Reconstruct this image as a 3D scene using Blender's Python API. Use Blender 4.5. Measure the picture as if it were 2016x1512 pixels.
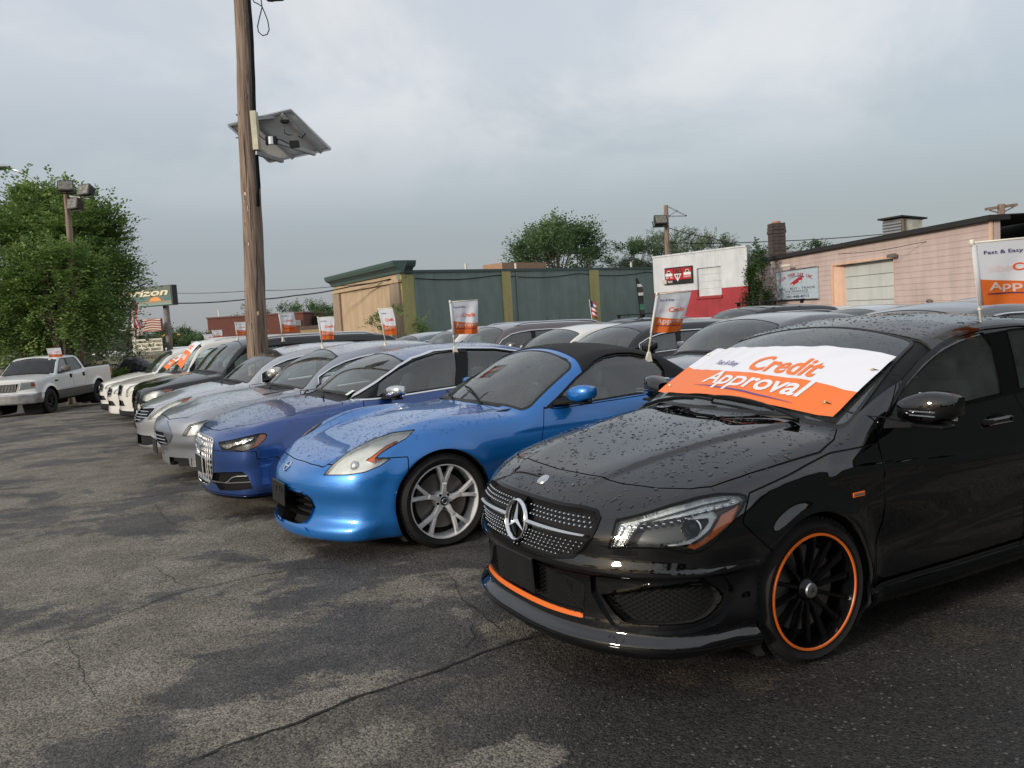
import bpy, math, random
import numpy as np
from mathutils import Vector, Matrix
for _o in list(bpy.data.objects): bpy.data.objects.remove(_o)
SC = bpy.context.scene
COL = SC.collection
rnd = random.Random(7)
nrg = np.random.default_rng(7)
R = math.radians
# ------------------------------------------------------------ camera
CAM_H, CAM_F, CAM_P, CAM_R = 1.58, 1640.0, R(4.8), R(3.6)
_fw = np.array([0, math.cos(CAM_P), -math.sin(CAM_P)])
_u0 = np.array([0, math.sin(CAM_P), math.cos(CAM_P)]); _r0 = np.array([1.0, 0, 0])
_ri = _r0*math.cos(CAM_R) - _u0*math.sin(CAM_R)
_up = _u0*math.cos(CAM_R) + _r0*math.sin(CAM_R)
cam_d = bpy.data.cameras.new('camera'); cam = bpy.data.objects.new('camera', cam_d); COL.objects.link(cam)
cam.matrix_world = Matrix(((_ri[0], _up[0], -_fw[0], 0), (_ri[1], _up[1], -_fw[1], 0), (_ri[2], _up[2], -_fw[2], CAM_H), (0, 0, 0, 1)))
cam_d.sensor_width = 36; cam_d.lens = 36*CAM_F/2016; cam_d.clip_start = 0.05; cam_d.clip_end = 5000
SC.camera = cam
# ------------------------------------------------------------ sky and sun
SUN_EL, SUN_AZ = R(17), math.atan2(-0.62, -0.80)     # azimuth: direction (x, y) towards the sun
world = bpy.data.worlds.new('World'); SC.world = world; world.use_nodes = True
def build_world():
 nt = world.node_tree; nt.nodes.clear(); N = nt.nodes.new; L = nt.links.new
 out = N('ShaderNodeOutputWorld'); bg = N('ShaderNodeBackground'); bg.inputs['Strength'].default_value = 1.0
 L(bg.outputs[0], out.inputs[0])
 sky = N('ShaderNodeTexSky'); sky.sky_type = 'NISHITA'; sky.sun_disc = False
 sky.sun_elevation = SUN_EL; sky.sun_rotation = math.pi/2 - math.atan2(math.sin(SUN_AZ), math.cos(SUN_AZ))
 sky.air_density = 1.2; sky.dust_density = 2.5
 skm = N('ShaderNodeVectorMath'); skm.operation = 'SCALE'; skm.inputs['Scale'].default_value = 0.014
 L(sky.outputs[0], skm.inputs[0])
 tc = N('ShaderNodeTexCoord'); sep = N('ShaderNodeSeparateXYZ'); L(tc.outputs['Generated'], sep.inputs[0])
 def math_(op, a, b=None, clamp=False):
  n = N('ShaderNodeMath'); n.operation = op; n.use_clamp = clamp
  for i, v in enumerate((a, b)):
   if v is None: continue
   if isinstance(v, (int, float)): n.inputs[i].default_value = v
   else: L(v, n.inputs[i])
  return n.outputs[0]
 z = math_('MAXIMUM', sep.outputs[2], 0.0)
 den = math_('ADD', z, 0.42)
 cx = math_('DIVIDE', sep.outputs[0], den); cy = math_('DIVIDE', sep.outputs[1], den)
 cmb = N('ShaderNodeCombineXYZ'); L(cx, cmb.inputs[0]); L(cy, cmb.inputs[1])
 def noise(scale, det, off, rough=0.55, dist=0.0):
  mp = N('ShaderNodeMapping'); mp.inputs['Location'].default_value = off; L(cmb.outputs[0], mp.inputs[0])
  n = N('ShaderNodeTexNoise'); n.inputs['Scale'].default_value = scale; n.inputs['Detail'].default_value = det
  n.inputs['Roughness'].default_value = rough; n.inputs['Distortion'].default_value = dist
  L(mp.outputs[0], n.inputs['Vector']); return n.outputs['Fac']
 def ramp(fac, stops):
  r = N('ShaderNodeValToRGB'); L(fac, r.inputs[0]); e = r.color_ramp.elements
  while len(e) < len(stops): e.new(0.5)
  for k, (p, c) in enumerate(stops): e[k].position = p; e[k].color = (*c, 1)
  r.color_ramp.interpolation = 'EASE'
  return r.outputs[0]
 def mix(f, a, b):
  m = N('ShaderNodeMix'); m.data_type = 'RGBA'; L(f, m.inputs[0]); L(a, m.inputs[6]); L(b, m.inputs[7]); return m.outputs[2]
 # layered overcast: slate grey low down, paler above, bright ragged cloud patches
 base = ramp(z, [(0.0, (0.225, 0.235, 0.248)), (0.08, (0.218, 0.248, 0.275)), (0.18, (0.285, 0.318, 0.350)), (0.30, (0.375, 0.402, 0.438)), (1.0, (0.42, 0.45, 0.50))])
 n1 = noise(1.7, 9, (2.35, 0.85, 0), 0.58, 0.35)
 m1 = ramp(n1, [(0.40, (0, 0, 0)), (0.62, (1, 1, 1))])
 n2 = noise(3.1, 9, (5.2, 1.7, 0), 0.6, 0.4)
 m2 = ramp(n2, [(0.46, (0, 0, 0)), (0.66, (1, 1, 1))])
 low = ramp(z, [(0.11, (0, 0, 0)), (0.27, (1, 1, 1))])
 br = N('ShaderNodeRGB'); br.outputs[0].default_value = (0.505, 0.508, 0.51, 1)
 dk = N('ShaderNodeRGB'); dk.outputs[0].default_value = (0.35, 0.385, 0.44, 1)
 c1 = mix(math_('MULTIPLY', math_('MULTIPLY', m1, low), 0.80), base, br.outputs[0])
 c2 = mix(math_('MULTIPLY', math_('MULTIPLY', m2, low), 0.35), c1, dk.outputs[0])
 # thin veil: the clear-sky light (brighter and warmer towards the low sun) adds through the cloud
 add = N('ShaderNodeVectorMath'); add.operation = 'ADD'; L(c2, add.inputs[0]); L(skm.outputs[0], add.inputs[1])
 L(add.outputs[0], bg.inputs[0])
build_world()
sun_d = bpy.data.lights.new('sun', 'SUN'); sun_d.energy = 1.6; sun_d.angle = R(6); sun_d.color = (1.0, 0.91, 0.80)
sun = bpy.data.objects.new('sun', sun_d); COL.objects.link(sun)
_sd = Vector((math.cos(SUN_AZ)*math.cos(SUN_EL), math.sin(SUN_AZ)*math.cos(SUN_EL), math.sin(SUN_EL)))
sun.rotation_euler = _sd.to_track_quat('Z', 'Y').to_euler(); sun.location = (0, 0, 30)
SC.view_settings.view_transform = 'Standard'; SC.view_settings.look = 'None'
SC.view_settings.exposure = 0.56; SC.view_settings.gamma = 1.0; SC.view_settings.use_curve_mapping = False
SC.render.engine = 'CYCLES'
SC.cycles.max_bounces = 8; SC.cycles.transparent_max_bounces = 16; SC.cycles.glossy_bounces = 5
SC.cycles.caustics_reflective = False; SC.cycles.caustics_refractive = False
try: SC.cycles.use_denoising = True
except Exception: pass
# ------------------------------------------------------------ helpers
def tag(o, label=None, cat=None, group=None, kind=None):
 if label: o['label'] = label
 if cat: o['category'] = cat
 if group: o['group'] = group
 if kind: o['kind'] = kind
 return o
def empty(name, loc=(0, 0, 0), rz=0, label=None, cat=None, group=None):
 o = bpy.data.objects.new(name, None); COL.objects.link(o); o.location = loc; o.rotation_euler = (0, 0, rz)
 o.empty_display_size = 0.2
 return tag(o, label, cat, group)
def link_mesh(name, me, parent=None):
 o = bpy.data.objects.new(name, me); COL.objects.link(o)
 if parent is not None: o.parent = parent
 return o
def mesh(name, V, F, mats, parent=None, smooth=False, normals=None, mi=None):
 """V (n,3), F list/array of faces -> one mesh object"""
 me = bpy.data.meshes.new(name)
 V = np.asarray(V, dtype=np.float32)
 if isinstance(F, np.ndarray):
  n, k = F.shape
  me.vertices.add(len(V)); me.vertices.foreach_set('co', V.ravel())
  me.loops.add(n*k); me.loops.foreach_set('vertex_index', F.astype(np.int32).ravel())
  me.polygons.add(n); me.polygons.foreach_set('loop_start', np.arange(0, n*k, k, dtype=np.int32))
  me.update(calc_edges=True)
 else:
  me.from_pydata([tuple(map(float, v)) for v in V], [], [tuple(int(i) for i in f) for f in F]); me.update()
 if not isinstance(mats, (list, tuple)): mats = [mats]
 for m in mats: me.materials.append(m)
 if mi is not None: me.polygons.foreach_set('material_index', np.asarray(mi, dtype=np.int32))
 if smooth: me.polygons.foreach_set('use_smooth', np.ones(len(me.polygons), dtype=bool))
 if normals is not None: me.normals_split_custom_set_from_vertices(np.asarray(normals, dtype=np.float32))
 return link_mesh(name, me, parent)
class MB:
 """collects polygons, builds one mesh"""
 def __init__(s): s.V = []; s.F = []; s.M = []
 def add(s, V, F, m=0):
  b = len(s.V); s.V += [tuple(v) for v in V]
  for f in F: s.F.append(tuple(i+b for i in f)); s.M.append(m)
  return s
 def box(s, c, d, rot=None, m=0, bev=0.0):
  x, y, z = d[0]/2, d[1]/2, d[2]/2
  if bev > 0:
   b = min(bev, x*.9, y*.9, z*.9); P = []
   for sx in (-1, 1):
    for sy in (-1, 1):
     for sz in (-1, 1):
      P += [(sx*x, sy*(y-b), sz*(z-b)), (sx*(x-b), sy*y, sz*(z-b)), (sx*(x-b), sy*(y-b), sz*z)]
   I = lambda sx, sy, sz, k: ((sx*4+sy*2+sz)*3+k)
   F = []
   for a in (0, 1):
    F.append([I(a, 0, 0, 0), I(a, 1, 0, 0), I(a, 1, 1, 0), I(a, 0, 1, 0)])
    F.append([I(0, a, 0, 1), I(1, a, 0, 1), I(1, a, 1, 1), I(0, a, 1, 1)])
    F.append([I(0, 0, a, 2), I(1, 0, a, 2), I(1, 1, a, 2), I(0, 1, a, 2)])
   for a in (0, 1):
    for b_ in (0, 1):
     F.append([I(a, b_, 0, 0), I(a, b_, 1, 0), I(a, b_, 1, 1), I(a, b_, 0, 1)])
     F.append([I(a, 0, b_, 0), I(a, 1, b_, 0), I(a, 1, b_, 2), I(a, 0, b_, 2)])
     F.append([I(0, a, b_, 1), I(1, a, b_, 1), I(1, a, b_, 2), I(0, a, b_, 2)])
   for sx in (0, 1):
    for sy in (0, 1):
     for sz in (0, 1): F.append([I(sx, sy, sz, k) for k in range(3)])
   V = P; out = []
   for f in F:
    p = [Vector(V[i]) for i in f]; n = (p[1]-p[0]).cross(p[2]-p[0]); cc = sum(p, Vector())/len(p)
    out.append(f if n.dot(cc) > 0 else f[::-1])
   F = out
  else:
   V = [(-x, -y, -z), (x, -y, -z), (x, y, -z), (-x, y, -z), (-x, -y, z), (x, -y, z), (x, y, z), (-x, y, z)]
   F = [(0, 3, 2, 1), (4, 5, 6, 7), (0, 1, 5, 4), (1, 2, 6, 5), (2, 3, 7, 6), (3, 0, 4, 7)]
  M = Matrix.Identity(3) if rot is None else rot
  c = Vector(c)
  return s.add([tuple(M @ Vector(v) + c) for v in V], F, m)
 def bar(s, a, b, w, h, m=0, up=(0, 0, 1)):
  a, b = Vector(a), Vector(b); d = (b-a); L_ = d.length; d.normalize()
  u = Vector(up); sd = d.cross(u)
  if sd.length < 1e-4: sd = d.cross(Vector((1, 0, 0)))
  sd.normalize(); u = sd.cross(d)
  M = Matrix((d, sd, u)).transposed()
  return s.box((a+b)/2, (L_, w, h), M, m)
 def tube(s, pts, r, n=8, m=0, cap=True):
  pts = [Vector(p) for p in pts]; k = len(pts); rr = r if isinstance(r, (list, tuple)) else [r]*k
  V = []; F = []; ref = None
  for i, p in enumerate(pts):
   t = (pts[min(i+1, k-1)]-pts[max(i-1, 0)]).normalized()
   if ref is None:
    ref = t.cross(Vector((0, 0, 1)))
    if ref.length < 1e-3: ref = t.cross(Vector((1, 0, 0)))
   u = (ref - t*ref.dot(t)).normalized(); ref = u; v = t.cross(u)
   for j in range(n):
    a = 2*math.pi*j/n; V.append(tuple(p + (u*math.cos(a)+v*math.sin(a))*rr[i]))
  for i in range(k-1):
   for j in range(n):
    F.append((i*n+j, i*n+(j+1) % n, (i+1)*n+(j+1) % n, (i+1)*n+j))
  if cap: F.append(tuple(range(n))[::-1]); F.append(tuple((k-1)*n+j for j in range(n)))
  return s.add(V, F, m)
 def lathe(s, prof, n=32, m=0, axis='y', c=(0, 0, 0), closed=False):
  """prof: list of (r, h); revolved about axis through c"""
  V = []; F = []; k = len(prof)
  for (r, h) in prof:
   for j in range(n):
    a = 2*math.pi*j/n; ca, sa = r*math.cos(a), r*math.sin(a)
    p = {'y': (ca, h, sa), 'z': (ca, sa, h), 'x': (h, ca, sa)}[axis]
    V.append((p[0]+c[0], p[1]+c[1], p[2]+c[2]))
  for i in range(k if closed else k-1):
   i2 = (i+1) % k
   for j in range(n): F.append((i*n+j, i*n+(j+1) % n, i2*n+(j+1) % n, i2*n+j))
  return s.add(V, F, m)
 def prism(s, poly, h0, h1, plane='xz', m=0):
  """poly 2D outline extruded between h0,h1 on the missing axis"""
  n = len(poly)
  def P(a, b, h): return {'xz': (a, h, b), 'xy': (a, b, h), 'yz': (h, a, b)}[plane]
  V = [P(a, b, h0) for a, b in poly] + [P(a, b, h1) for a, b in poly]
  F = [tuple(range(n)), tuple(range(2*n-1, n-1, -1))] + [(i, i+n, (i+1) % n+n, (i+1) % n) for i in range(n)]
  return s.add(V, F, m)
 def build(s, name, mats, parent=None, smooth=False):
  o = mesh(name, s.V, s.F, mats, parent, smooth, mi=s.M if isinstance(mats, (list, tuple)) and len(mats) > 1 else None)
  return o
def autosmooth(o, ang=35):
 me = o.data; me.polygons.foreach_set('use_smooth', np.ones(len(me.polygons), dtype=bool))
 me.set_sharp_from_angle(angle=R(ang)); return o
def fixn(o):
 import bmesh
 bm = bmesh.new(); bm.from_mesh(o.data); bmesh.ops.recalc_face_normals(bm, faces=bm.faces); bm.to_mesh(o.data); bm.free(); return o
def copy_tree(o, parent=None):
 c = o.copy(); COL.objects.link(c)
 if parent is not None: c.parent = parent
 for ch in list(KIDS.get(o.name, o.children)): copy_tree(ch, c)
 return c
KIDS = {}
# ---- materials
def pmat(name, col, rough=0.5, metal=0.0, coat=0.0, coatr=0.03, spec=0.5, alpha=None, ior=None, vary=0.0, vscale=6.0, bump=0.0, bscale=60.0, wear=None):
 m = bpy.data.materials.new(name); m.use_nodes = True; nt = m.node_tree; b = nt.nodes['Principled BSDF']; L = nt.links.new
 b.inputs['Base Color'].default_value = (*col, 1); b.inputs['Roughness'].default_value = rough; b.inputs['Metallic'].default_value = metal
 b.inputs['Coat Weight'].default_value = coat; b.inputs['Coat Roughness'].default_value = coatr
 b.inputs['Specular IOR Level'].default_value = spec
 if ior: b.inputs['IOR'].default_value = ior
 tc = nt.nodes.new('ShaderNodeTexCoord')
 if vary > 0:
  n = nt.nodes.new('ShaderNodeTexNoise'); n.inputs['Scale'].default_value = vscale; n.inputs['Detail'].default_value = 6; L(tc.outputs['Object'], n.inputs['Vector'])
  r = nt.nodes.new('ShaderNodeMapRange'); r.inputs['From Min'].default_value = 0.3; r.inputs['From Max'].default_value = 0.7
  r.inputs['To Min'].default_value = 1-vary; r.inputs['To Max'].default_value = 1+vary; L(n.outputs['Fac'], r.inputs['Value'])
  v = nt.nodes.new('ShaderNodeVectorMath'); v.operation = 'SCALE'; v.inputs[0].default_value = col; L(r.outputs[0], v.inputs['Scale'])
  L(v.outputs[0], b.inputs['Base Color'])
  r2 = nt.nodes.new('ShaderNodeMapRange'); r2.inputs['To Min'].default_value = max(0, rough*(1-vary)); r2.inputs['To Max'].default_value = min(1, rough*(1+vary)+.02)
  L(n.outputs['Fac'], r2.inputs['Value']); L(r2.outputs[0], b.inputs['Roughness'])
 if bump > 0:
  n = nt.nodes.new('ShaderNodeTexNoise'); n.inputs['Scale'].default_value = bscale; n.inputs['Detail'].default_value = 5; L(tc.outputs['Object'], n.inputs['Vector'])
  bp = nt.nodes.new('ShaderNodeBump'); bp.inputs['Strength'].default_value = bump; bp.inputs['Distance'].default_value = 0.01; L(n.outputs['Fac'], bp.inputs['Height'])
  L(bp.outputs[0], b.inputs['Normal'])
 return m
def paint(name, col, metal=0.0, rough=0.4, orange=0.004):
 m = pmat(name, col, rough, metal, coat=1.0, coatr=0.02, spec=0.5 if metal > 0 else 0.0)
 nt = m.node_tree; b = nt.nodes['Principled BSDF']; L = nt.links.new
 b.inputs['Coat IOR'].default_value = 1.6
 tc = nt.nodes['Texture Coordinate']
 # dust film and water marks: slight roughness variation of the clear coat, orange peel
 n = nt.nodes.new('ShaderNodeTexNoise'); n.inputs['Scale'].default_value = 3.0; n.inputs['Detail'].default_value = 8; L(tc.outputs['Object'], n.inputs['Vector'])
 r = nt.nodes.new('ShaderNodeMapRange'); r.inputs['From Min'].default_value = 0.4; r.inputs['From Max'].default_value = 0.75; r.inputs['To Min'].default_value = 0.008; r.inputs['To Max'].default_value = 0.045
 L(n.outputs['Fac'], r.inputs['Value']); L(r.outputs[0], b.inputs['Coat Roughness'])
 return m
def glassmat(name, tint, ior=1.5, rough=0.0, pale_film=0.0):
 m = bpy.data.materials.new(name); m.use_nodes = True; nt = m.node_tree; nt.nodes.clear(); N = nt.nodes.new; L = nt.links.new
 out = N('ShaderNodeOutputMaterial'); mx = N('ShaderNodeMixShader'); tr = N('ShaderNodeBsdfTransparent'); gl = N('ShaderNodeBsdfGlossy'); fr = N('ShaderNodeFresnel')
 tr.inputs[0].default_value = (*tint, 1); gl.inputs['Roughness'].default_value = rough; gl.inputs['Color'].default_value = (1, 1, 1, 1); fr.inputs[0].default_value = ior
 L(fr.outputs[0], mx.inputs[0]); L(tr.outputs[0], mx.inputs[1]); L(gl.outputs[0], mx.inputs[2])
 if pale_film > 0:
  df = N('ShaderNodeBsdfDiffuse'); df.inputs[0].default_value = (0.40, 0.46, 0.43, 1); m2 = N('ShaderNodeMixShader')  # greenish film: grime, with the paleness of reflected sky put into its colour
  tc = N('ShaderNodeTexCoord'); n = N('ShaderNodeTexNoise'); n.inputs['Scale'].default_value = 4; n.inputs['Detail'].default_value = 8; L(tc.outputs['Object'], n.inputs['Vector'])
  mr = N('ShaderNodeMapRange'); mr.inputs['From Min'].default_value = 0.35; mr.inputs['From Max'].default_value = 0.7; mr.inputs['To Min'].default_value = pale_film*0.3; mr.inputs['To Max'].default_value = pale_film
  L(n.outputs['Fac'], mr.inputs['Value']); L(mr.outputs[0], m2.inputs[0]); L(mx.outputs[0], m2.inputs[1]); L(df.outputs[0], m2.inputs[2]); L(m2.outputs[0], out.inputs[0])
 else: L(mx.outputs[0], out.inputs[0])
 return m
M = {}
def weather(m, lo=0.72, sx=0.75, sz=0.10):
 """rain streaks and grime running down a wall"""
 nt = m.node_tree; b = nt.nodes['Principled BSDF']; L = nt.links.new; src = b.inputs['Base Color'].links[0].from_socket; tc = nt.nodes['Texture Coordinate']
 mp = nt.nodes.new('ShaderNodeMapping'); mp.inputs['Scale'].default_value = (sx, sx, sz); L(tc.outputs['Object'], mp.inputs[0]); n = nt.nodes.new('ShaderNodeTexNoise'); n.inputs['Scale'].default_value = 2.0; n.inputs['Detail'].default_value = 7; n.inputs['Roughness'].default_value = 0.65; L(mp.outputs[0], n.inputs['Vector'])
 r = nt.nodes.new('ShaderNodeMapRange'); r.inputs['From Min'].default_value = 0.36; r.inputs['From Max'].default_value = 0.56; r.inputs['To Min'].default_value = lo; r.inputs['To Max'].default_value = 1.0; L(n.outputs['Fac'], r.inputs['Value'])
 v = nt.nodes.new('ShaderNodeVectorMath'); v.operation = 'SCALE'; L(src, v.inputs[0]); L(r.outputs[0], v.inputs['Scale']); L(v.outputs[0], b.inputs['Base Color']); return m
M['rubber'] = pmat('tyre_rubber', (0.016, 0.0155, 0.015), 0.75, vary=0.25, vscale=14, spec=0.25)
M['plastic'] = pmat('black_plastic', (0.009, 0.009, 0.010), 0.5, vary=0.15, spec=0.2)
M['gloss_black'] = pmat('gloss_black', (0.003, 0.003, 0.0035), 0.08, spec=0.25)
M['liner'] = pmat('wheel_liner', (0.006, 0.006, 0.006), 0.9)
M['chrome'] = pmat('chrome', (0.78, 0.79, 0.80), 0.10, 1.0)
M['satin'] = pmat('satin_aluminium', (0.62, 0.63, 0.64), 0.28, 1.0, vary=0.08)
M['rim_silver'] = pmat('silver_alloy', (0.80, 0.79, 0.78), 0.30, 0.25, coat=0.8, vary=0.06)
M['rim_dark'] = pmat('black_alloy', (0.005, 0.005, 0.0055), 0.15, 0.0, spec=0.35)
M['rotor'] = pmat('brake_steel', (0.28, 0.26, 0.24), 0.4, 0.9, vary=0.3)
M['orange'] = pmat('orange_trim', (0.80, 0.16, 0.02), 0.35, coat=0.5)
M['amber'] = pmat('amber_reflector', (0.85, 0.17, 0.02), 0.18, coat=1.0, vary=0.10, vscale=60)
M['reflector'] = pmat('lamp_reflector', (0.80, 0.80, 0.78), 0.16, 0.9, bump=0.6, bscale=28)
M['lampdark'] = pmat('lamp_housing', (0.09, 0.09, 0.09), 0.35, 0.3)
M['lens'] = glassmat('lamp_lens', (0.93, 0.95, 0.95), 1.45)
M['glass'] = glassmat('car_glass', (0.82, 0.93, 0.89), 1.95, 0.0, 0.07)
M['glass_dark'] = glassmat('tinted_glass', (0.16, 0.20, 0.20), 1.55, 0.0, 0.03)
M['trimblk'] = pmat('window_rubber', (0.010, 0.010, 0.010), 0.5)
M['interior'] = pmat('cabin_trim', (0.10, 0.10, 0.10), 0.8, vary=0.2)
M['seat'] = pmat('seat_leather', (0.19, 0.18, 0.165), 0.55, vary=0.15)
M['seat_light'] = pmat('beige_seat', (0.30, 0.27, 0.22), 0.6, vary=0.1)
M['white_plastic'] = pmat('ivory_plastic', (0.78, 0.74, 0.62), 0.4)
M['plate_black'] = pmat('plate_holder', (0.012, 0.012, 0.013), 0.35, vary=0.2, spec=0.3)
M['water'] = glassmat('rain_water', (0.80, 0.82, 0.84), 1.33)
M['red'] = pmat('red_lens', (0.45, 0.01, 0.01), 0.15, coat=1.0)
# ------------------------------------------------------------ car bodies: smooth implicit shapes meshed, then cut into real panels
def smax(a, b, k):
 h = np.clip(0.5+0.5*(a-b)/k, 0, 1); return b*(1-h)+a*h+k*h*(1-h)
def smin(a, b, k): return -smax(-a, -b, k)
class Cur:
 """smooth 1-D curve through points (monotone cubic, then a light blur), tabulated"""
 def __init__(s, pts, blur=0.03):
  p = np.array(sorted(pts), float); x, y = p[:, 0], p[:, 1]
  h = np.diff(x); d = np.diff(y)/h; m = np.zeros(len(x))
  if len(x) > 2:
   for i in range(1, len(x)-1):
    if d[i-1]*d[i] > 0:
     w1 = 2*h[i]+h[i-1]; w2 = h[i]+2*h[i-1]; m[i] = (w1+w2)/(w1/d[i-1]+w2/d[i])
  m[0] = d[0]; m[-1] = d[-1]
  st = 0.004; X = np.arange(x[0]-0.5, x[-1]+0.5, st); i = np.clip(np.searchsorted(x, X)-1, 0, len(h)-1)
  t = np.clip((X-x[i])/h[i], 0, 1); t2 = t*t; t3 = t2*t
  Y = (2*t3-3*t2+1)*y[i]+(t3-2*t2+t)*h[i]*m[i]+(-2*t3+3*t2)*y[i+1]+(t3-t2)*h[i]*m[i+1]
  if blur > 0:
   k = max(1, int(3*blur/st)); g = np.exp(-0.5*(np.arange(-k, k+1)*st/blur)**2); g /= g.sum()
   Y = np.convolve(np.pad(Y, k, mode='edge'), g, mode='valid')
  s.X = X; s.Y = Y
 def __call__(s, v): return np.interp(v, s.X, s.Y)
def make_F(c):
 """c: dict of curves and numbers -> F(x,y,z) (negative inside). x from nose to tail, |y| half width."""
 zt, zs, w = c['zt'], c['zs'], c['w']; up, lo = c['up'], c['lo']; nose, tail = c['nose'], c['tail']
 zr, wg, tum = c['zr'], c['wg'], c['tum']; ff = c.get('feat'); fs = c.get('side_feat')
 def F(x, y, z):
  y = np.abs(y); W = w(x); S = zs(x); T = zt(x)
  side = y-(W-up(S-z)-lo(z))
  if fs is not None: side = side-fs(x, z)
  r = np.clip(y/np.maximum(W, .1), 0, 1.3)
  top = z-(T-(T-S)*r**c.get('crown', 2.4))
  if ff is not None: top = top-ff(x, y)
  fr = nose(z)+c['nsweep']*np.clip(y/c['W'], 0, 1.2)**c['npow']-x
  if 'nfeat' in c: fr = fr+c['nfeat'](y, z)
  rr = x-(tail(z)-c['tsweep']*np.clip(y/c['W'], 0, 1.2)**c['tpow'])
  low = smax(side, top, c.get('ks', 0.06)); low = smax(low, fr, c.get('kf', 0.10)); low = smax(low, rr, 0.10)
  low = smax(low, c['zb']-z, 0.03)
  if zr is None: return low
  gs = y-(wg(x)-tum*(z-c['belt'])-c.get('tum2', 0.0)*np.maximum(z-c['belt'], 0)**2)
  gt = z-(zr(x-c.get('wcurve', 0.16)*y*y)-c.get('rcrown', 0.07)*(y/0.6)**2)
  gh = smax(gs*0.97, gt*c.get('gtk', 0.8), c.get('kg', 0.09)); gh = smax(gh, c['belt']-0.15-z, 0.02)
  return smin(low, gh, c.get('kb', 0.02))
 return F
def grad(F, P, e=0.002):
 x, y, z = P.T
 g = np.stack([F(x+e, y, z)-F(x-e, y, z), F(x, y+e, z)-F(x, y-e, z), F(x, y, z+e)-F(x, y, z-e)], 1)/(2*e)
 return g
def project(F, P, n=3):
 P = P.copy()
 for _ in range(n):
  g = grad(F, P); f = F(*P.T); P -= (f/np.maximum((g*g).sum(1), 0.05))[:, None]*g
 return P
def normals_of(F, P, e=0.003):
 g = grad(F, P, e); return g/np.maximum(np.linalg.norm(g, axis=1), 1e-9)[:, None]
def surface_net(F, lo, hi, h):
 ax = [np.arange(lo[i], hi[i]+h, h) for i in range(3)]
 n = [len(a) for a in ax]; G = np.empty(n, np.float32)
 Y, Z = np.meshgrid(ax[1], ax[2], indexing='ij')
 for i, xv in enumerate(ax[0]): G[i] = F(np.full(Y.shape, xv), Y, Z)
 S = G < 0
 c = np.zeros([k-1 for k in n], np.int8)
 for a in (0, 1):
  for b in (0, 1):
   for d in (0, 1): c += S[a:n[0]-1+a, b:n[1]-1+b, d:n[2]-1+d]
 act = (c > 0) & (c < 8); idx = -np.ones(act.shape, np.int32); ijk = np.argwhere(act); idx[act] = np.arange(len(ijk))
 P = np.stack([ax[k][ijk[:, k]]+h/2 for k in range(3)], 1)
 Q = []
 for d in range(3):
  a, b = [(1, 2), (2, 0), (0, 1)][d]
  s0 = [slice(None)]*3; s1 = [slice(None)]*3; s0[d] = slice(0, -1); s1[d] = slice(1, None)
  ch = S[tuple(s0)] != S[tuple(s1)]; e = np.argwhere(ch)
  ok = (e[:, a] > 0) & (e[:, b] > 0) & (e[:, a] < n[a]-1) & (e[:, b] < n[b]-1); e = e[ok]
  ins = S[tuple(s0)][tuple(e.T)]
  def at(da, db):
   t = e.copy(); t[:, a] += da; t[:, b] += db; return idx[tuple(t.T)]
  q = np.stack([at(-1, -1), at(0, -1), at(0, 0), at(-1, 0)], 1); q[~ins] = q[~ins][:, ::-1]
  Q.append(q)
 Q = np.concatenate(Q); Q = Q[(Q >= 0).all(1)]
 return P, Q
def poly_sdf(poly, smooth=0):
 """signed distance (negative inside) to a closed 2-D outline"""
 p = np.array(poly, float)
 if smooth:
  n = len(p); out = []
  for i in range(n):
   p0, p1, p2, p3 = p[i-1], p[i], p[(i+1) % n], p[(i+2) % n]
   for t in np.linspace(0, 1, smooth, endpoint=False):
    out.append(0.5*((2*p1)+(-p0+p2)*t+(2*p0-5*p1+4*p2-p3)*t*t+(-p0+3*p1-3*p2+p3)*t**3))
  p = np.array(out)
 a = p; b = np.roll(p, -1, 0)
 def f(u, v):
  q = np.stack([u, v], -1); d = np.full(len(q), 1e9); ins = np.zeros(len(q), bool)
  for k in range(len(a)):
   e = b[k]-a[k]; w = q-a[k]; t = np.clip((w@e)/max(e@e, 1e-12), 0, 1); r = w-t[:, None]*e
   d = np.minimum(d, (r*r).sum(1))
   c1 = (a[k][1] > q[:, 1]) != (b[k][1] > q[:, 1])
   with np.errstate(divide='ignore', invalid='ignore'):
    xi = e[0]*(q[:, 1]-a[k][1])/(e[1] if abs(e[1]) > 1e-12 else 1e-12)+a[k][0]
   ins ^= c1 & (q[:, 0] < xi)
  d = np.sqrt(d); return np.where(ins, -d, d)
 return f
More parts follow.
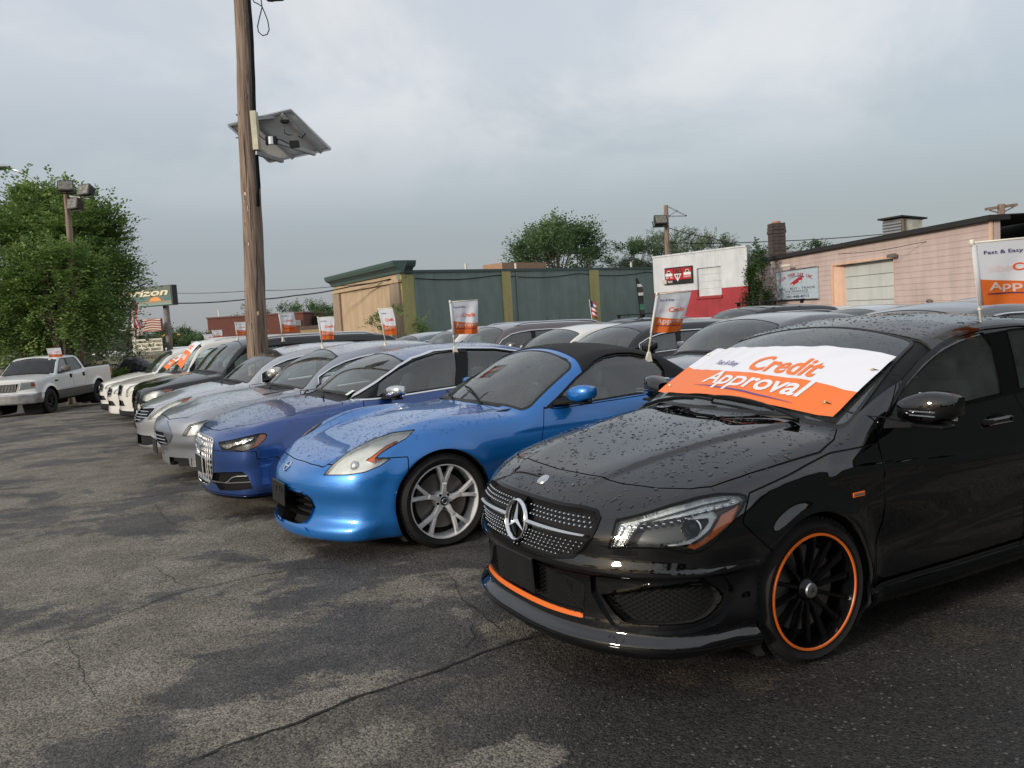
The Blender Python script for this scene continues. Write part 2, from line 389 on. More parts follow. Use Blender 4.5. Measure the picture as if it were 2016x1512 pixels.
class Skin:
 """triangle soup with labels, cut along iso-lines of scalar fields"""
 def __init__(s, P, T, F): s.P = P; s.T = T; s.L = np.zeros(len(T), np.int32); s.F = F; s.names = ['body']
 def cut(s, val, mask):
  """split the masked triangles where val changes sign"""
  T = s.T; v = val; tv = v[T]; m = mask & (tv.min(1) < -1e-6) & (tv.max(1) > 1e-6)
  if not m.any(): return
  keepT = T[~m]; keepL = s.L[~m]; C = T[m]; CL = s.L[m]; cv = v[C]
  pos = cv > 0; npos = pos.sum(1); odd = np.where(npos[:, None] == 1, pos, ~pos)
  k = odd.argmax(1); r = np.arange(len(C)); a, b, c = C[r, k], C[r, (k+1) % 3], C[r, (k+2) % 3]
  def newv(i, j):
   key = np.stack([np.minimum(i, j), np.maximum(i, j)], 1); return key
  K = np.concatenate([newv(a, b), newv(a, c)]); uk, inv = np.unique(K, axis=0, return_inverse=True); inv = inv.ravel()
  vi, vj = v[uk[:, 0]], v[uk[:, 1]]; den = vi-vj; den[np.abs(den) < 1e-12] = 1e-12; t = np.clip(vi/den, 0, 1)
  NP = s.P[uk[:, 0]]*(1-t[:, None])+s.P[uk[:, 1]]*t[:, None]; base = len(s.P); s.P = np.concatenate([s.P, NP])
  ab = base+inv[:len(C)]; ac = base+inv[len(C):]
  nT = np.concatenate([np.stack([a, ab, ac], 1), np.stack([ab, b, c], 1), np.stack([ab, c, ac], 1)])
  s.T = np.concatenate([keepT, nT]); s.L = np.concatenate([keepL, CL, CL, CL])
  # neighbours across unmasked borders may keep T-junctions; they lie on the surface, so no visible crack
 def region(s, name, uv, sdf, where, frm=None, off=0.0):
  """label the triangles inside sdf(uv)<off (uv: fn(P)->u,v; where: fn(P)->bool per vertex)"""
  w = where(s.P); mask = w[s.T].all(1)
  if frm is not None: mask &= np.isin(s.L, [s.names.index(f) for f in frm if f in s.names])
  vm = np.zeros(len(s.P), bool); vm[s.T[mask].ravel()] = True
  val = np.full(len(s.P), 1.0); u, v = uv(s.P[vm])
  bb = sdf(u, v)-off; val[vm] = bb; s.cut(val, mask)
  w = where(s.P); mask = w[s.T].all(1)
  if frm is not None: mask &= np.isin(s.L, [s.names.index(f) for f in frm if f in s.names])
  idx = np.nonzero(mask)[0]; c = s.P[s.T[idx]].mean(1); u, v = uv(c); ins = sdf(u, v)-off < 0
  if name not in s.names: s.names.append(name)
  s.L[idx[ins]] = s.names.index(name)
 def extract(s, names, off=0.0, wall=False, proj=True):
  ids = [s.names.index(n) for n in names if n in s.names]; T = s.T[np.isin(s.L, ids)]
  if not len(T): return None
  u, inv = np.unique(T, return_inverse=True); T = inv.reshape(T.shape); P = s.P[u]; N = s.N[u]
  P2 = P-N*off if np.isscalar(off) or np.ndim(off) == 0 else P-N*off[u][:, None]
  if wall:
   e = np.concatenate([T[:, [0, 1]], T[:, [1, 2]], T[:, [2, 0]]]); key = np.sort(e, 1); uk, i, cnt = np.unique(key, axis=0, return_index=True, return_counts=True)
   be = e[i[cnt == 1]]; n = len(P2); bi, binv = np.unique(be, return_inverse=True); binv = binv.reshape(be.shape)
   m = len(bi); A = P[bi]; B = P2[bi]; WP = np.concatenate([A, B]); WN = None
   q0 = n+binv[:, 0]; q1 = n+binv[:, 1]; WT = np.concatenate([np.stack([q1, q0, q0+m], 1), np.stack([q1, q0+m, q1+m], 1)])
   nn = N[bi]; P2 = np.concatenate([P2, WP]); T = np.concatenate([T, WT]); N = np.concatenate([N, np.zeros_like(nn), np.zeros_like(nn)])
   # wall normals: geometric
   fn = np.cross(P2[WT[:, 1]]-P2[WT[:, 0]], P2[WT[:, 2]]-P2[WT[:, 0]]); acc = np.zeros_like(P2)
   for k in range(3): np.add.at(acc, WT[:, k], fn)
   N[n:] = acc[n:]/np.maximum(np.linalg.norm(acc[n:], axis=1), 1e-12)[:, None]
  return P2, T, N
def skin_mesh(data, name, mat, parent, both=True, side=1):
 """both: mirrored halves in one mesh; side=-1/1: single side (camera side is y<0)"""
 P, T, N = data
 if both:
  k = len(P); P2 = np.concatenate([P, P*[1, -1, 1]]); N2 = np.concatenate([N, N*[1, -1, 1]]); T2 = np.concatenate([T, T[:, ::-1]+k])
 elif side > 0: P2, N2, T2 = P, N, T
 else: P2, N2, T2 = P*[1, -1, 1], N*[1, -1, 1], T[:, ::-1]
 return mesh(name, P2, T2, mat, parent, smooth=True, normals=N2)
XZ = lambda P: (P[:, 0], P[:, 2])
YZ = lambda P: (P[:, 1], P[:, 2])
XY = lambda P: (P[:, 0], P[:, 1])
QZ = lambda P: ((P[:, 0]+P[:, 1])*0.7071, P[:, 2])     # unrolled round the front corner
def build_skin(c, h):
 F = c['F']; P, Q = surface_net(F, (-0.12-0*h, -h*1.5, 0.05), (c['len']+0.12, c['W']+0.12, c['top']+0.06), h)
 P = project(F, P, 3)
 T = np.concatenate([Q[:, [0, 1, 2]], Q[:, [0, 2, 3]]])
 s = Skin(P, T, F); val = s.P[:, 1].copy(); s.cut(-val, np.ones(len(s.T), bool))
 keep = s.P[s.T].mean(1)[:, 1] > 0; s.T = s.T[keep]; s.L = s.L[keep]
 return s
def finish_skin(s):
 y0 = np.abs(s.P[:, 1]) < 1e-5
 P = project(s.F, s.P, 2); P[y0, 1] = 0; s.P = P; s.N = normals_of(s.F, P); s.N[y0, 1] = 0
# ------------------------------------------------------------ car shape tables (metres; x from the nose, z from the ground)
def up_tab(a=0.055, b=0.018): return Cur([(-0.3, a+0.06), (0.0, a), (0.05, a*0.6+b*0.3), (0.14, b), (0.30, 0.0), (1.2, 0.0)], 0.015)
def shape_cla():
 c = dict(len=4.63, W=0.888, top=1.437, belt=0.93, zb=0.16, name='cla')
 c['zt'] = Cur([(-0.2, 0.50), (0.0, 0.68), (0.06, 0.75), (0.16, 0.805), (0.35, 0.868), (0.6, 0.925), (0.9, 0.975), (1.2, 1.005), (1.6, 1.01), (3.6, 1.06), (4.1, 1.085), (4.5, 1.05), (4.75, 0.98)], 0.02)
 c['zs'] = Cur([(-0.2, 0.50), (0.1, 0.66), (0.3, 0.735), (0.55, 0.80), (0.9, 0.865), (1.3, 0.915), (1.9, 0.95), (2.6, 0.975), (3.4, 1.00), (4.0, 1.00), (4.7, 0.93)], 0.03)
 c['w'] = Cur([(-0.2, 0.80), (0.0, 0.80), (0.3, 0.845), (0.7, 0.885), (1.2, 0.878), (2.0, 0.888), (3.0, 0.888), (3.7, 0.885), (4.2, 0.84), (4.7, 0.74)], 0.04)
 c['up'] = up_tab(0.075, 0.020)
 c['lo'] = Cur([(0.1, 0.085), (0.165, 0.05), (0.20, 0.016), (0.228, 0.014), (0.25, 0.040), (0.30, 0.022), (0.36, 0.022), (0.45, 0.030), (0.55, 0.012), (0.65, 0.0), (1.5, 0.0)], 0.012)
 c['nose'] = Cur([(0.10, 0.03), (0.165, -0.015), (0.20, -0.034), (0.222, -0.034), (0.245, 0.010), (0.28, 0.014), (0.31, 0.022), (0.44, 0.026), (0.475, 0.016), (0.495, -0.014), (0.53, -0.008), (0.57, 0.006), (0.62, 0.005), (0.70, 0.035), (0.78, 0.10), (1.0, 0.35)], 0.009)
 c['nsweep'] = 0.40; c['npow'] = 2.8
 c['tail'] = Cur([(0.1, 4.50), (0.3, 4.60), (0.6, 4.63), (0.9, 4.56), (1.05, 4.55), (1.3, 4.3)], 0.03)
 c['tsweep'] = 0.40; c['tpow'] = 3.0
 c['zr'] = Cur([(0.6, 0.68), (1.0, 0.93), (1.2, 1.035), (1.5, 1.19), (1.8, 1.325), (2.05, 1.40), (2.35, 1.438), (2.6, 1.440), (2.9, 1.425), (3.4, 1.335), (3.9, 1.17), (4.2, 1.05), (4.6, 0.85)], 0.04)
 c['wg'] = Cur([(0.8, 0.825), (1.2, 0.825), (2.0, 0.82), (3.0, 0.81), (3.6, 0.76), (4.2, 0.66)], 0.05)
 c['tum'] = 0.30; c['tum2'] = 0.15; c['wcurve'] = 0.17; c['kg'] = 0.06; c['rcrown'] = 0.05; c['ks'] = 0.07; c['kf'] = 0.09; c['crown'] = 2.6
 xw = (0.975, 3.675); c['wheels'] = [(xw[0], 0.318, 0.318, 0.352), (xw[1], 0.318, 0.318, 0.352)]     # x, z, tyre r, arch r
 def sf(x, z):
  f = 0
  for wx, wz, tr, ar in c['wheels']:
   r = np.hypot(x-wx, z-wz); f = f+0.022*np.exp(-((r-ar)/0.055)**2)*(z > 0.1)
  f = f+np.clip((0.72-x)/0.2, 0, 1)*(0.016*np.exp(-((z-0.505)/0.016)**2)-0.012*np.exp(-((z-0.40)/0.07)**2))
  # long crease dropping from the headlamp towards the rear wheel, and a lower rising one
  l1 = 0.845-0.065*(x-0.75); d = z-l1; f = f+0.012*np.where(d < 0, np.exp(-(d/0.09)**2), np.exp(-(d/0.018)**2))*np.clip((x-0.6)/0.4, 0, 1)*np.clip((4.0-x)/0.8, 0, 1)
  l2 = 0.40+0.085*(x-1.4); d = z-l2; f = f+0.010*np.where(d < 0, np.exp(-(d/0.02)**2), np.exp(-(d/0.08)**2))*np.clip((x-1.4)/0.4, 0, 1)*np.clip((3.3-x)/0.3, 0, 1)
  return f
 c['side_feat'] = sf
 def tf(x, y):   # twin power domes on the hood
  l = 0.30+0.22*np.clip((x-0.1)/1.1, 0, 1); d = y-l
  g = np.clip((x-0.12)/0.3, 0, 1)*np.clip((1.5-x)/0.2, 0, 1)
  return g*(0.014*np.where(d < 0, np.exp(-(d/0.16)**2), np.exp(-(d/0.022)**2)))
 c['feat'] = tf
 c['F'] = make_F(c); return c
def arches(c, lip, wd=0.05):
 def sf(x, z):
  f = 0
  for wx, wz, tr, ar in c['wheels']:
   r = np.hypot(x-wx, z-wz); f = f+lip*np.exp(-((r-ar)/wd)**2)
  return f
 return sf
def shape_gen(name, L, W, H, ov, wb, tr, zn, zc, xc, xh, xb, zd, belt=0.93, xpk=None, suv=False, ns=0.42, npw=2.8, zs0=None, wz=None, tail=None, ar=None, tum=0.30, zb=0.18, nose=None, kf=0.068, ks=0.052, lip=0.02, wtop=None, zshoulder=None, hoodpts=None, roofpts=None, wtail=None):
 W = W/2; c = dict(len=L, W=W, top=H, belt=belt, zb=zb, name=name)
 hp = hoodpts or [(-0.2, zn-0.20), (0.0, zn-0.10), (0.06, zn-0.03), (0.16, zn+0.03), (0.4, zn+(zc-zn)*0.42), (0.7, zn+(zc-zn)*0.72), (xc-0.1, zc-0.015), (xc+0.3, zc+0.01)]
 c['zt'] = Cur(hp+[(L*0.72, zd-0.03), (L-0.5, zd), (L-0.12, zd-0.02), (L+0.12, zd-0.10)], 0.02)
 d = (zs0 if zs0 is not None else 0.085)
 c['zs'] = Cur(zshoulder or [(-0.2, zn-0.22), (0.1, zn-0.08), (0.3, zn-0.0), (0.55, zn+(zc-zn)*0.5-d*0.6), (ov, zn+(zc-zn)*0.80-d), (xc+0.1, zc-d), (L*0.5, zc-d+0.03), (L*0.75, min(zd, 1.08)-0.07), (L-0.5, zd-0.08 if not suv else zc-0.02), (L+0.1, zd-0.16 if not suv else zc-0.05)], 0.03)
 c['w'] = Cur([(-0.2, W-0.085), (0.0, W-0.085), (0.3, W-0.04), (0.7, W-0.006), (ov+0.4, W-0.010), (L*0.45, W), (L*0.75, W), (L-0.8, W-0.008), (L-0.4, W-0.05), (L+0.1, W-(0.13 if not suv else 0.09))] if wtail is None else wtail, 0.04)
 c['up'] = up_tab(0.070 if not suv else 0.05, 0.018)
 c['lo'] = Cur([(0.1, 0.085), (0.18, 0.055), (0.28, 0.018), (0.36, 0.022), (0.45, 0.028), (0.55, 0.012), (0.65, 0.0), (1.5, 0.0)], 0.012)
 c['nose'] = nose or Cur([(0.10, 0.06), (0.17, 0.01), (0.26, 0.0), (0.40, 0.012), (0.52, 0.0), (zn-0.10, 0.015), (zn-0.03, 0.045), (zn+0.06, 0.11), (zn+0.3, 0.35)], 0.018)
 c['nsweep'] = ns; c['npow'] = npw
 c['tail'] = tail or (Cur([(0.1, L-0.13), (0.3, L-0.02), (0.6, L), (0.85, L-0.04), (zd, L-0.09), (zd+0.3, L-0.3)], 0.03) if not suv else Cur([(0.1, L-0.12), (0.35, L), (0.65, L), (0.95, L-0.06), (1.2, L-0.16), (H, L-0.42), (H+.2, L-0.6)], 0.03))
 c['tsweep'] = 0.36; c['tpow'] = 3.0
 pk = xpk or xh+0.55
 if roofpts: rp = roofpts
 elif not suv: rp = [(xc-0.6, belt-0.30), (xc-0.1, zc-0.08), (xc+0.05, zc+0.02), ((xc+xh)/2, (zc+H)/2+0.035), (xh-0.08, H-0.075), (xh+0.17, H-0.028), (pk, H), (pk+0.5, H-0.012), (xb-0.75, H-0.085), (xb-0.35, (H+zd)/2+0.03), (xb, zd+0.0), (xb+0.4, zd-0.22)]
 else: rp = [(xc-0.6, belt-0.30), (xc-0.1, zc-0.08), (xc+0.05, zc+0.02), ((xc+xh)/2, (zc+H)/2+0.04), (xh-0.08, H-0.075), (xh+0.17, H-0.025), (pk, H), (L-1.1, H-0.02), (L-0.45, H-0.07), (L-0.25, H-0.12), (L-0.05, H-0.50), (L+.3, H-1.0)]
 c['zr'] = Cur(rp, 0.04)
 wt = wtop or W-0.065
 c['wg'] = Cur([(0.8, wt), (xc, wt), (L*0.6, wt-0.005), (L*0.75, wt-0.04 if not suv else wt-0.01), (L-0.3, wt-0.15 if not suv else wt-0.05)], 0.05)
 c['tum'] = tum; c['tum2'] = 0.12; c['wcurve'] = 0.17; c['kg'] = 0.06; c['ks'] = ks; c['kf'] = kf; c['crown'] = 2.6; c['rcrown'] = 0.045
 ra = ar or tr+0.038
 c['wheels'] = [(ov, tr, tr, ra), (ov+wb, tr, tr, ra)]
 c['side_feat'] = arches(c, lip)
 c['xh'] = xh; c['xc'] = xc; c['seatx'] = xh+0.15; c['seatz'] = 0.42 if not suv else 0.62; c['suv'] = suv; c['zc'] = zc; c['zn'] = zn; c['zd'] = zd
 c['F'] = make_F(c); return c
def shape_z():
 L = 4.25
 c = shape_gen('z', L, 1.845, 1.332, 0.91, 2.55, 0.338, 0.62, 0.915, 1.44, 2.12, 3.50, 0.97, belt=0.90, ns=0.44, npw=2.3, tum=0.36, zb=0.13, lip=0.030, wtop=0.80,
  hoodpts=[(-0.2, 0.42), (0.0, 0.56), (0.08, 0.63), (0.25, 0.70), (0.5, 0.775), (0.9, 0.862), (1.25, 0.915), (1.6, 0.93)],
  zshoulder=[(-0.2, 0.45), (0.1, 0.56), (0.3, 0.672), (0.55, 0.770), (0.85, 0.825), (1.1, 0.825), (1.5, 0.83), (2.1, 0.85), (2.7, 0.90), (3.3, 0.955), (3.8, 0.93), (4.3, 0.84)],
  nose=Cur([(0.10, 0.02), (0.14, -0.03), (0.20, -0.035), (0.28, 0.01), (0.38, 0.02), (0.48, 0.0), (0.58, 0.02), (0.66, 0.07), (0.80, 0.22), (1.0, 0.5)], 0.02),
  roofpts=[(0.9, 0.60), (1.34, 0.86), (1.49, 0.935), (1.78, 1.09), (2.03, 1.205), (2.18, 1.268), (2.33, 1.315), (2.52, 1.335), (2.80, 1.325), (3.10, 1.250), (3.35, 1.12), (3.55, 0.97), (4.0, 0.75)])
 def tf(x, y):   # raised wings over the wheels, hood valley and centre dome
  g = np.exp(-((x-0.85)/0.50)**2); r = 0.062*g*np.exp(-((y-0.66)/0.15)**2); v = -0.012*np.clip((x-0.3)/0.4, 0, 1)*np.exp(-((y-0.52)/0.10)**2)*np.clip((1.6-x)/0.3, 0, 1)
  g2 = np.exp(-((x-3.35)/0.5)**2)*0.035*np.exp(-((y-0.75)/0.15)**2)
  return r+v+g2
 c['feat'] = tf
 c['w'] = Cur([(-0.2, 0.83), (0.0, 0.83), (0.3, 0.86), (0.6, 0.905), (0.85, 0.918), (1.2, 0.905), (1.7, 0.885), (2.2, 0.885), (2.8, 0.905), (3.35, 0.925), (3.9, 0.88), (4.35, 0.76)], 0.05)
 c['lo'] = Cur([(0.1, 0.09), (0.18, 0.045), (0.26, 0.02), (0.36, 0.024), (0.48, 0.026), (0.60, 0.005), (0.7, 0.0), (1.5, 0.0)], 0.015)
 c['side_feat'] = arches(c, 0.026, 0.075); c['kg'] = 0.085; c['rcrown'] = 0.06; c['seatx'] = 2.25; c['seatz'] = 0.32
 c['F'] = make_F(c); return c
def shape_audi():
 c = shape_gen('audi', 4.47, 1.80, 1.39, 0.87, 2.63, 0.322, 0.77, 0.985, 1.22, 1.92, 4.02, 1.05, belt=0.925, ns=0.34, npw=2.6, tum=0.34)
 base = arches(c, 0.016)
 def sf(x, z):
  l1 = 0.835+0.018*(x-0.6); d = z-l1; return base(x, z)+0.014*np.where(d < 0, np.exp(-(d/0.09)**2), np.exp(-(d/0.014)**2))*np.clip((x-0.45)/0.25, 0, 1)
 c['side_feat'] = sf; c['F'] = make_F(c); return c
def shape_tl():
 c = shape_gen('tl', 4.96, 1.88, 1.452, 1.03, 2.775, 0.325, 0.745, 0.985, 1.38, 2.15, 4.35, 1.08, belt=0.95, ns=0.36, npw=2.3, tum=0.34,
  nose=Cur([(0.10, 0.10), (0.18, 0.06), (0.28, 0.055), (0.38, 0.05), (0.48, 0.0), (0.56, 0.0), (0.66, 0.02), (0.74, 0.06), (0.82, 0.14), (1.1, 0.4)], 0.014))
 base = arches(c, 0.018)
 def sf(x, z):
  l1 = 0.80+0.03*(x-0.6); d = z-l1; return base(x, z)+0.012*np.where(d < 0, np.exp(-(d/0.10)**2), np.exp(-(d/0.016)**2))*np.clip((x-0.55)/0.25, 0, 1)
 c['side_feat'] = sf; c['F'] = make_F(c); return c
def shape_sonata():
 return shape_gen('sonata', 4.82, 1.835, 1.47, 0.95, 2.795, 0.323, 0.735, 1.01, 1.25, 2.03, 4.40, 1.11, belt=0.95, ns=0.46, npw=2.2, tum=0.36, xpk=2.7)
def shape_suv(name='suv', L=4.6, H=1.68, W=1.85):
 return shape_gen(name, L, W, H, 0.90, L*0.575, 0.355, 0.93, 1.12, 1.15, 1.80, L, 1.15, belt=1.06, suv=True, ns=0.30, npw=2.8, tum=0.26, zb=0.24)
# ------------------------------------------------------------ car assembly
def march(F, O, D, t0=0.0, t1=1.6, st=0.03):
 """first hits of rays with the body; O, D (n,3)"""
 O = np.asarray(O, float); D = np.asarray(D, float); n = len(O); a = np.full(n, t1); b = np.full(n, t1); act = np.arange(n)
 for t in np.arange(t0, t1, st):
  f = F(*(O[act]+D[act]*t).T) < 0; h = act[f]; a[h] = t-st; b[h] = t; act = act[~f]
  if not len(act): break
 for _ in range(9):
  m = (a+b)/2; i = F(*(O+D*m[:, None]).T) < 0; b = np.where(i, m, b); a = np.where(i, a, m)
 return O+D*a[:, None]
def on_front(F, y, z): y = np.asarray(y, float); return march(F, np.stack([y*0-0.2, y, y*0+z], 1), np.tile([1.0, 0, 0], (len(y), 1)))
def on_q(F, q, z):
 q = np.asarray(q, float)*0.7071; return march(F, np.stack([q-0.7, q+0.7, q*0+z], 1), np.tile([0.7071, -0.7071, 0], (len(q), 1)))
def on_side(F, x, z): x = np.asarray(x, float); return march(F, np.stack([x, x*0+1.3, x*0+z], 1), np.tile([0, -1.0, 0], (len(x), 1)))
def on_top(F, x, y): x = np.asarray(x, float); return march(F, np.stack([x, x*0+y, x*0+2.2], 1), np.tile([0, 0, -1.0], (len(x), 1)), 0, 2.0)
def frame_at(n):
 n = Vector(n).normalized(); u = Vector((0, 0, 1)); s = u.cross(n)
 if s.length < 1e-3: s = Vector((0, 1, 0))
 s.normalize(); u = n.cross(s); return Matrix((s, n, u)).transposed()     # local x = sideways, y = outward, z = up
def low_top(c, x, y):
 W = c['w'](x); T = c['zt'](x); S = c['zs'](x); return T-(T-S)*np.clip(y/np.maximum(W, .1), 0, 1.3)**c.get('crown', 2.4)+(c['feat'](x, y) if 'feat' in c else 0)
def gside(c, x, z): return c['wg'](x)-c['tum']*(z-c['belt'])-c.get('tum2', 0)*np.maximum(z-c['belt'], 0)**2
FIELD = lambda P: (P, 0)
def dlo_poly(c, x0, x1, zb0, zb1, drop=0.075, n=14, x0b=None, x1b=None):
 """outline of the side glass: follows the roof line above and the belt below"""
 xs = np.linspace(x0, x1, n); yy = 0.62; zr = c['zr'](xs-c.get('wcurve', .16)*yy*yy)-c.get('rcrown', .07)-drop
 top = [(x, z) for x, z in zip(xs, zr) if z > zb0+(zb1-zb0)*(x-x0)/(x1-x0)+0.005]
 xb0 = x0b if x0b is not None else top[0][0]-0.02; xb1 = x1b if x1b is not None else top[-1][0]+0.02
 return [(xb0, zb0)]+top+[(xb1, zb1)]
def make_wheel(parent, kind, loc, r, w, side, prot, steer=0.0, rimr=None):
 """outer face at -y of its own frame; side=+1 turns it round"""
 key = (kind, round(r, 3), round(w, 3))
 rr = rimr or r*0.72
 if key not in prot:
  t = MB(); n = 56 if kind != 'far' else 20
  b = 0.012
  prof = [(rr*0.97, b+0.012), (rr*1.0, b), (rr+0.012, b-0.006), (rr+(r-rr)*0.5, b-0.016), (r-0.028, b-0.004), (r-0.012, b+0.012), (r-0.002, b+0.035)]
  k = 5 if kind != 'far' else 1
  a0, a1 = b+0.035, w-b-0.035
  if k > 1:
   for i in range(4):
    c0 = a0+(a1-a0)*(i+0.75)/4.5; prof += [(r, c0-0.005), (r-0.008, c0-0.003), (r-0.008, c0+0.003), (r, c0+0.005)]
  prof += [(r-0.002, a1), (r-0.012, w-b-0.012), (r-0.028, w-b+0.004), (rr+(r-rr)*0.5, w-b+0.016), (rr, w-b), (rr*0.97, w-b-0.02)]
  t.lathe(prof, n); tyre = t.build('wheel', M['rubber']); autosmooth(tyre, 40); fixn(tyre)
  if k > 1:
   s = MB()   # shoulder blocks, cut slots suggested by raised lugs
   for i in range(72):
    a = 2*math.pi*i/72
    for yy, sg in ((b+0.024, 1),):
     ca, sa = math.cos(a), math.sin(a); M3 = Matrix(((ca, 0, -sa), (0, 1, 0), (sa, 0, ca)))
     s.box(((r-0.004)*ca, yy+0.010, (r-0.004)*sa), (0.012, 0.034, 2*math.pi*r/72*0.72), M3)
   s.build('tread_block', M['rubber'], tyre)['kind'] = 'stuff'
  rim = MB(); rm = M['rim_silver'] if kind in ('z', 'multi', 'far', 'silver') else M['rim_dark']
  lipw = 0.016
  rim.lathe([(rr*0.985, b+0.002), (rr, b+0.010), (rr*0.99, b-0.004), (rr*0.965, b-0.004), (rr*0.945, b+0.012), (rr*0.93, b+0.05), (rr*0.90, w-0.05), (rr*0.93, w-0.01)], n if kind != 'far' else 20)
  def spoke(poly, depth, th=0.022, m=0, bev=0.75):
   """poly in the wheel plane (x,z); front surface follows depth(r)"""
   p = np.array(poly); c = p.mean(0); q = c+(p-c)*bev
   rad = lambda v: math.hypot(v[0], v[1])
   V = [(v[0], depth(rad(v))+0.006, v[1]) for v in p]+[(v[0], depth(rad(v))-0.004, v[1]) for v in q]+[(v[0], depth(rad(v))+th, v[1]) for v in p]
   k = len(p); F_ = [tuple(range(k, 2*k))]+[(i, (i+1) % k, k+(i+1) % k, k+i) for i in range(k)]+[(i, i+2*k, (i+1) % k+2*k, (i+1) % k) for i in range(k)]
   rim.add(V, F_, m)
  def rot(P, a): return [(x*math.cos(a)-z*math.sin(a), x*math.sin(a)+z*math.cos(a)) for x, z in P]
  sub = []
  if kind == 'cla':
   dp = lambda q: b+0.040-0.030*(q/rr)
   for i in range(14):
    a = 2*math.pi*i/14+0.1
    spoke(rot([(0.045, -0.011), (rr*0.6, -0.0085), (rr*0.955, -0.012), (rr*0.955, 0.012), (rr*0.6, 0.0085), (0.045, 0.011)], a), dp, 0.03, 0, 0.6)
   rim.lathe([(0, b+0.018), (0.030, b+0.018), (0.045, b+0.03), (0.055, b+0.045), (0.06, b+0.09)], 24)
   for i in range(5):
    a = 2*math.pi*i/5+0.3; rim.lathe([(0, b+0.034), (0.008, b+0.034), (0.010, b+0.044)], 8, c=(0.075*math.cos(a), 0, 0.075*math.sin(a)))
   ring = MB(); ring.lathe([(rr*0.955, b-0.007), (rr*0.966, b-0.012), (rr*0.995, b-0.012), (rr*1.005, b-0.005)], 72); sub.append(('rim_ring', ring, M['orange']))
   cap = MB(); cap.lathe([(0, b+0.010), (0.022, b+0.010), (0.030, b+0.012), (0.034, b+0.018)], 28); sub.append(('hub_cap', cap, M['satin']))
   st = MB(); star_shape(st, 0.020, b+0.008, 0.0035, axis='y'); sub.append(('cap_emblem', st, M['gloss_black']))
  elif kind == 'z':
   dp = lambda q: b+0.022-0.014*(q/rr)+0.02*max(0, 0.35-q/rr)
   for i in range(5):
    a = 2*math.pi*i/5+math.pi/2-0.08
    spoke(rot([(0.030, -0.026), (0.10, -0.017), (0.135, -0.020), (0.135, 0.020), (0.10, 0.017), (0.030, 0.026)], a), dp, 0.035, 0, 0.72)
    spoke(rot([(0.130, -0.022), (rr*0.78, -0.050), (rr*0.965, -0.075), (rr*0.965, -0.040), (rr*0.80, -0.024), (0.155, 0.0), (0.130, 0.004)], a), dp, 0.03, 0, 0.72)
    spoke(rot([(0.130, 0.022), (0.130, -0.004), (0.155, 0.0), (rr*0.80, 0.024), (rr*0.965, 0.040), (rr*0.965, 0.075), (rr*0.78, 0.050)], a), dp, 0.03, 0, 0.72)
   rim.lathe([(0, b+0.022), (0.05, b+0.022), (0.066, b+0.030), (0.070, b+0.08)], 28)
   nut = MB()
   for i in range(5):
    a = 2*math.pi*(i+.5)/5+math.pi/2-0.08; nut.lathe([(0, b+0.016), (0.009, b+0.016), (0.011, b+0.030)], 6, c=(0.052*math.cos(a), 0, 0.052*math.sin(a)))
   sub.append(('lug_nut', nut, M['gloss_black']))
   cap = MB(); cap.lathe([(0, b+0.012), (0.026, b+0.012), (0.031, b+0.018), (0.032, b+0.026)], 28); sub.append(('hub_cap', cap, M['gloss_black']))
   em = MB(); em.lathe([(0.0155, b+0.010), (0.0195, b+0.008), (0.0215, b+0.010)], 28); em.box((0, b+0.009, 0), (0.056, 0.004, 0.008)); sub.append(('cap_emblem', em, M['satin']))
  elif kind == 'truck':
   dp = lambda q: b+0.03-0.02*(q/rr)
   for i in range(8):
    a = 2*math.pi*i/8; spoke(rot([(0.05, -0.026), (rr*0.96, -0.042), (rr*0.96, 0.042), (0.05, 0.026)], a), dp, 0.03, 0, 0.7)
   rim.lathe([(0, b-0.02), (0.06, b-0.02), (0.075, b+0.04)], 16)
  else:
   ns = 10 if kind != 'far' else 5; dp = lambda q: b+0.020-0.010*(q/rr)
   for i in range(ns):
    a = 2*math.pi*i/ns; ww = 1.0 if ns == 10 else 1.9
    spoke(rot([(0.04, -0.014*ww), (rr*0.96, -0.019*ww), (rr*0.96, 0.019*ww), (0.04, 0.014*ww)], a), dp, 0.03, 0, 0.7)
   rim.lathe([(0, b+0.012), (0.05, b+0.012), (0.065, b+0.03)], 16)
  ro = rim.build('rim', rm, tyre); autosmooth(ro, 30); fixn(ro)
  for nm, mb, mt in sub:
   o = mb.build(nm, mt, tyre); autosmooth(o, 35); fixn(o)
  if kind != 'far':
   d = MB(); d.lathe([(0.07, b+0.075), (rr*0.74, b+0.075), (rr*0.74, b+0.10), (0.07, b+0.10)], 40); o = d.build('brake_disc', M['rotor'], tyre); autosmooth(o, 30); fixn(o)
   d = MB(); d.lathe([(0, b+0.11), (rr*0.93, b+0.11)], 28); d.build('backing_plate', M['liner'], tyre)
  else:
   d = MB(); d.lathe([(0, b+0.06), (rr*0.93, b+0.06)], 20); d.build('backing_plate', M['liner'], tyre)
  prot[key] = tyre; KIDS[tyre.name] = list(tyre.children); o = tyre
  first = True
 else: first = False
 if first: wobj = prot[key]
 else: wobj = copy_tree(prot[key])
 wobj.parent = parent; wobj.location = loc; wobj.rotation_euler = (0, rnd.uniform(0, 1.2) if kind not in ('cla', 'z') else 0.0, (math.pi if side > 0 else 0)+steer)
 return wobj
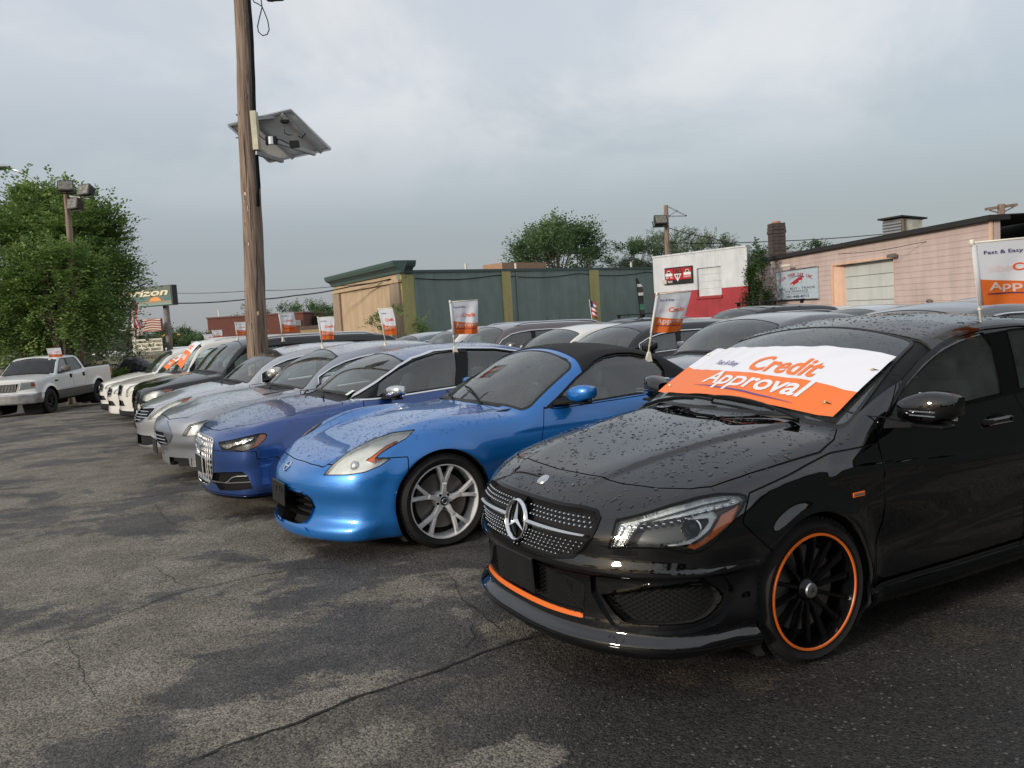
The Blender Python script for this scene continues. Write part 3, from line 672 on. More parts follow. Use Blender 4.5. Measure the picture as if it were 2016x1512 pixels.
def star_shape(mb, R_, y, th, axis='y'):
 """three-pointed star, ridged, in the x-z plane, facing -y"""
 for k in range(3):
  a = math.pi/2+2*math.pi*k/3; s1, s2 = a+math.pi/3, a-math.pi/3; ri = R_*0.13
  tip = (R_*math.cos(a), y, R_*math.sin(a)); v1 = (ri*math.cos(s1), y, ri*math.sin(s1)); v2 = (ri*math.cos(s2), y, ri*math.sin(s2)); top = (0, y-th, 0)
  mb.add([tip, v1, v2, top], [(0, 1, 3), (0, 3, 2), (0, 2, 1)])
def lathe_on(name, prof, P, n, mat, parent, seg=28):
 """small lathe with its axis along the outward normal n at P; prof (r, out)"""
 mb = MB(); mb.lathe(prof, seg); Mx = frame_at(n); mb.V = [tuple(Mx @ Vector(v)+Vector(P)) for v in mb.V]
 o = mb.build(name, mat, parent); autosmooth(o, 35); fixn(o); return o
def flip(mb): mb2 = MB(); mb2.V = [(v[0], -v[1], v[2]) for v in mb.V]; mb2.F = [f[::-1] for f in mb.F]; mb2.M = mb.M[:]; return mb2
def both_sides(name, mb, mat, parent, smooth=35, sides=(-1, 1)):
 """mb is modelled on +y; builds the camera-side one and its mirror as separate parts"""
 out = []
 for sd in sides:
  q = mb if sd > 0 else flip(mb); o = q.build(name, mat, parent)
  if smooth: autosmooth(o, smooth)
  fixn(o); out.append(o)
 return out
def mesh_net(F, poly, on, d=0.022, r=0.0022, off=0.012, diag=True, axis='q', cross=True):
 """lattice of thin bars following the surface inside an outline (2-D in the projection of `on`)"""
 sd = poly_sdf(poly); P = np.array(poly); lo, hi = P.min(0), P.max(0); mb = MB(); dirs = [(1, 0.55), (1, -0.55)] if diag else [(1, 0), (0, 1)]
 if not cross: dirs = dirs[:1]
 for dx, dz in dirs:
  nrm = np.array([-dz, dx]); nrm = nrm/np.linalg.norm(nrm); dr = np.array([dx, dz])/np.hypot(dx, dz)
  cs = [float(np.dot(nrm, p)) for p in [(lo[0], lo[1]), (lo[0], hi[1]), (hi[0], lo[1]), (hi[0], hi[1])]]
  for k in np.arange(min(cs), max(cs), d):
   t = np.arange(-2, 2, 0.012); L_ = nrm[None]*k+dr[None]*t[:, None]; ins = sd(L_[:, 0], L_[:, 1]) < 0
   i = 0
   while i < len(t):
    if ins[i]:
     j = i
     while j+1 < len(t) and ins[j+1]: j += 1
     if j > i:
      Q = L_[i:j+1]; Q = Q[::3] if len(Q) > 6 else Q[[0, -1]]
      W_ = on(F, Q[:, 0], Q[:, 1]); N_ = normals_of(F, W_); W_ = W_-N_*off
      mb.tube(W_, r, 3, cap=False)
     i = j+1
    else: i += 1
 return mb
PROT = {}
def seats_into(root, c, x1=None, mat='seat', rear=True):
 zb = c.get('seatz', 0.42); x = c.get('seatx', 2.15); x2 = x+0.85
 def seat(cx, cy, wd):
  s = MB(); s.box((cx-0.08, cy, zb+0.02), (0.52, wd, 0.16), None, 0, 0.04)
  Mx = Matrix.Rotation(R(18), 3, 'Y'); s.box((cx+0.27, cy, zb+0.36), (0.13, wd*0.92, 0.60), Mx, 0, 0.045)
  s.box((cx+0.37, cy, zb+0.73), (0.09, 0.24, 0.17), Mx, 0, 0.035)
  return s
 for cy in (-0.37, 0.37):
  o = seat(x, cy, 0.50).build('seat', M[mat], root); autosmooth(o, 50)
 if rear:
  o = seat(x2, 0, 1.20).build('rear_seat', M[mat], root); autosmooth(o, 50)
def finish_car(c, f, root, paintm, h, side_opt=()):
 """cuts the shell into panels and builds every part. f: feature dict"""
 s = build_skin(c, h); F = c['F']
 for (wx, wz, tr, ar) in c['wheels']:
  s.region('void', XZ, lambda u, v, wx=wx, wz=wz, ar=ar: np.hypot(u-wx, v-wz)-ar, lambda P: P[:, 1] > 0.45)
 if 'pre' in f: f['pre'](s)
 # glass
 if c['zr'] is not None:
  sidep = lambda P: (P[:, 1] > 0.35) & (P[:, 2] > c['belt']-0.12)
  if f.get('trim', True):
   s.region('window_trim', XZ, poly_sdf(f['dlo'], f.get('dlosm', 0)), sidep, ['body'], off=f.get('trimw', 0.012))
  s.region('pillar_trim', XZ, poly_sdf(f['dlo'], f.get('dlosm', 0)), sidep, ['body', 'window_trim'])
  for i, wp in enumerate(f['windows']):
   s.region('window%d' % i, XZ, poly_sdf(wp), lambda P: (P[:, 1] > 0.35) & (P[:, 2] > c['belt']-0.12), ['pillar_trim'])
  xh, pw = f['header'], f.get('pillar', 0.075)
  def ws(P, _, g=0.0):
   x, y, z = P.T; a = y-(gside(c, x, z)-pw); b = (x-0.10*(0.5-y*y)*0-xh+0.10*y*y)*1.0; l = low_top(c, x, y)+f.get('wslow', 0.035)-z
   return smax(smax(a, b, 0.05), l, 0.04)
  s.region('windshield_seal', FIELD, ws, lambda P: (P[:, 2] > c['belt']-0.05) & (P[:, 0] < xh+0.3), ['body'], off=0.014)
  s.region('windshield', FIELD, ws, lambda P: (P[:, 2] > c['belt']-0.05) & (P[:, 0] < xh+0.3), ['windshield_seal'])
  if 'rearglass' in f:
   xr, zl = f['rearglass']
   def rg(P, _):
    x, y, z = P.T; return smax(smax(y-(gside(c, x, z)-pw*1.2), xr-x, 0.05), zl-z, 0.04)
   s.region('rear_window', FIELD, rg, lambda P: (P[:, 2] > zl-0.1) & (P[:, 0] > xr-0.2), ['body'])
 if 'cowl' in f:     # black plenum between hood and glass
  s.region('cowl', FIELD, lambda P, _: smax(smax(f['cowl'](P[:, 1])-P[:, 0], P[:, 1]-f.get('cowlw', 0.70), 0.02), P[:, 0]-(f['cowl'](0)+0.9), 0.01),
                 lambda P: (P[:, 2] > c['zt'](0.9)-0.15) & (P[:, 0] < f['header']), ['body'])
 for nm, uv, poly, where, frm, off in f.get('regions', []):
  s.region(nm, uv, poly_sdf(poly) if not callable(poly) else poly, where, frm or ['body'], off=off)
 gap = f.get('gap', 0.0036)
 for nm, uv, poly, where in f.get('panels', []):
  sd = poly_sdf(poly); s.region(nm, uv, sd, where, ['body'], off=-gap); s.region('gap', uv, sd, where, ['body'], off=gap)
 finish_skin(s)
 for nm in f.get('soft', []): pass
 parts = {}
 parts['body'] = skin_mesh(s.extract(['body']), 'body', paintm, root)
 if 'gap' in s.names:
  g = s.extract(['gap'], 0.007); 
  if g: skin_mesh(g, 'panel_gap', M['liner'], root)
 for nm, uv, poly, where in f.get('panels', []):
  d = s.extract([nm], 0.0)
  if d is None: continue
  base = nm.rstrip('0123456789')
  if base in ('hood', 'front_bumper', 'trunk_lid', 'fuel'): skin_mesh(d, base, paintm, root)
  else:
   for sd in (-1, 1): skin_mesh(d, base, paintm, root, both=False, side=sd)
 if c['zr'] is not None:
  gm = M[f.get('glass', 'glass')]
  d = s.extract(['windshield'], 0.004); skin_mesh(d, 'windshield', gm, root)
  skin_mesh(s.extract(['windshield_seal'], 0.002), 'windshield_seal', M['trimblk'], root)
  for i in range(len(f['windows'])):
   d = s.extract(['window%d' % i], 0.010)
   if d:
    for sd in (-1, 1): skin_mesh(d, 'side_window', M[f.get('glass%d' % i, f.get('glass', 'glass'))], root, both=False, side=sd)
  d = s.extract(['pillar_trim'], 0.004, wall=True)
  if d: skin_mesh(d, 'pillar_trim', M['gloss_black'], root)
  if f.get('trim', True):
   d = s.extract(['window_trim'], -0.004, wall=True)
   if d: skin_mesh(d, 'window_trim', M[f.get('trimmat', 'chrome')], root)
  if 'rearglass' in f:
   d = s.extract(['rear_window'], 0.004)
   if d: skin_mesh(d, 'rear_window', gm, root)
 if 'cowl' in f:
  d = s.extract(['cowl'], 0.012)
  if d:
   P_, T_, N_ = d; lab_ = np.arange(len(P_)); key = np.round(P_, 5)
   for _ in range(400):
    m_ = lab_[T_].min(1); new = lab_.copy(); np.minimum.at(new, T_.ravel(), np.repeat(m_, 3)); new = new[new]
    if (new == lab_).all(): break
    lab_ = new
   u_, c_ = np.unique(lab_[T_[:, 0]], return_counts=True); T_ = T_[lab_[T_[:, 0]] == u_[c_.argmax()]]; u2, inv = np.unique(T_, return_inverse=True)
   skin_mesh((P_[u2], inv.reshape(T_.shape), N_[u2]), 'cowl', M['plastic'], root)
 for nm, mt, off, wall, mode in f.get('shells', []):
  d = s.extract([nm] if isinstance(nm, str) else nm[1:], off, wall); nmm = nm if isinstance(nm, str) else nm[0]
  if d is None: print('empty region', nm); continue
  pn = mode.split(':')[1] if ':' in mode else nmm
  if mode.startswith('both'): skin_mesh(d, pn, M[mt] if isinstance(mt, str) else mt, root)
  else:
   for sd in (-1, 1): skin_mesh(d, pn, M[mt] if isinstance(mt, str) else mt, root, both=False, side=sd)
 # cabin: dark inner skin, dashboard, floor
 if c['zr'] is not None:
  Fb = s.P[s.T].mean(1); 
  inner = (Fb[:, 2] > c['belt']-0.02) & np.isin(s.L, [s.names.index(n) for n in ('body', 'pillar_trim', 'window_trim', 'windshield_seal', 'soft_top') if n in s.names])
  inner &= (Fb[:, 0] > f.get('inx', f['header']-0.9))
  T = s.T[inner]; 
  if len(T):
   u, inv = np.unique(T, return_inverse=True); P = s.P[u]-s.N[u]*0.018
   skin_mesh((P, inv.reshape(T.shape)[:, ::-1], -s.N[u]), 'headliner', M['interior'], root)
  b = MB(); x0 = f.get('dashx', f['header']-0.72); bz = c['belt']
  b.add([(x0-0.25, -0.66, bz-0.02), (x0-0.25, 0.66, bz-0.02), (x0+0.16, 0.66, bz+0.01), (x0+0.16, -0.66, bz+0.01), (x0+0.25, 0.66, bz-0.14), (x0+0.25, -0.66, bz-0.14), (x0+0.20, 0.66, bz-0.5), (x0+0.20, -0.66, bz-0.5)],
              [(0, 3, 2, 1), (3, 5, 4, 2), (5, 7, 6, 4)])
  b.build('dashboard', M['interior'], root)
  if f.get('detail', True):
   w = MB(); n = 20; pts = [(x0+0.42+0.06*math.sin(2*math.pi*k/n), -0.37+0.185*math.cos(2*math.pi*k/n), bz-0.04+0.175*math.sin(2*math.pi*k/n)) for k in range(n+1)]
   w.tube(pts, 0.014, 6); w.bar((x0+0.2, -0.37, bz-0.1), (x0+0.42, -0.37, bz-0.04), 0.05, 0.05); w.bar((x0+0.42, -0.54, bz-0.04), (x0+0.42, -0.20, bz-0.04), 0.02, 0.05)
   w.build('steering_wheel', M['interior'], root)
   mi = MB(); mi.box((f['header']+0.0, 0, c['zr'](f['header'])-0.10), (0.03, 0.24, 0.07), None, 0, 0.012); mi.build('rear_view_mirror', M['interior'], root)
  b = MB(); b.box((c['len']*0.52, 0, 0.36), (c['len']*0.62, 1.45, 0.04)); b.build('floor_pan', M['liner'], root)
  seats_into(root, c, mat=f.get('seat', 'seat'), rear=f.get('rearseat', True))
 # wheel liners and arch lips
 for (wx, wz, tr, ar) in c['wheels']:
  l = MB(); n = 26; V = []; F_ = []
  for k in range(n+1):
   a = math.pi*(-0.22+1.44*k/n); ca, sa = math.cos(a), math.sin(a)
   P = on_side(F, [wx+ar*ca], wz+ar*sa)[0] if wz+ar*sa > c['zb']+0.02 else None
   yo = (P[1] if P is not None and P[1] > 0.5 else c['w'](wx)-0.03)-0.004
   for rr_, yy in ((ar+0.001, yo), (ar-0.006, yo-0.012), (ar+0.015, yo-0.04), (ar+0.02, 0.35)): V.append((wx+rr_*ca, yy, wz+rr_*sa))
  for k in range(n):
   for j in range(3): F_.append((k*4+j, k*4+j+1, (k+1)*4+j+1, (k+1)*4+j))
  l.add(V, F_); l.add([(wx+(ar+.02)*math.cos(a), 0.36, wz+(ar+.02)*math.sin(a)) for a in np.linspace(-0.22*math.pi, 1.22*math.pi, 20)], [tuple(range(20))])
  both_sides('wheel_liner', l, M['liner'], root, 30)
 return s, parts
def raindrops(s, root, n, rect, rmin=0.0025, rmax=0.007, names=None, up=0.72, seed=3, both=True, lift=0.0):
 g = np.random.default_rng(seed); L_ = [s.names.index(k) for k in (names or ['body', 'hood', 'windshield']) if k in s.names]
 T = s.T[np.isin(s.L, L_)]; C = s.P[T].mean(1); Nn = s.N[T].mean(1); m = (Nn[:, 2] > up) & (C[:, 0] > rect[0]) & (C[:, 0] < rect[1]); T = T[m]
 A = s.P[T]; ar = np.linalg.norm(np.cross(A[:, 1]-A[:, 0], A[:, 2]-A[:, 0]), axis=1)
 k = g.choice(len(T), n, p=ar/ar.sum()); u = g.random((n, 2)); fl = u.sum(1) > 1; u[fl] = 1-u[fl]
 P = A[k, 0]+(A[k, 1]-A[k, 0])*u[:, :1]+(A[k, 2]-A[k, 0])*u[:, 1:]; N = s.N[T[k]].mean(1); N /= np.linalg.norm(N, axis=1)[:, None]
 cl = np.sin(P[:, 0]*9+1.3)+np.sin(P[:, 1]*11+P[:, 0]*5)+np.sin(P[:, 0]*23-P[:, 1]*17)*0.7; keep = cl+g.random(n)*3.2 > 0.7; P = P[keep]; N = N[keep]; n = len(P)
 if both:
  sg = np.where(g.random(n) < 0.5, -1, 1); P = P*np.stack([np.ones(n), sg, np.ones(n)], 1); N = N*np.stack([np.ones(n), sg, np.ones(n)], 1)
 r = rmin+(rmax-rmin)*g.random(n)**3; t1 = np.cross(N, [0, 1.0, 0]); t1 /= np.linalg.norm(t1, axis=1)[:, None]; t2 = np.cross(N, t1)
 el = 0.7+0.7*g.random(n); ang = g.random(n)*6.28; V = []; K = 6
 for ring, (fr, fh) in enumerate(((1.0, 0.0), (0.72, 0.30))):
  for j in range(K):
   a = 2*math.pi*j/K; wob = 0.8+0.4*g.random(n); rx = np.cos(a)*r*fr*wob*el; ry = np.sin(a)*r*fr*wob
   ca, sa = np.cos(ang), np.sin(ang); X = rx*ca-ry*sa; Y = rx*sa+ry*ca
   V.append(P+t1*X[:, None]+t2*Y[:, None]+N*(fh*r+lift)[:, None])
 V.append(P+N*(0.40*r+lift)[:, None]); V = np.stack(V, 1); b = np.arange(n)[:, None]*(2*K+1); F_ = []
 for j in range(K):
  j2 = (j+1) % K; F_ += [(j, j2, K+j2), (j, K+j2, K+j), (K+j, K+j2, 2*K)]
 F_ = (b[:, :, None]+np.array(F_)[None]).reshape(-1, 3)
 o = mesh('raindrop', V.reshape(-1, 3), F_, M['water'] if True else None, root, smooth=True); o['kind'] = 'stuff'; return o
# ------------------------------------------------------------ the black compact coupe-sedan in the foreground
def build_cla():
 c = shape_cla(); F = c['F']
 root = empty('sedan_car', (-0.0288, 3.7716, 0.0), R(28), 'glossy black sedan with orange rimmed black wheels and a Credit Approval banner over its windshield', 'car', 'cars parked in the front row')
 pm = paint('black_paint', (0.0016, 0.0016, 0.0020), 0.0, 0.6); q_ = pm.node_tree.nodes['Principled BSDF']; q_.inputs['Specular IOR Level'].default_value = 0.0; q_.inputs['Coat IOR'].default_value = 1.75
 f = dict(header=2.03, pillar=0.07, wslow=0.03, glass='glass', glass1='glass')
 f['dlo'] = [(1.52, 0.985), (1.66, 1.085), (1.75, 1.147), (1.91, 1.222), (2.10, 1.287), (2.28, 1.325), (2.50, 1.345), (2.80, 1.345), (3.10, 1.318), (3.40, 1.262), (3.70, 1.170), (3.86, 1.10), (3.80, 1.07), (3.2, 1.047), (2.4, 1.015), (1.8, 0.990)]
 f['windows'] = [[(1.55, 0.99), (1.66, 1.075), (1.75, 1.135), (1.91, 1.210), (2.10, 1.275), (2.28, 1.313), (2.47, 1.332), (2.50, 1.26), (2.48, 1.17), (2.44, 1.025), (1.8, 1.0)],
     [(2.60, 1.03), (2.66, 1.25), (2.68, 1.333), (2.80, 1.333), (3.10, 1.306), (3.40, 1.25), (3.68, 1.16), (3.78, 1.08), (3.2, 1.055)]]
 f['trimmat'] = 'gloss_black'
 f['cowl'] = lambda y: 1.20-0.10*(np.asarray(y)/0.7)**2*0+0.13*(np.asarray(y)/0.75)**4
 f['cowlw'] = 0.74
 lampw = lambda P: (P[:, 0] < 0.9) & (P[:, 2] > 0.5) & (P[:, 2] < 0.9) & (P[:, 1] > 0.3)
 lamp = [(0.523, 0.718), (0.636, 0.746), (0.741, 0.776), (0.843, 0.799), (0.925, 0.806), (1.006, 0.797), (1.039, 0.785), (1.045, 0.771), (1.021, 0.734), (0.983, 0.689), (0.942, 0.648), (0.897, 0.615), (0.857, 0.597), (0.821, 0.592), (0.782, 0.602), (0.73, 0.614), (0.659, 0.617), (0.573, 0.612), (0.488, 0.603), (0.505, 0.653)]
 amber = [(1.018, 0.756), (0.983, 0.697), (0.922, 0.651), (0.874, 0.622), (0.84, 0.608), (0.807, 0.622), (0.863, 0.639), (0.903, 0.666), (0.932, 0.708), (0.94, 0.726), (0.985, 0.743)]
 drl = [(0.701, 0.628), (0.763, 0.626), (0.823, 0.633), (0.867, 0.656), (0.905, 0.688), (0.926, 0.722), (0.906, 0.742), (0.864, 0.738), (0.79, 0.722), (0.86, 0.722), (0.892, 0.722), (0.898, 0.712), (0.880, 0.688), (0.850, 0.660), (0.81, 0.645), (0.76, 0.637)]
 band = [(0.530, 0.706), (0.637, 0.735), (0.742, 0.764), (0.864, 0.788), (0.945, 0.793), (1.006, 0.784), (1.025, 0.766), (0.985, 0.756), (0.905, 0.748), (0.824, 0.738), (0.701, 0.720), (0.629, 0.712), (0.596, 0.674), (0.565, 0.622), (0.505, 0.613)]
 grille = [(-0.1, 0.735), (0.28, 0.735), (0.40, 0.738), (0.47, 0.732), (0.50, 0.712), (0.505, 0.677), (0.495, 0.635), (0.46, 0.590), (0.41, 0.552), (0.32, 0.535), (0.21, 0.526), (0.0, 0.519), (-0.1, 0.519)]
 fog = [(0.453, 0.397), (0.650, 0.446), (0.815, 0.464), (0.867, 0.460), (0.905, 0.438), (0.932, 0.403), (0.927, 0.383), (0.902, 0.355), (0.870, 0.331), (0.821, 0.314), (0.728, 0.306), (0.601, 0.300), (0.544, 0.304), (0.503, 0.335)]
 intake = [(-0.1, 0.47), (0.20, 0.47), (0.34, 0.43), (0.40, 0.345), (0.435, 0.312), (0.2, 0.302), (-0.1, 0.300)]
 lip = [(-0.1, 0.300), (0.2, 0.302), (0.435, 0.304), (0.440, 0.286), (0.2, 0.280), (-0.1, 0.277)]
 fw = lambda P: (P[:, 0] < 0.75) & (P[:, 2] < 0.9)
 f['regions'] = [
  ('grille_frame', YZ, grille, fw, None, 0.012), ('grille', YZ, grille, fw, ['grille_frame'], 0.0),
  ('lamp_bezel', QZ, lamp, lampw, None, 0.0), ('lamp', QZ, lamp, lampw, ['lamp_bezel'], -0.007),
  ('amber', QZ, amber, lampw, ['lamp'], 0), ('drl', QZ, drl, lampw, ['lamp'], 0), ('band', QZ, band, lampw, ['lamp'], 0),
  ('recess', QZ, [(0.40, 0.478), (0.60, 0.487), (0.88, 0.497), (0.945, 0.480), (0.978, 0.42), (0.965, 0.34), (0.915, 0.288), (0.80, 0.266), (0.60, 0.262), (0.49, 0.275), (0.44, 0.330), (0.40, 0.40)], lambda P: (P[:, 0] < .9) & (P[:, 2] < .6) & (P[:, 1] > 0.25), None, 0),
  ('intake', YZ, intake, fw, None, 0), ('lip', YZ, lip, fw, None, 0),
  ('fog_frame', QZ, fog, lambda P: (P[:, 0] < .9) & (P[:, 2] < .6) & (P[:, 1] > 0.25), ['recess'], 0.006), ('fog', QZ, fog, lambda P: (P[:, 0] < .9) & (P[:, 2] < .6) & (P[:, 1] > 0.25), ['fog_frame'], 0),
  ('splitter', FIELD, lambda P, _: P[:, 2]-(0.205-0.0*P[:, 1]), lambda P: (P[:, 0] < 0.75) & (P[:, 2] < 0.5), None, 0),
  ('sill', FIELD, lambda P, _: P[:, 2]-0.235, lambda P: (P[:, 0] > 1.2) & (P[:, 0] < 3.4) & (P[:, 2] < 0.5), None, 0),
 ]
 hood = [(0.251, -0.1), (0.251, 0.021), (0.262, 0.244), (0.296, 0.459), (0.36, 0.603), (0.448, 0.71), (0.524, 0.752), (0.66, 0.772), (0.80, 0.783), (1.107, 0.793), (1.234, 0.764), (1.335, 0.701), (1.25, 0.5), (1.20, 0.2), (1.198, -0.1)]
 topw = lambda P: (P[:, 2] > 0.72)
 sidew = lambda P: (P[:, 1] > 0.55)
 d1 = [(1.44, 0.965), (1.43, 0.834), (1.41, 0.55), (1.33, 0.285), (1.36, 0.245), (2.46, 0.245), (2.50, 0.5), (2.535, 1.02), (2.50, 1.037), (1.55, 1.0)]
 d2 = [(2.547, 1.02), (2.512, 0.5), (2.472, 0.245), (3.22, 0.245), (3.30, 0.45), (3.50, 0.66), (3.66, 0.85), (3.72, 1.06), (3.2, 1.06), (2.56, 1.04)]
 bump = [(-0.2, 0.30), (0.635, 0.30), (0.64, 0.56), (0.60, 0.60), (0.50, 0.70), (0.40, 0.60), (-0.2, 0.60)]
 f['panels'] = [('hood', XY, hood, topw), ('front_fender', XZ, [(1.425, 0.90), (1.405, 0.55), (1.30, 0.26), (1.10, 0.24), (0.70, 0.56), (0.585, 0.685), (0.62, 0.735), (0.66, 0.79), (1.15, 0.885)], sidew), ('door1', XZ, d1, sidew), ('door2', XZ, d2, sidew)]
 f['shells'] = [
  ('grille_frame', 'gloss_black', -0.004, True, 'both:grille_frame'), ('grille', 'liner', 0.035, True, 'both:grille'),
  (('headlight', 'lamp', 'amber', 'drl', 'band'), 'lens', 0.001, False, 'each'), ('lamp_bezel', 'gloss_black', -0.001, True, 'each'),
  ('lamp', 'lampdark', 0.055, True, 'each:lamp_housing'), ('amber', 'amber', 0.012, True, 'each:turn_signal'),
  ('drl', M['white_drl'], 0.010, True, 'each:daytime_light'), ('band', M['band_glass'], 0.022, True, 'each:lamp_reflector'),
  ('intake', 'liner', 0.05, True, 'both:lower_intake'), ('lip', 'orange', -0.007, True, 'both:orange_trim_strip'),
  ('recess', pm, 0.020, True, 'each:bumper_recess'), ('fog_frame', 'gloss_black', 0.014, True, 'each:intake_frame'), ('fog', 'liner', 0.06, True, 'each:side_intake'),
  ('splitter', pm, -0.004, True, 'both:front_splitter'), ('sill', 'gloss_black', -0.014, True, 'both:side_sill')]
 s, parts = finish_car(c, f, root, pm, 0.0155)
 # lattices
 for sd in (1, -1):
  mb = mesh_net(F, fog, on_q, 0.017, 0.0019, 0.030); mb = mb if sd > 0 else flip(mb); o = mb.build('intake_mesh', M['plastic'], root); o['kind'] = 'stuff'
 it = [(-0.40, 0.345), (-0.34, 0.43), (-0.2, 0.47), (0.2, 0.47), (0.34, 0.43), (0.40, 0.345), (0.435, 0.312), (0.2, 0.302), (-0.2, 0.302), (-0.435, 0.312)]
 o = mesh_net(F, it, on_front, 0.017, 0.0019, 0.014).build('intake_mesh', M['plastic'], root); o['kind'] = 'stuff'
 # pin grille: rows of chromed studs
 gfull = [(-y, z) for y, z in grille[1:-1]][::-1]+grille[1:-1]; sd = poly_sdf(gfull); mb = MB(); pts = []
 for r_, zz in enumerate(np.arange(0.530, 0.735, 0.0165)):
  for yy in np.arange(-0.5, 0.5, 0.028): pts.append((yy+(0.014 if r_ % 2 else 0), zz))
 pts = np.array(pts); pts = pts[sd(pts[:, 0], pts[:, 1]) < -0.010]; pts = pts[(np.hypot(pts[:, 0], pts[:, 1]-0.636) > 0.10) & (np.abs(pts[:, 1]-0.645) > 0.020)]
 Wp = on_front(F, pts[:, 0], pts[:, 1])
 for p in Wp: mb.add([(p[0]+0.002, p[1]+0.0042*math.cos(a), p[2]+0.0042*math.sin(a)) for a in np.linspace(0, 6.283, 7)[:-1]]+[(p[0]-0.004, p[1], p[2])]+[(p[0]+0.03, p[1]+0.0015*math.cos(a), p[2]+0.0015*math.sin(a)) for a in (0, 2.1, 4.2)],
      [(i, (i+1) % 6, 6) for i in range(6)]+[(7, 8, 1, 0), (8, 9, 3, 2), (9, 7, 5, 4)])
 o = fixn(mb.build('grille_stud', M['chrome'], root)); o['kind'] = 'stuff'
 # star badge, louvre bars
 P = on_front(F, [0.0], 0.636)[0]; n = Vector((-0.985, 0, 0.17)); Mx = frame_at(n)
 mb = MB(); mb.lathe([(0.082, 0.0), (0.086, 0.012), (0.0905, 0.015), (0.095, 0.012), (0.098, 0.0)], 48); ring = mb
 for k, (nm, m_) in enumerate((('badge_ring', ring), )):
  m_.V = [tuple(Mx @ Vector((v[0], v[1], v[2]))+Vector(P)-n*0.004) for v in m_.V]; o = m_.build(nm, M['chrome'], root); autosmooth(o, 40); fixn(o)
 mb = MB(); star_shape(mb, 0.086, 0.0, -0.016); mb.V = [tuple(Mx @ Vector((v[0], v[1], v[2]))+Vector(P)) for v in mb.V]; fixn(mb.build('star_badge', M['chrome'], root))
 mb = MB(); mb.lathe([(0, 0.0), (0.085, 0.0), (0.085, -0.02)], 32); mb.V = [tuple(Mx @ Vector(v)+Vector(P)-n*0.01) for v in mb.V]; mb.build('badge_backing', M['gloss_black'], root)
 for sg in (1, -1):
  ys = np.linspace(0.085, 0.475, 14); zz = 0.645+0.0*ys; Wq = on_front(F, ys, zz); mb = MB(); V = []
  for i, p in enumerate(Wq):
   hh = 0.0125*(1-0.55*(i/13)**1.5); V += [(p[0]-0.004, p[1], p[2]+hh), (p[0]-0.016, p[1], p[2]+hh*0.2), (p[0]-0.004, p[1], p[2]-hh), (p[0]+0.02, p[1], p[2])]
  mb.add(V, [(i*4+j, i*4+(j+1) % 4, (i+1)*4+(j+1) % 4, (i+1)*4+j) for i in range(13) for j in range(4)]+[(0, 1, 2, 3), (55, 54, 53, 52)])
  mb = mb if sg > 0 else flip(mb); fixn(mb.build('grille_bar', M['satin'], root))
 # hood roundel
 P = on_top(F, [0.165], 0.0)[0]; n = normals_of(F, np.array([P]))[0]; lathe_on('hood_badge', [(0, 0.003), (0.024, 0.003), (0.030, 0.004), (0.033, 0.0)], P, n, M['satin'], root)
 # projector lenses
 for sg in (1, -1):
  P = on_q(F, [0.822], 0.690)[0]; n = normals_of(F, np.array([P]))[0]; n = n*0.5+np.array([-0.8, 0.45, 0.1]); n /= np.linalg.norm(n); P = P-n*0.040
  for nm, pr, mt in (('lamp_ring', [(0.033, 0.0), (0.036, 0.012), (0.041, 0.010), (0.043, -0.02)], 'chrome'), ('projector_lens', [(0, 0.012), (0.012, 0.010), (0.024, 0.004), (0.033, -0.006)], 'gloss_black')):
   mb = MB(); mb.lathe(pr, 32); Mx = frame_at(n); mb.V = [tuple(Mx @ Vector(v)+Vector(P)) for v in mb.V]; mb = mb if sg > 0 else flip(mb)
   o = mb.build(nm, M[mt], root); autosmooth(o, 40); fixn(o)
 # rows of small light cells inside the clear upper band of each lamp
 for sg in (1, -1):
  mb = MB()
  for (qa, za, qb, zb_, n_) in ((0.545, 0.695, 0.99, 0.768, 15), (0.60, 0.690, 0.93, 0.752, 12), (0.548, 0.690, 0.510, 0.618, 8), (0.585, 0.688, 0.548, 0.622, 7)):
   t = np.linspace(0, 1, n_); W_ = on_q(F, qa+(qb-qa)*t, za+(zb_-za)*t); N_ = normals_of(F, W_)
   for p, nn in zip(W_-N_*0.016, N_):
    Mx = frame_at(nn); mb.box(tuple(p), (0.017, 0.010, 0.010), Mx, 0, 0.003)
  mb = mb if sg > 0 else flip(mb); o = fixn(mb.build('lamp_cell', M['chrome'], root)); o['kind'] = 'stuff'
  W_ = on_q(F, np.array([0.50, 0.62, 0.76, 0.88, 0.98]), np.array([0.600, 0.712, 0.748, 0.772, 0.778])); mb = MB(); W_ = W_[1:]-normals_of(F, W_[1:])*0.012; mb.tube(W_, 0.004, 5); mb = mb if sg > 0 else flip(mb); mb.build('lamp_divider', M['lampdark'], root, True)
 # plate holder
 P = on_front(F, [0.02], 0.41)[0]; mb = MB(); Mx = Matrix.Rotation(R(-3), 3, 'Y'); mb.box((P[0]-0.020, 0.03, 0.405), (0.012, 0.345, 0.165), Mx, 0, 0.005)
 for yy in (-0.09, 0.15):
  for zz in (0.45, 0.38): mb.lathe([(0, -0.010), (0.005, -0.009), (0.007, -0.006)], 8, axis='x', c=(P[0]-0.020, yy, zz))
 o = mb.build('plate_holder', M['plate_black'], root); autosmooth(o, 30)
 # door mirrors
 mirror(root, F, (1.60, 0.0, 1.040), size=(0.16, 0.235, 0.158), paintm=pm, cw=c, foot=(1.56, 0.965), led=True)
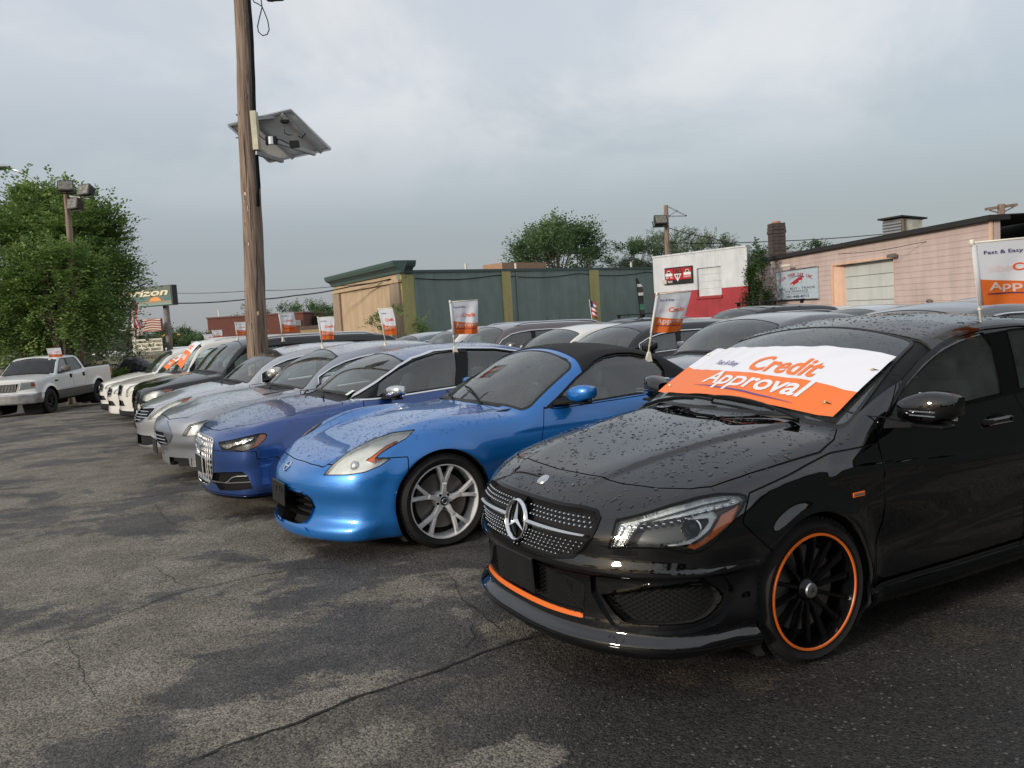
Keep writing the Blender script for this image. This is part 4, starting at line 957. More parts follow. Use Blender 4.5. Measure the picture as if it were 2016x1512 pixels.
 # door handles
 for hx, hz in ((2.30, 0.90), (3.28, 0.935)):
  P = on_side(F, [hx], hz)[0]; mb = MB(); mb.lathe([(0, -0.002), (0.045, -0.001), (0.052, 0.002)], 24); mb.V = [(P[0]+v[0]*1.5, P[1]+0.001-v[1], P[2]+v[2]*0.75) for v in mb.V]; both_sides('handle_recess', mb, M['gloss_black'], root)
  mb = MB(); mb.box((P[0], P[1]+0.016, P[2]+0.004), (0.20, 0.020, 0.030), None, 0, 0.009); mb.box((P[0]-0.085, P[1]+0.012, P[2]+0.004), (0.02, 0.04, 0.024)); mb.box((P[0]+0.085, P[1]+0.012, P[2]+0.004), (0.02, 0.04, 0.024)); both_sides('door_handle', mb, pm, root)
  mb = MB(); mb.box((P[0], P[1]+0.027, P[2]-0.008), (0.19, 0.003, 0.006)); both_sides('handle_strip', mb, M['chrome'], root, 0)
 # wipers
 wipers(root, F, [((1.235, -0.56), (1.245, 0.06)), ((1.215, 0.0), (1.235, 0.62))])
 # fender script plate
 P = on_side(F, [1.25], 0.70)[0]; mb = MB(); mb.box((P[0], -P[1]-0.002, P[2]), (0.075, 0.006, 0.022), None, 0, 0.002); mb.build('fender_badge', M['orange'], root)
 mb = MB(); mb.box((P[0], -P[1]-0.0045, P[2]+0.0), (0.062, 0.003, 0.008)); mb.build('badge_script', M['satin'], root)
 for i, (wx, wz, tr, ar) in enumerate(c['wheels']):
  for sd in (-1, 1):
   make_wheel(root, 'cla', (wx, sd*0.872, wz), tr, 0.225, sd, PROT, steer=0.0, rimr=0.252)
 raindrops(s, root, 3300, (0.1, 1.35), 0.002, 0.0100, ['hood', 'body'], 0.75, seed=5)
 raindrops(s, root, 2400, (2.0, 3.6), 0.003, 0.009, ['body'], 0.85, seed=6)
 raindrops(s, root, 1500, (1.3, 2.1), 0.002, 0.006, ['windshield'], 0.3, seed=8)
 return root, c, s
def mirror(root, F, at, size, paintm, cw=None, foot=None, led=False, cap=None, sides=(-1, 1)):
 """door mirror: rounded shell, stalk, glass. at = (x, _, z) on the door line"""
 x, _, z = at; P = on_side(F, [foot[0]], foot[1])[0]; L_, W_, H_ = size; y0 = P[1]+0.045
 for sd in sides:
  V = []; n = 14; m = 10; F_ = []
  for i in range(m+1):
   t = i/m; yy = y0+W_*t; k = math.sin(math.pi*(0.16+0.76*t)); k = max(k, 0.05)**0.45; taper = (0.80+0.28*t) if t < 0.5 else 0.94
   for j in range(n):
    a = 2*math.pi*j/n; ca, sa = math.cos(a), math.sin(a); e = 0.50
    px = -abs(ca)**e*L_*0.5*k*(1.15 if ca > 0 else 0.55)*(1 if ca > 0 else -1)
    pz = abs(sa)**e*H_*0.5*k*taper*(1 if sa > 0 else -1)
    V.append((x+px+0.10*t*0.5, yy, z+pz+0.02*t))
  for i in range(m):
   for j in range(n): F_.append((i*n+j, i*n+(j+1) % n, (i+1)*n+(j+1) % n, (i+1)*n+j))
  F_.append(tuple(range(n))); F_.append(tuple(range(m*n, (m+1)*n)))
  mb = MB(); mb.add(V, F_); mb = mb if sd > 0 else flip(mb); o = mb.build('side_mirror', paintm if cap is None else cap, root); autosmooth(o, 60); fixn(o)
  mb = MB(); mb.box((x+L_*0.30, y0+W_*0.52, z+0.01), (0.012, W_*0.80, H_*0.76), None, 0, 0.005); mb = mb if sd > 0 else flip(mb); fixn(mb.build('mirror_glass', M['chrome'], o))
  mb = MB(); mb.add([(foot[0]-0.07, P[1]-0.01, foot[1]-0.01), (foot[0]+0.06, P[1]-0.01, foot[1]), (foot[0]+0.06, P[1]-0.015, foot[1]+0.05), (foot[0]-0.04, P[1]-0.01, foot[1]+0.03),
                           (x-0.03, y0+W_*0.30, z-H_*0.48), (x+0.05, y0+W_*0.30, z-H_*0.48), (x+0.05, y0+W_*0.30, z-H_*0.30), (x-0.03, y0+W_*0.30, z-H_*0.30)],
                          [(0, 1, 5, 4), (1, 2, 6, 5), (2, 3, 7, 6), (3, 0, 4, 7), (0, 3, 2, 1), (4, 5, 6, 7)]); mb = mb if sd > 0 else flip(mb); o2 = mb.build('mirror_foot', M['plastic'], o); autosmooth(o2, 40); fixn(o2)
  mb = MB(); mb.box((x+0.005, y0+W_*0.52, z-H_*0.44), (L_*0.62, W_*0.72, 0.018), None, 0, 0.008); mb = mb if sd > 0 else flip(mb); fixn(mb.build('mirror_base', M['plastic'], o))
  if led:
   mb = MB()
   for k in range(2):
    mb.box((x-L_*0.535-0.002, y0+W_*(0.60), z+0.004-k*0.018), (0.006, W_*0.52, 0.005))
   mb = mb if sd > 0 else flip(mb); mb.build('mirror_light', M['chrome'], o)
def wipers(root, F, segs):
 for a, b in segs:
  A = on_top(F, [a[0]], a[1])[0]; B = on_top(F, [b[0]], b[1])[0]; t = np.linspace(0, 1, 9); xs = a[0]+(b[0]-a[0])*t; ys = a[1]+(b[1]-a[1])*t
  Q = np.array([on_top(F, [u], v)[0] for u, v in zip(xs, ys)]); Q[:, 2] += 0.022+0.012*np.sin(t*math.pi)
  mb = MB(); mb.tube(Q, [0.010, .009, .008, .008, .007, .007, .007, .006, .005], 5); mb.tube(Q[2:]-[0, 0, 0.010], 0.005, 4); mb.build('wiper', M['plastic'], root)
M['band_glass'] = pmat('lamp_clear_band', (0.82, 0.84, 0.85), 0.25, 0.30, vary=0.25, vscale=45, bump=0.5, bscale=60)
M['white_drl'] = pmat('light_guide', (0.90, 0.91, 0.91), 0.35, 0.0, coat=0.5)
# ------------------------------------------------------------ the rest of the front row
M['soft_top'] = pmat('soft_top_fabric', (0.012, 0.012, 0.013), 0.85, bump=0.35, bscale=260)
lowf = lambda P: (P[:, 0] < 1.1) & (P[:, 2] < 0.98)
sidef = lambda P: (P[:, 1] > 0.5)
topf = lambda P: (P[:, 2] > 0.55)
def inset(poly, d, c=None):
 p = np.array(poly, float); c = p.mean(0) if c is None else np.array(c); v = p-c; r = np.linalg.norm(v, axis=1)[:, None]; return [tuple(x) for x in c+v*(1-d/np.maximum(r, d*1.5))]
def ring_on(name, P, n, r0, r1, d, mat, root): return lathe_on(name, [(r0, 0), (r0, d*0.8), ((r0+r1)/2, d), (r1, d*0.8), (r1, 0)], P, n, mat, root, 36)
def handles(root, F, xs, z, mat, rec=None):
 for hx in xs:
  P = on_side(F, [hx], z)[0]; mb = MB(); mb.box((P[0], P[1]+0.026, P[2]), (0.21, 0.022, 0.032), None, 0, 0.009); mb.box((P[0]-0.09, P[1]+0.01, P[2]), (0.02, 0.036, 0.024)); mb.box((P[0]+0.09, P[1]+0.01, P[2]), (0.02, 0.036, 0.024))
  both_sides('door_handle', mb, mat, root)
def wheels_for(root, c, kind, wd=0.225, inset_=0.012, rim=None, steer=0.0):
 for i, (wx, wz, tr, ar) in enumerate(c['wheels']):
  for sd in (-1, 1): make_wheel(root, kind, (wx, sd*(c['w'](wx)-inset_), wz), tr, wd, sd, PROT, steer if i == 0 else 0, rim)
def build_z():
 c = shape_z(); F = c['F']
 root = empty('convertible_car', (-1.765, 6.15, -0.05), R(30), 'bright blue two-seat roadster with a black soft top and five-spoke silver wheels', 'car', 'cars parked in the front row')
 pm = paint('bright_blue_paint', (0.004, 0.150, 0.480), 0.40, 0.36)
 f = dict(header=2.27, pillar=0.045, wslow=0.03, dlosm=0, trim=False, rearseat=False, inx=1.3)
 f['dlo'] = [(1.84, 0.885), (1.99, 0.965), (2.20, 1.090), (2.44, 1.205), (2.56, 1.238), (2.70, 1.248), (2.86, 1.238), (3.02, 1.200), (3.11, 1.150), (3.15, 1.07), (3.12, 0.98), (3.04, 0.925), (2.85, 0.908), (2.43, 0.895)]
 f['windows'] = [[(1.97, 0.90), (2.06, 0.985), (2.22, 1.080), (2.45, 1.190), (2.57, 1.222), (2.70, 1.232), (2.85, 1.222), (3.01, 1.184), (3.09, 1.138), (3.13, 1.07), (3.10, 0.99), (3.03, 0.94), (2.85, 0.922), (2.43, 0.908)]]
 f['cowl'] = lambda y: 1.50+0.10*(np.asarray(y)/0.6)**2; f['cowlw'] = 0.56
 lamp = [(0.161, 0.548), (0.242, 0.555), (0.368, 0.575), (0.492, 0.650), (0.619, 0.722), (0.765, 0.785), (0.700, 0.819), (0.611, 0.823), (0.520, 0.812), (0.470, 0.812), (0.505, 0.845), (0.55, 0.868), (0.466, 0.852), (0.371, 0.807), (0.28, 0.722)]
 lampw = lambda P: (P[:, 0] < 0.9) & (P[:, 2] > 0.50) & (P[:, 1] > 0.4)
 amber = [(0.375, 0.770), (0.43, 0.760), (0.52, 0.768), (0.60, 0.790), (0.66, 0.805), (0.60, 0.816), (0.51, 0.806), (0.462, 0.810), (0.49, 0.835), (0.53, 0.86), (0.46, 0.838)]
 # the boomerang is drawn on the wing seen from above; its lower lobe runs down the side, so cut it in the unrolled front plane there
 q = [(0.501, 0.593), (0.565, 0.668), (0.66, 0.741), (0.806, 0.805), (0.95, 0.846), (1.095, 0.856), (1.067, 0.812), (1.013, 0.784), (0.925, 0.733), (0.892, 0.702), (0.945, 0.700), (0.99, 0.691), (0.928, 0.650), (0.829, 0.616), (0.705, 0.600)]
 qa = [(0.820, 0.690), (0.862, 0.715), (0.935, 0.770), (0.988, 0.797), (1.020, 0.803), (1.000, 0.788), (0.925, 0.740), (0.889, 0.706), (0.885, 0.696), (0.94, 0.694), (0.88, 0.672)]
 intake = [(-0.1, 0.455), (0.198, 0.452), (0.353, 0.448), (0.41, 0.410), (0.434, 0.354), (0.404, 0.286), (0.372, 0.243), (0.247, 0.225), (-0.1, 0.220)]
 f['regions'] = [('lamp_bezel', QZ, q, lampw, None, 0.004), ('lamp', QZ, q, lampw, ['lamp_bezel'], -0.003), ('amber', QZ, qa, lampw, ['lamp'], 0),
  ('surround', YZ, [(-0.1, 0.480), (0.36, 0.474), (0.438, 0.428), (0.465, 0.355), (0.508, 0.165), (0.44, 0.180), (0.392, 0.215), (-0.1, 0.195)], lowf, None, 0), ('intake', YZ, intake, lowf, ['surround'], 0),
  ('soft_top', FIELD, lambda P, _: smax(smax(2.34-0.10*P[:, 1]**2-P[:, 0], low_top(c, P[:, 0], P[:, 1])+0.02-P[:, 2], 0.02), P[:, 0]*0-1, 0.01), lambda P: P[:, 0] > 2.1, None, 0),
  ('soft_rear', FIELD, lambda P, _: smax(smax(np.abs(P[:, 1])-0.42, 3.12-P[:, 0], 0.05), 1.03-P[:, 2], 0.04), lambda P: P[:, 0] > 3.0, ['soft_top'], 0)]
 hood = [(0.116, -0.1), (0.118, 0.069), (0.138, 0.335), (0.175, 0.50), (0.26, 0.54), (0.38, 0.56), (0.60, 0.60), (0.9, 0.625), (1.25, 0.64), (1.54, 0.66), (1.54, 0.4), (1.50, 0.2), (1.50, -0.1)]
 d1 = [(1.85, 0.90), (1.82, 0.82), (1.768, 0.667), (1.73, 0.45), (1.74, 0.24), (2.95, 0.24), (3.02, 0.5), (3.06, 0.75), (3.02, 0.905), (2.5, 0.885), (1.95, 0.875)]
 fend = [(0.10, 0.45), (0.56, 0.45), (0.56, 0.690), (0.66, 0.693), (0.50, 0.66)]
 f['panels'] = [('hood', XY, hood, topf), ('front_bumper', XZ, [(-0.3, 0.1), (0.60, 0.1), (0.62, 0.45), (0.655, 0.692), (0.46, 0.700), (0.28, 0.66), (0.14, 0.655), (-0.3, 0.655)], lambda P: (P[:, 0] < 0.72) & (P[:, 2] > 0.14)), ('door1', XZ, d1, sidef)]
 f['shells'] = [(('headlight', 'lamp', 'amber'), 'lens', 0.001, False, 'each'), ('lamp_bezel', 'plastic', 0.001, False, 'each'), ('lamp', M['lamp_chrome'], 0.020, True, 'each:lamp_reflector'), ('amber', 'amber', 0.010, True, 'each:turn_signal'),
  ('surround', pm, 0.016, True, 'both:intake_surround'), ('intake', 'liner', 0.10, True, 'both:lower_intake'), ('soft_top', 'soft_top', -0.008, True, 'both'), ('soft_rear', 'glass_dark', -0.004, False, 'both:rear_window')]
 s, parts = finish_car(c, f, root, pm, 0.018)
 # intake louvres
 for zz in (0.27, 0.315, 0.36, 0.405):
  w_ = 0.36 if zz < 0.3 else 0.40; W_ = on_front(F, np.linspace(-w_, w_, 15), zz); W_[:, 0] += 0.045; mb = MB(); V = []
  for p in W_: V += [(p[0]-0.012, p[1], p[2]+0.004), (p[0]+0.03, p[1], p[2]+0.010), (p[0]+0.03, p[1], p[2]-0.006)]
  mb.add(V, [(i*3+j, i*3+(j+1) % 3, (i+1)*3+(j+1) % 3, (i+1)*3+j) for i in range(14) for j in range(3)]); fixn(mb.build('intake_slat', M['plastic'], root))
 P = on_front(F, [0.0], 0.602)[0]; n = normals_of(F, np.array([P]))[0]
 ring_on('badge_ring', P, n, 0.036, 0.046, 0.008, M['chrome'], root); Mx = frame_at(n); mb = MB(); mb.box((0, 0.006, 0), (0.108, 0.008, 0.018), None, 0, 0.003); mb.V = [tuple(Mx @ Vector(v)+Vector(P)) for v in mb.V]; mb.build('badge_bar', M['chrome'], root)
 # plate bracket
 mb = MB(); mb.box((-0.020, 0.02, 0.415), (0.015, 0.33, 0.165), Matrix.Rotation(R(3), 3, 'Y'), 0, 0.004); mb.box((0.0, 0.02, 0.42), (0.05, 0.20, 0.06)); mb.build('plate_holder', M['plate_black'], root)
 mb = MB()
 for yy, zz, ww in ((-0.08, 0.44, 0.03), (0.0, 0.39, 0.02), (0.07, 0.44, 0.03), (0.10, 0.38, 0.02), (-0.03, 0.45, 0.02)): mb.box((-0.0285, yy, zz), (0.004, ww, 0.035), None, 0, 0.001)
 mb.build('plate_bolt', M['liner'], root)
 # lamp innards: round lens and ribs
 for sg in (1, -1):
  P = on_q(F, [0.73], 0.655)[0]; n = np.array([-0.80, 0.55, 0.22]); P = P-n*0.012
  mb = MB(); mb.lathe([(0, 0.008), (0.018, 0.006), (0.028, 0.0), (0.034, -0.008)], 24); Mx = frame_at(n); mb.V = [tuple(Mx @ Vector(v)+Vector(P)) for v in mb.V]; mb = mb if sg > 0 else flip(mb); o = mb.build('projector_lens', M['satin'], root); autosmooth(o, 40); fixn(o)
 mirror(root, F, (2.10, 0, 0.978), (0.15, 0.215, 0.140), pm, c, foot=(2.00, 0.915))
 wipers(root, F, [((1.52, -0.40), (1.66, 0.15)), ((1.50, 0.08), (1.66, 0.52))])
 handles(root, F, [2.86], 0.80, pm)
 # side sticker and roof frame seam
 wheels_for(root, c, 'z', 0.245, -0.004, 0.268, steer=0.0)
 raindrops(s, root, 2600, (0.15, 1.55), 0.003, 0.008, ['hood', 'body'], 0.6, seed=11)
 raindrops(s, root, 700, (1.5, 2.3), 0.002, 0.006, ['windshield'], 0.3, seed=12)
 return root, c, s
M['lamp_chrome'] = pmat('lamp_chrome_bowl', (0.90, 0.90, 0.86), 0.30, 0.15, coat=0.4, vary=0.16, vscale=16)
def build_audi():
 c = shape_audi(); F = c['F']
 root = empty('sedan_car', (-2.997, 7.829, -0.080), R(30), 'dark metallic blue sedan with silver mirror caps and a tall chrome grid grille', 'car', 'cars parked in the front row')
 pm = paint('deep_blue_paint', (0.012, 0.058, 0.235), 0.5, 0.33)
 f = dict(header=1.90, pillar=0.065, wslow=0.03, trimw=0.012)
 f['dlo'] = [(1.30, 0.945), (1.382, 0.985), (1.625, 1.13), (1.80, 1.215), (1.973, 1.278), (2.234, 1.330), (2.522, 1.338), (2.887, 1.312), (3.20, 1.252), (3.47, 1.160), (3.62, 1.065), (3.55, 1.02), (3.0, 0.998), (2.317, 0.975), (1.70, 0.95)]
 f['windows'] = [[(1.50, 0.965), (1.56, 1.085), (1.64, 1.132), (1.80, 1.205), (1.973, 1.266), (2.234, 1.318), (2.43, 1.324), (2.395, 1.15), (2.34, 0.988), (1.8, 0.970)], [(2.48, 0.996), (2.54, 1.2), (2.57, 1.325), (2.887, 1.298), (3.19, 1.240), (3.45, 1.150), (3.54, 1.07), (3.50, 1.035), (3.0, 1.012)]]
 f['cowl'] = lambda y: 1.08+0.10*(np.asarray(y)/0.7)**2; f['cowlw'] = 0.66
 lamp = [(0.411, 0.679), (0.569, 0.702), (0.72, 0.730), (0.850, 0.750), (0.893, 0.748), (0.912, 0.728), (0.896, 0.688), (0.853, 0.640), (0.783, 0.612), (0.687, 0.600), (0.608, 0.608), (0.465, 0.610), (0.432, 0.640)]
 amber = [(0.855, 0.742), (0.893, 0.740), (0.903, 0.722), (0.888, 0.688), (0.846, 0.642), (0.783, 0.619), (0.825, 0.665)]
 brow = [(0.44, 0.655), (0.56, 0.672), (0.70, 0.705), (0.82, 0.725), (0.80, 0.700), (0.72, 0.675), (0.60, 0.650), (0.56, 0.628), (0.47, 0.622)]
 grille = [(-0.1, 0.700), (0.30, 0.698), (0.385, 0.690), (0.410, 0.668), (0.404, 0.545), (0.335, 0.34), (0.285, 0.285), (0.23, 0.268), (-0.1, 0.262)]
 fog = [(0.245, 0.384), (0.470, 0.408), (0.670, 0.420), (0.705, 0.412), (0.745, 0.375), (0.784, 0.268), (0.60, 0.248), (0.385, 0.236), (0.336, 0.285), (0.249, 0.300)]
 f['regions'] = [('grille_frame', YZ, grille, lowf, None, 0.014), ('grille', YZ, grille, lowf, ['grille_frame'], 0), ('lamp_bezel', QZ, lamp, lowf, None, 0), ('lamp', QZ, lamp, lowf, ['lamp_bezel'], -0.007),
  ('amber', QZ, amber, lowf, ['lamp'], 0), ('brow', QZ, brow, lowf, ['lamp'], 0), ('fog', QZ, fog, lowf, None, 0),
  ('splitter', FIELD, lambda P, _: P[:, 2]-0.20, lambda P: (P[:, 0] < 0.5) & (P[:, 2] < .4), None, 0)]
 hood = [(0.10, -0.1), (0.10, 0.2), (0.13, 0.38), (0.20, 0.50), (0.30, 0.60), (0.42, 0.70), (0.55, 0.755), (0.9, 0.775), (1.18, 0.770), (1.20, 0.70), (1.12, 0.4), (1.08, -0.1)]
 d1 = [(1.375, 0.935), (1.337, 0.80), (1.30, 0.5), (1.32, 0.25), (2.37, 0.25), (2.40, 0.5), (2.44, 0.97), (1.6, 0.935)]
 d2 = [(2.452, 0.97), (2.412, 0.5), (2.382, 0.25), (2.98, 0.25), (3.05, 0.45), (3.22, 0.63), (3.40, 0.80), (3.47, 0.995), (3.0, 0.985)]
 f['panels'] = [('hood', XY, hood, topf), ('door1', XZ, d1, sidef), ('door2', XZ, d2, sidef), ('front_bumper', XZ, [(-0.3, 0.21), (0.56, 0.21), (0.52, 0.528), (0.34, 0.528), (0.335, 0.60), (0.30, 0.60), (-0.3, 0.600)], lambda P: (P[:, 0] < 0.7) & (P[:, 2] > 0.19))]
 f['shells'] = [('grille_frame', 'satin', -0.005, True, 'both'), ('grille', 'liner', 0.04, True, 'both'), (('headlight', 'lamp', 'amber', 'brow'), 'lens', 0.001, False, 'each'), ('lamp_bezel', 'gloss_black', 0.0, False, 'each'),
  ('lamp', 'lampdark', 0.045, True, 'each:lamp_housing'), ('amber', 'amber', 0.010, True, 'each:turn_signal'), ('brow', 'reflector', 0.022, True, 'each:lamp_reflector'), ('fog', 'liner', 0.06, True, 'each:side_intake'), ('splitter', 'gloss_black', -0.012, True, 'both:front_splitter')]
 s, parts = finish_car(c, f, root, pm, 0.02)
 # grid grille: paired bars each way
 gf = [(-y, z) for y, z in grille[1:-1]][::-1]+grille[1:-1]; sd = poly_sdf(gf)
 for zz in np.arange(0.30, 0.69, 0.052):
  ys = np.linspace(-0.42, 0.42, 57); ok = sd(ys, ys*0+zz) < -0.004; ys = ys[ok]
  if len(ys) > 3:
   W_ = on_front(F, ys[[0, len(ys)//4, len(ys)//2, 3*len(ys)//4, -1]], zz); mb = MB()
   for dz in (-0.006, 0.006): mb.tube(W_+[0.004, 0, dz], 0.0042, 4)
   mb.build('grille_bar', M['satin'], root)
 for yy in np.arange(-0.36, 0.37, 0.060):
  zs_ = np.linspace(0.26, 0.70, 45); ok = sd(zs_*0+yy, zs_) < -0.004; zs_ = zs_[ok]
  if len(zs_) > 3:
   W_ = np.array([on_front(F, [yy], z)[0] for z in zs_[[0, len(zs_)//2, -1]]]); mb = MB()
   for dy in (-0.006, 0.006): mb.tube(W_+[0.010, dy, 0], 0.0040, 4)
   mb.build('grille_bar', M['satin'], root)
 for k in range(4):
  yy = -0.105+0.07*k; P = on_front(F, [yy], 0.625)[0]; ring_on('badge_ring', P-np.array([0.002, 0, 0]), (-1, 0, 0.12), 0.040, 0.050, 0.010, M['chrome'], root)
 mb = MB(); mb.box((-0.008, 0.0, 0.44), (0.012, 0.34, 0.17), None, 0, 0.004); mb.build('plate_holder', M['satin'], root)
 mb = MB(); mb.box((-0.0155, 0.02, 0.44), (0.004, 0.26, 0.155)); mb.build('plate_blank', M['plate_black'], root)
 for sg in (1, -1):
  mb = mesh_net(F, fog, on_q, 0.026, 0.0025, 0.018); mb = mb if sg > 0 else flip(mb); o = mb.build('intake_mesh', M['plastic'], root); o['kind'] = 'stuff'
  qz = [(0.26, 0.312), (0.46, 0.312), (0.50, 0.322), (0.56, 0.365), (0.62, 0.378), (0.735, 0.384)]; W_ = np.array([on_q(F, [a], b)[0] for a, b in qz]); mb = MB(); mb.tube(W_, 0.0045, 5)
  W_ = np.array([on_q(F, [a], b)[0] for a, b in [(0.26, 0.305), (0.5, 0.312), (0.765, 0.330)]]); mb.tube(W_, 0.0035, 5); mb = mb if sg > 0 else flip(mb); mb.build('intake_strip', M['satin'], root)
 mirror(root, F, (1.62, 0, 0.995), (0.145, 0.225, 0.125), pm, c, foot=(1.60, 0.945), cap=M['satin_cap'])
 handles(root, F, [2.22, 3.12], 0.835, pm); wipers(root, F, [((1.10, -0.45), (1.25, 0.1)), ((1.08, 0.1), (1.25, 0.55))])
 mb = MB(); mb.box((1.34, -0.53, 1.00), (0.085, 0.075, 0.002), Matrix.Rotation(R(-26), 3, 'Y')); mb.build('windshield_sticker', M['paper'], root)
 wheels_for(root, c, 'multi', 0.235, 0.010)
 raindrops(s, root, 3000, (0.15, 1.3), 0.003, 0.008, ['hood', 'body'], 0.6, seed=21); raindrops(s, root, 1500, (1.9, 3.6), 0.003, 0.008, ['body'], 0.85, seed=22)
 return root, c, s
M['satin_cap'] = pmat('aluminium_mirror_cap', (0.62, 0.63, 0.65), 0.22, 0.95, coat=0.2)
M['paper'] = pmat('paper', (0.70, 0.78, 0.72), 0.7)
def build_tl():
 c = shape_tl(); F = c['F']
 root = empty('sedan_car', (-4.292, 9.91, -0.117), R(30), 'lilac silver sedan with a shield grille, just beyond the dark blue sedan', 'car', 'cars parked in the front row')
 pm = paint('lilac_silver_paint', (0.33, 0.345, 0.385), 0.6, 0.30)
 f = dict(header=2.12, pillar=0.065, wslow=0.03)
 f['dlo'] = dlo_poly(c, 1.60, 4.02, 0.955, 1.06, 0.10); f['windows'] = [dlo_poly(c, 1.80, 2.62, 0.975, 0.995, 0.115, x1b=2.54), dlo_poly(c, 2.72, 3.86, 1.0, 1.05, 0.115, x0b=2.64, x1b=3.80)]
 f['cowl'] = lambda y: 1.25+0.12*(np.asarray(y)/0.7)**2; f['cowlw'] = 0.68
 lamp = [(0.633, 0.547), (0.68, 0.615), (0.740, 0.680), (0.903, 0.715), (1.050, 0.735), (1.147, 0.745), (1.160, 0.720), (1.110, 0.640), (1.075, 0.605), (1.013, 0.592), (0.940, 0.565), (0.870, 0.548), (0.849, 0.558)]
 amber = [(0.965, 0.660), (1.100, 0.690), (1.115, 0.67), (1.076, 0.618), (0.975, 0.604)]; hi = [(0.955, 0.672), (1.10, 0.700), (1.135, 0.728), (1.04, 0.722), (0.95, 0.700)]
 gr = [(-0.1, 0.580), (0.30, 0.583), (0.373, 0.586), (0.455, 0.505), (0.475, 0.479), (0.33, 0.432), (-0.1, 0.420)]
 f['regions'] = [('lamp_bezel', QZ, lamp, lowf, None, 0), ('lamp', QZ, lamp, lowf, ['lamp_bezel'], -0.006), ('amber', QZ, amber, lowf, ['lamp'], 0), ('bulb', QZ, hi, lowf, ['lamp'], 0),
  ('shield', YZ, [(-0.1, 0.712), (0.38, 0.712), (0.50, 0.640), (0.56, 0.560), (0.50, 0.475), (0.33, 0.425), (-0.1, 0.415)], lowf, None, 0.0), ('grille', YZ, gr, lowf, ['shield'], 0),
  ('intake', YZ, [(0.31, 0.285), (0.70, 0.29), (0.70, 0.195), (0.31, 0.172)], lowf, None, 0), ('fog', QZ, [(0.70, 0.295), (0.765, 0.270), (0.77, 0.20), (0.685, 0.192)], lowf, None, 0)]
 hood = [(0.112, -0.1), (0.112, 0.38), (0.17, 0.52), (0.27, 0.70), (0.42, 0.765), (0.62, 0.79), (1.0, 0.80), (1.30, 0.79), (1.38, 0.70), (1.27, 0.4), (1.25, -0.1)]
 f['panels'] = [('hood', XY, hood, lambda P: P[:, 2] > 0.66), ('door1', XZ, [(1.55, 0.94), (1.50, 0.8), (1.47, 0.5), (1.50, 0.25), (2.60, 0.25), (2.65, 0.6), (2.66, 0.97)], sidef), ('door2', XZ, [(2.672, 0.97), (2.662, 0.6), (2.612, 0.25), (3.30, 0.25), (3.38, 0.5), (3.60, 0.75), (3.75, 1.0)], sidef)]
 f['shells'] = [('shield', 'satin', -0.006, True, 'both:grille_surround'), ('grille', 'liner', 0.03, True, 'both'), (('headlight', 'lamp', 'amber', 'bulb'), 'lens', 0.001, False, 'each'), ('lamp_bezel', 'gloss_black', 0, False, 'each'), ('lamp', M['lamp_chrome'], 0.04, True, 'each:lamp_reflector'),
  ('amber', 'amber', 0.008, True, 'each:turn_signal'), ('bulb', 'reflector', 0.012, True, 'each:lamp_insert'), ('intake', 'liner', 0.05, True, 'each:lower_intake'), ('fog', 'reflector', 0.01, True, 'each:fog_light')]
 f['shells'][0] = ('shield', M['tl_shield'], -0.010, True, 'both:grille_surround')
 s, parts = finish_car(c, f, root, pm, 0.024)
 for zz in (0.455, 0.495, 0.535):
  W_ = on_front(F, np.linspace(-0.40, 0.40, 9), zz)-[0.004, 0, 0]; mb = MB(); mb.tube(W_, 0.006, 4); mb.build('grille_bar', M['satin'], root)
 for yy in np.linspace(-0.36, 0.36, 10):
  W_ = np.array([on_front(F, [yy], z)[0] for z in (0.435, 0.575)])+[0.006, 0, 0]; mb = MB(); mb.tube(W_, 0.004, 4); mb.build('grille_bar', M['plastic'], root)
 mb = MB(); mb.box((-0.02, 0.02, 0.40), (0.014, 0.34, 0.17), None, 0, 0.004); mb.build('plate_holder', M['plate_black'], root)
 mirror(root, F, (1.84, 0, 1.02), (0.14, 0.215, 0.135), pm, c, foot=(1.78, 0.96)); handles(root, F, [2.45, 3.45], 0.86, pm)
 wipers(root, F, [((1.28, -0.45), (1.42, 0.1))]); wheels_for(root, c, 'multi', 0.235, 0.012)
 raindrops(s, root, 1800, (0.15, 1.4), 0.004, 0.009, ['hood', 'body'], 0.6, seed=31); raindrops(s, root, 1300, (2.1, 3.8), 0.004, 0.010, ['body'], 0.85, seed=32)
 return root, c, s
M['tl_shield'] = pmat('steel_grille_shield', (0.36, 0.38, 0.44), 0.22, 0.9, coat=0.4)
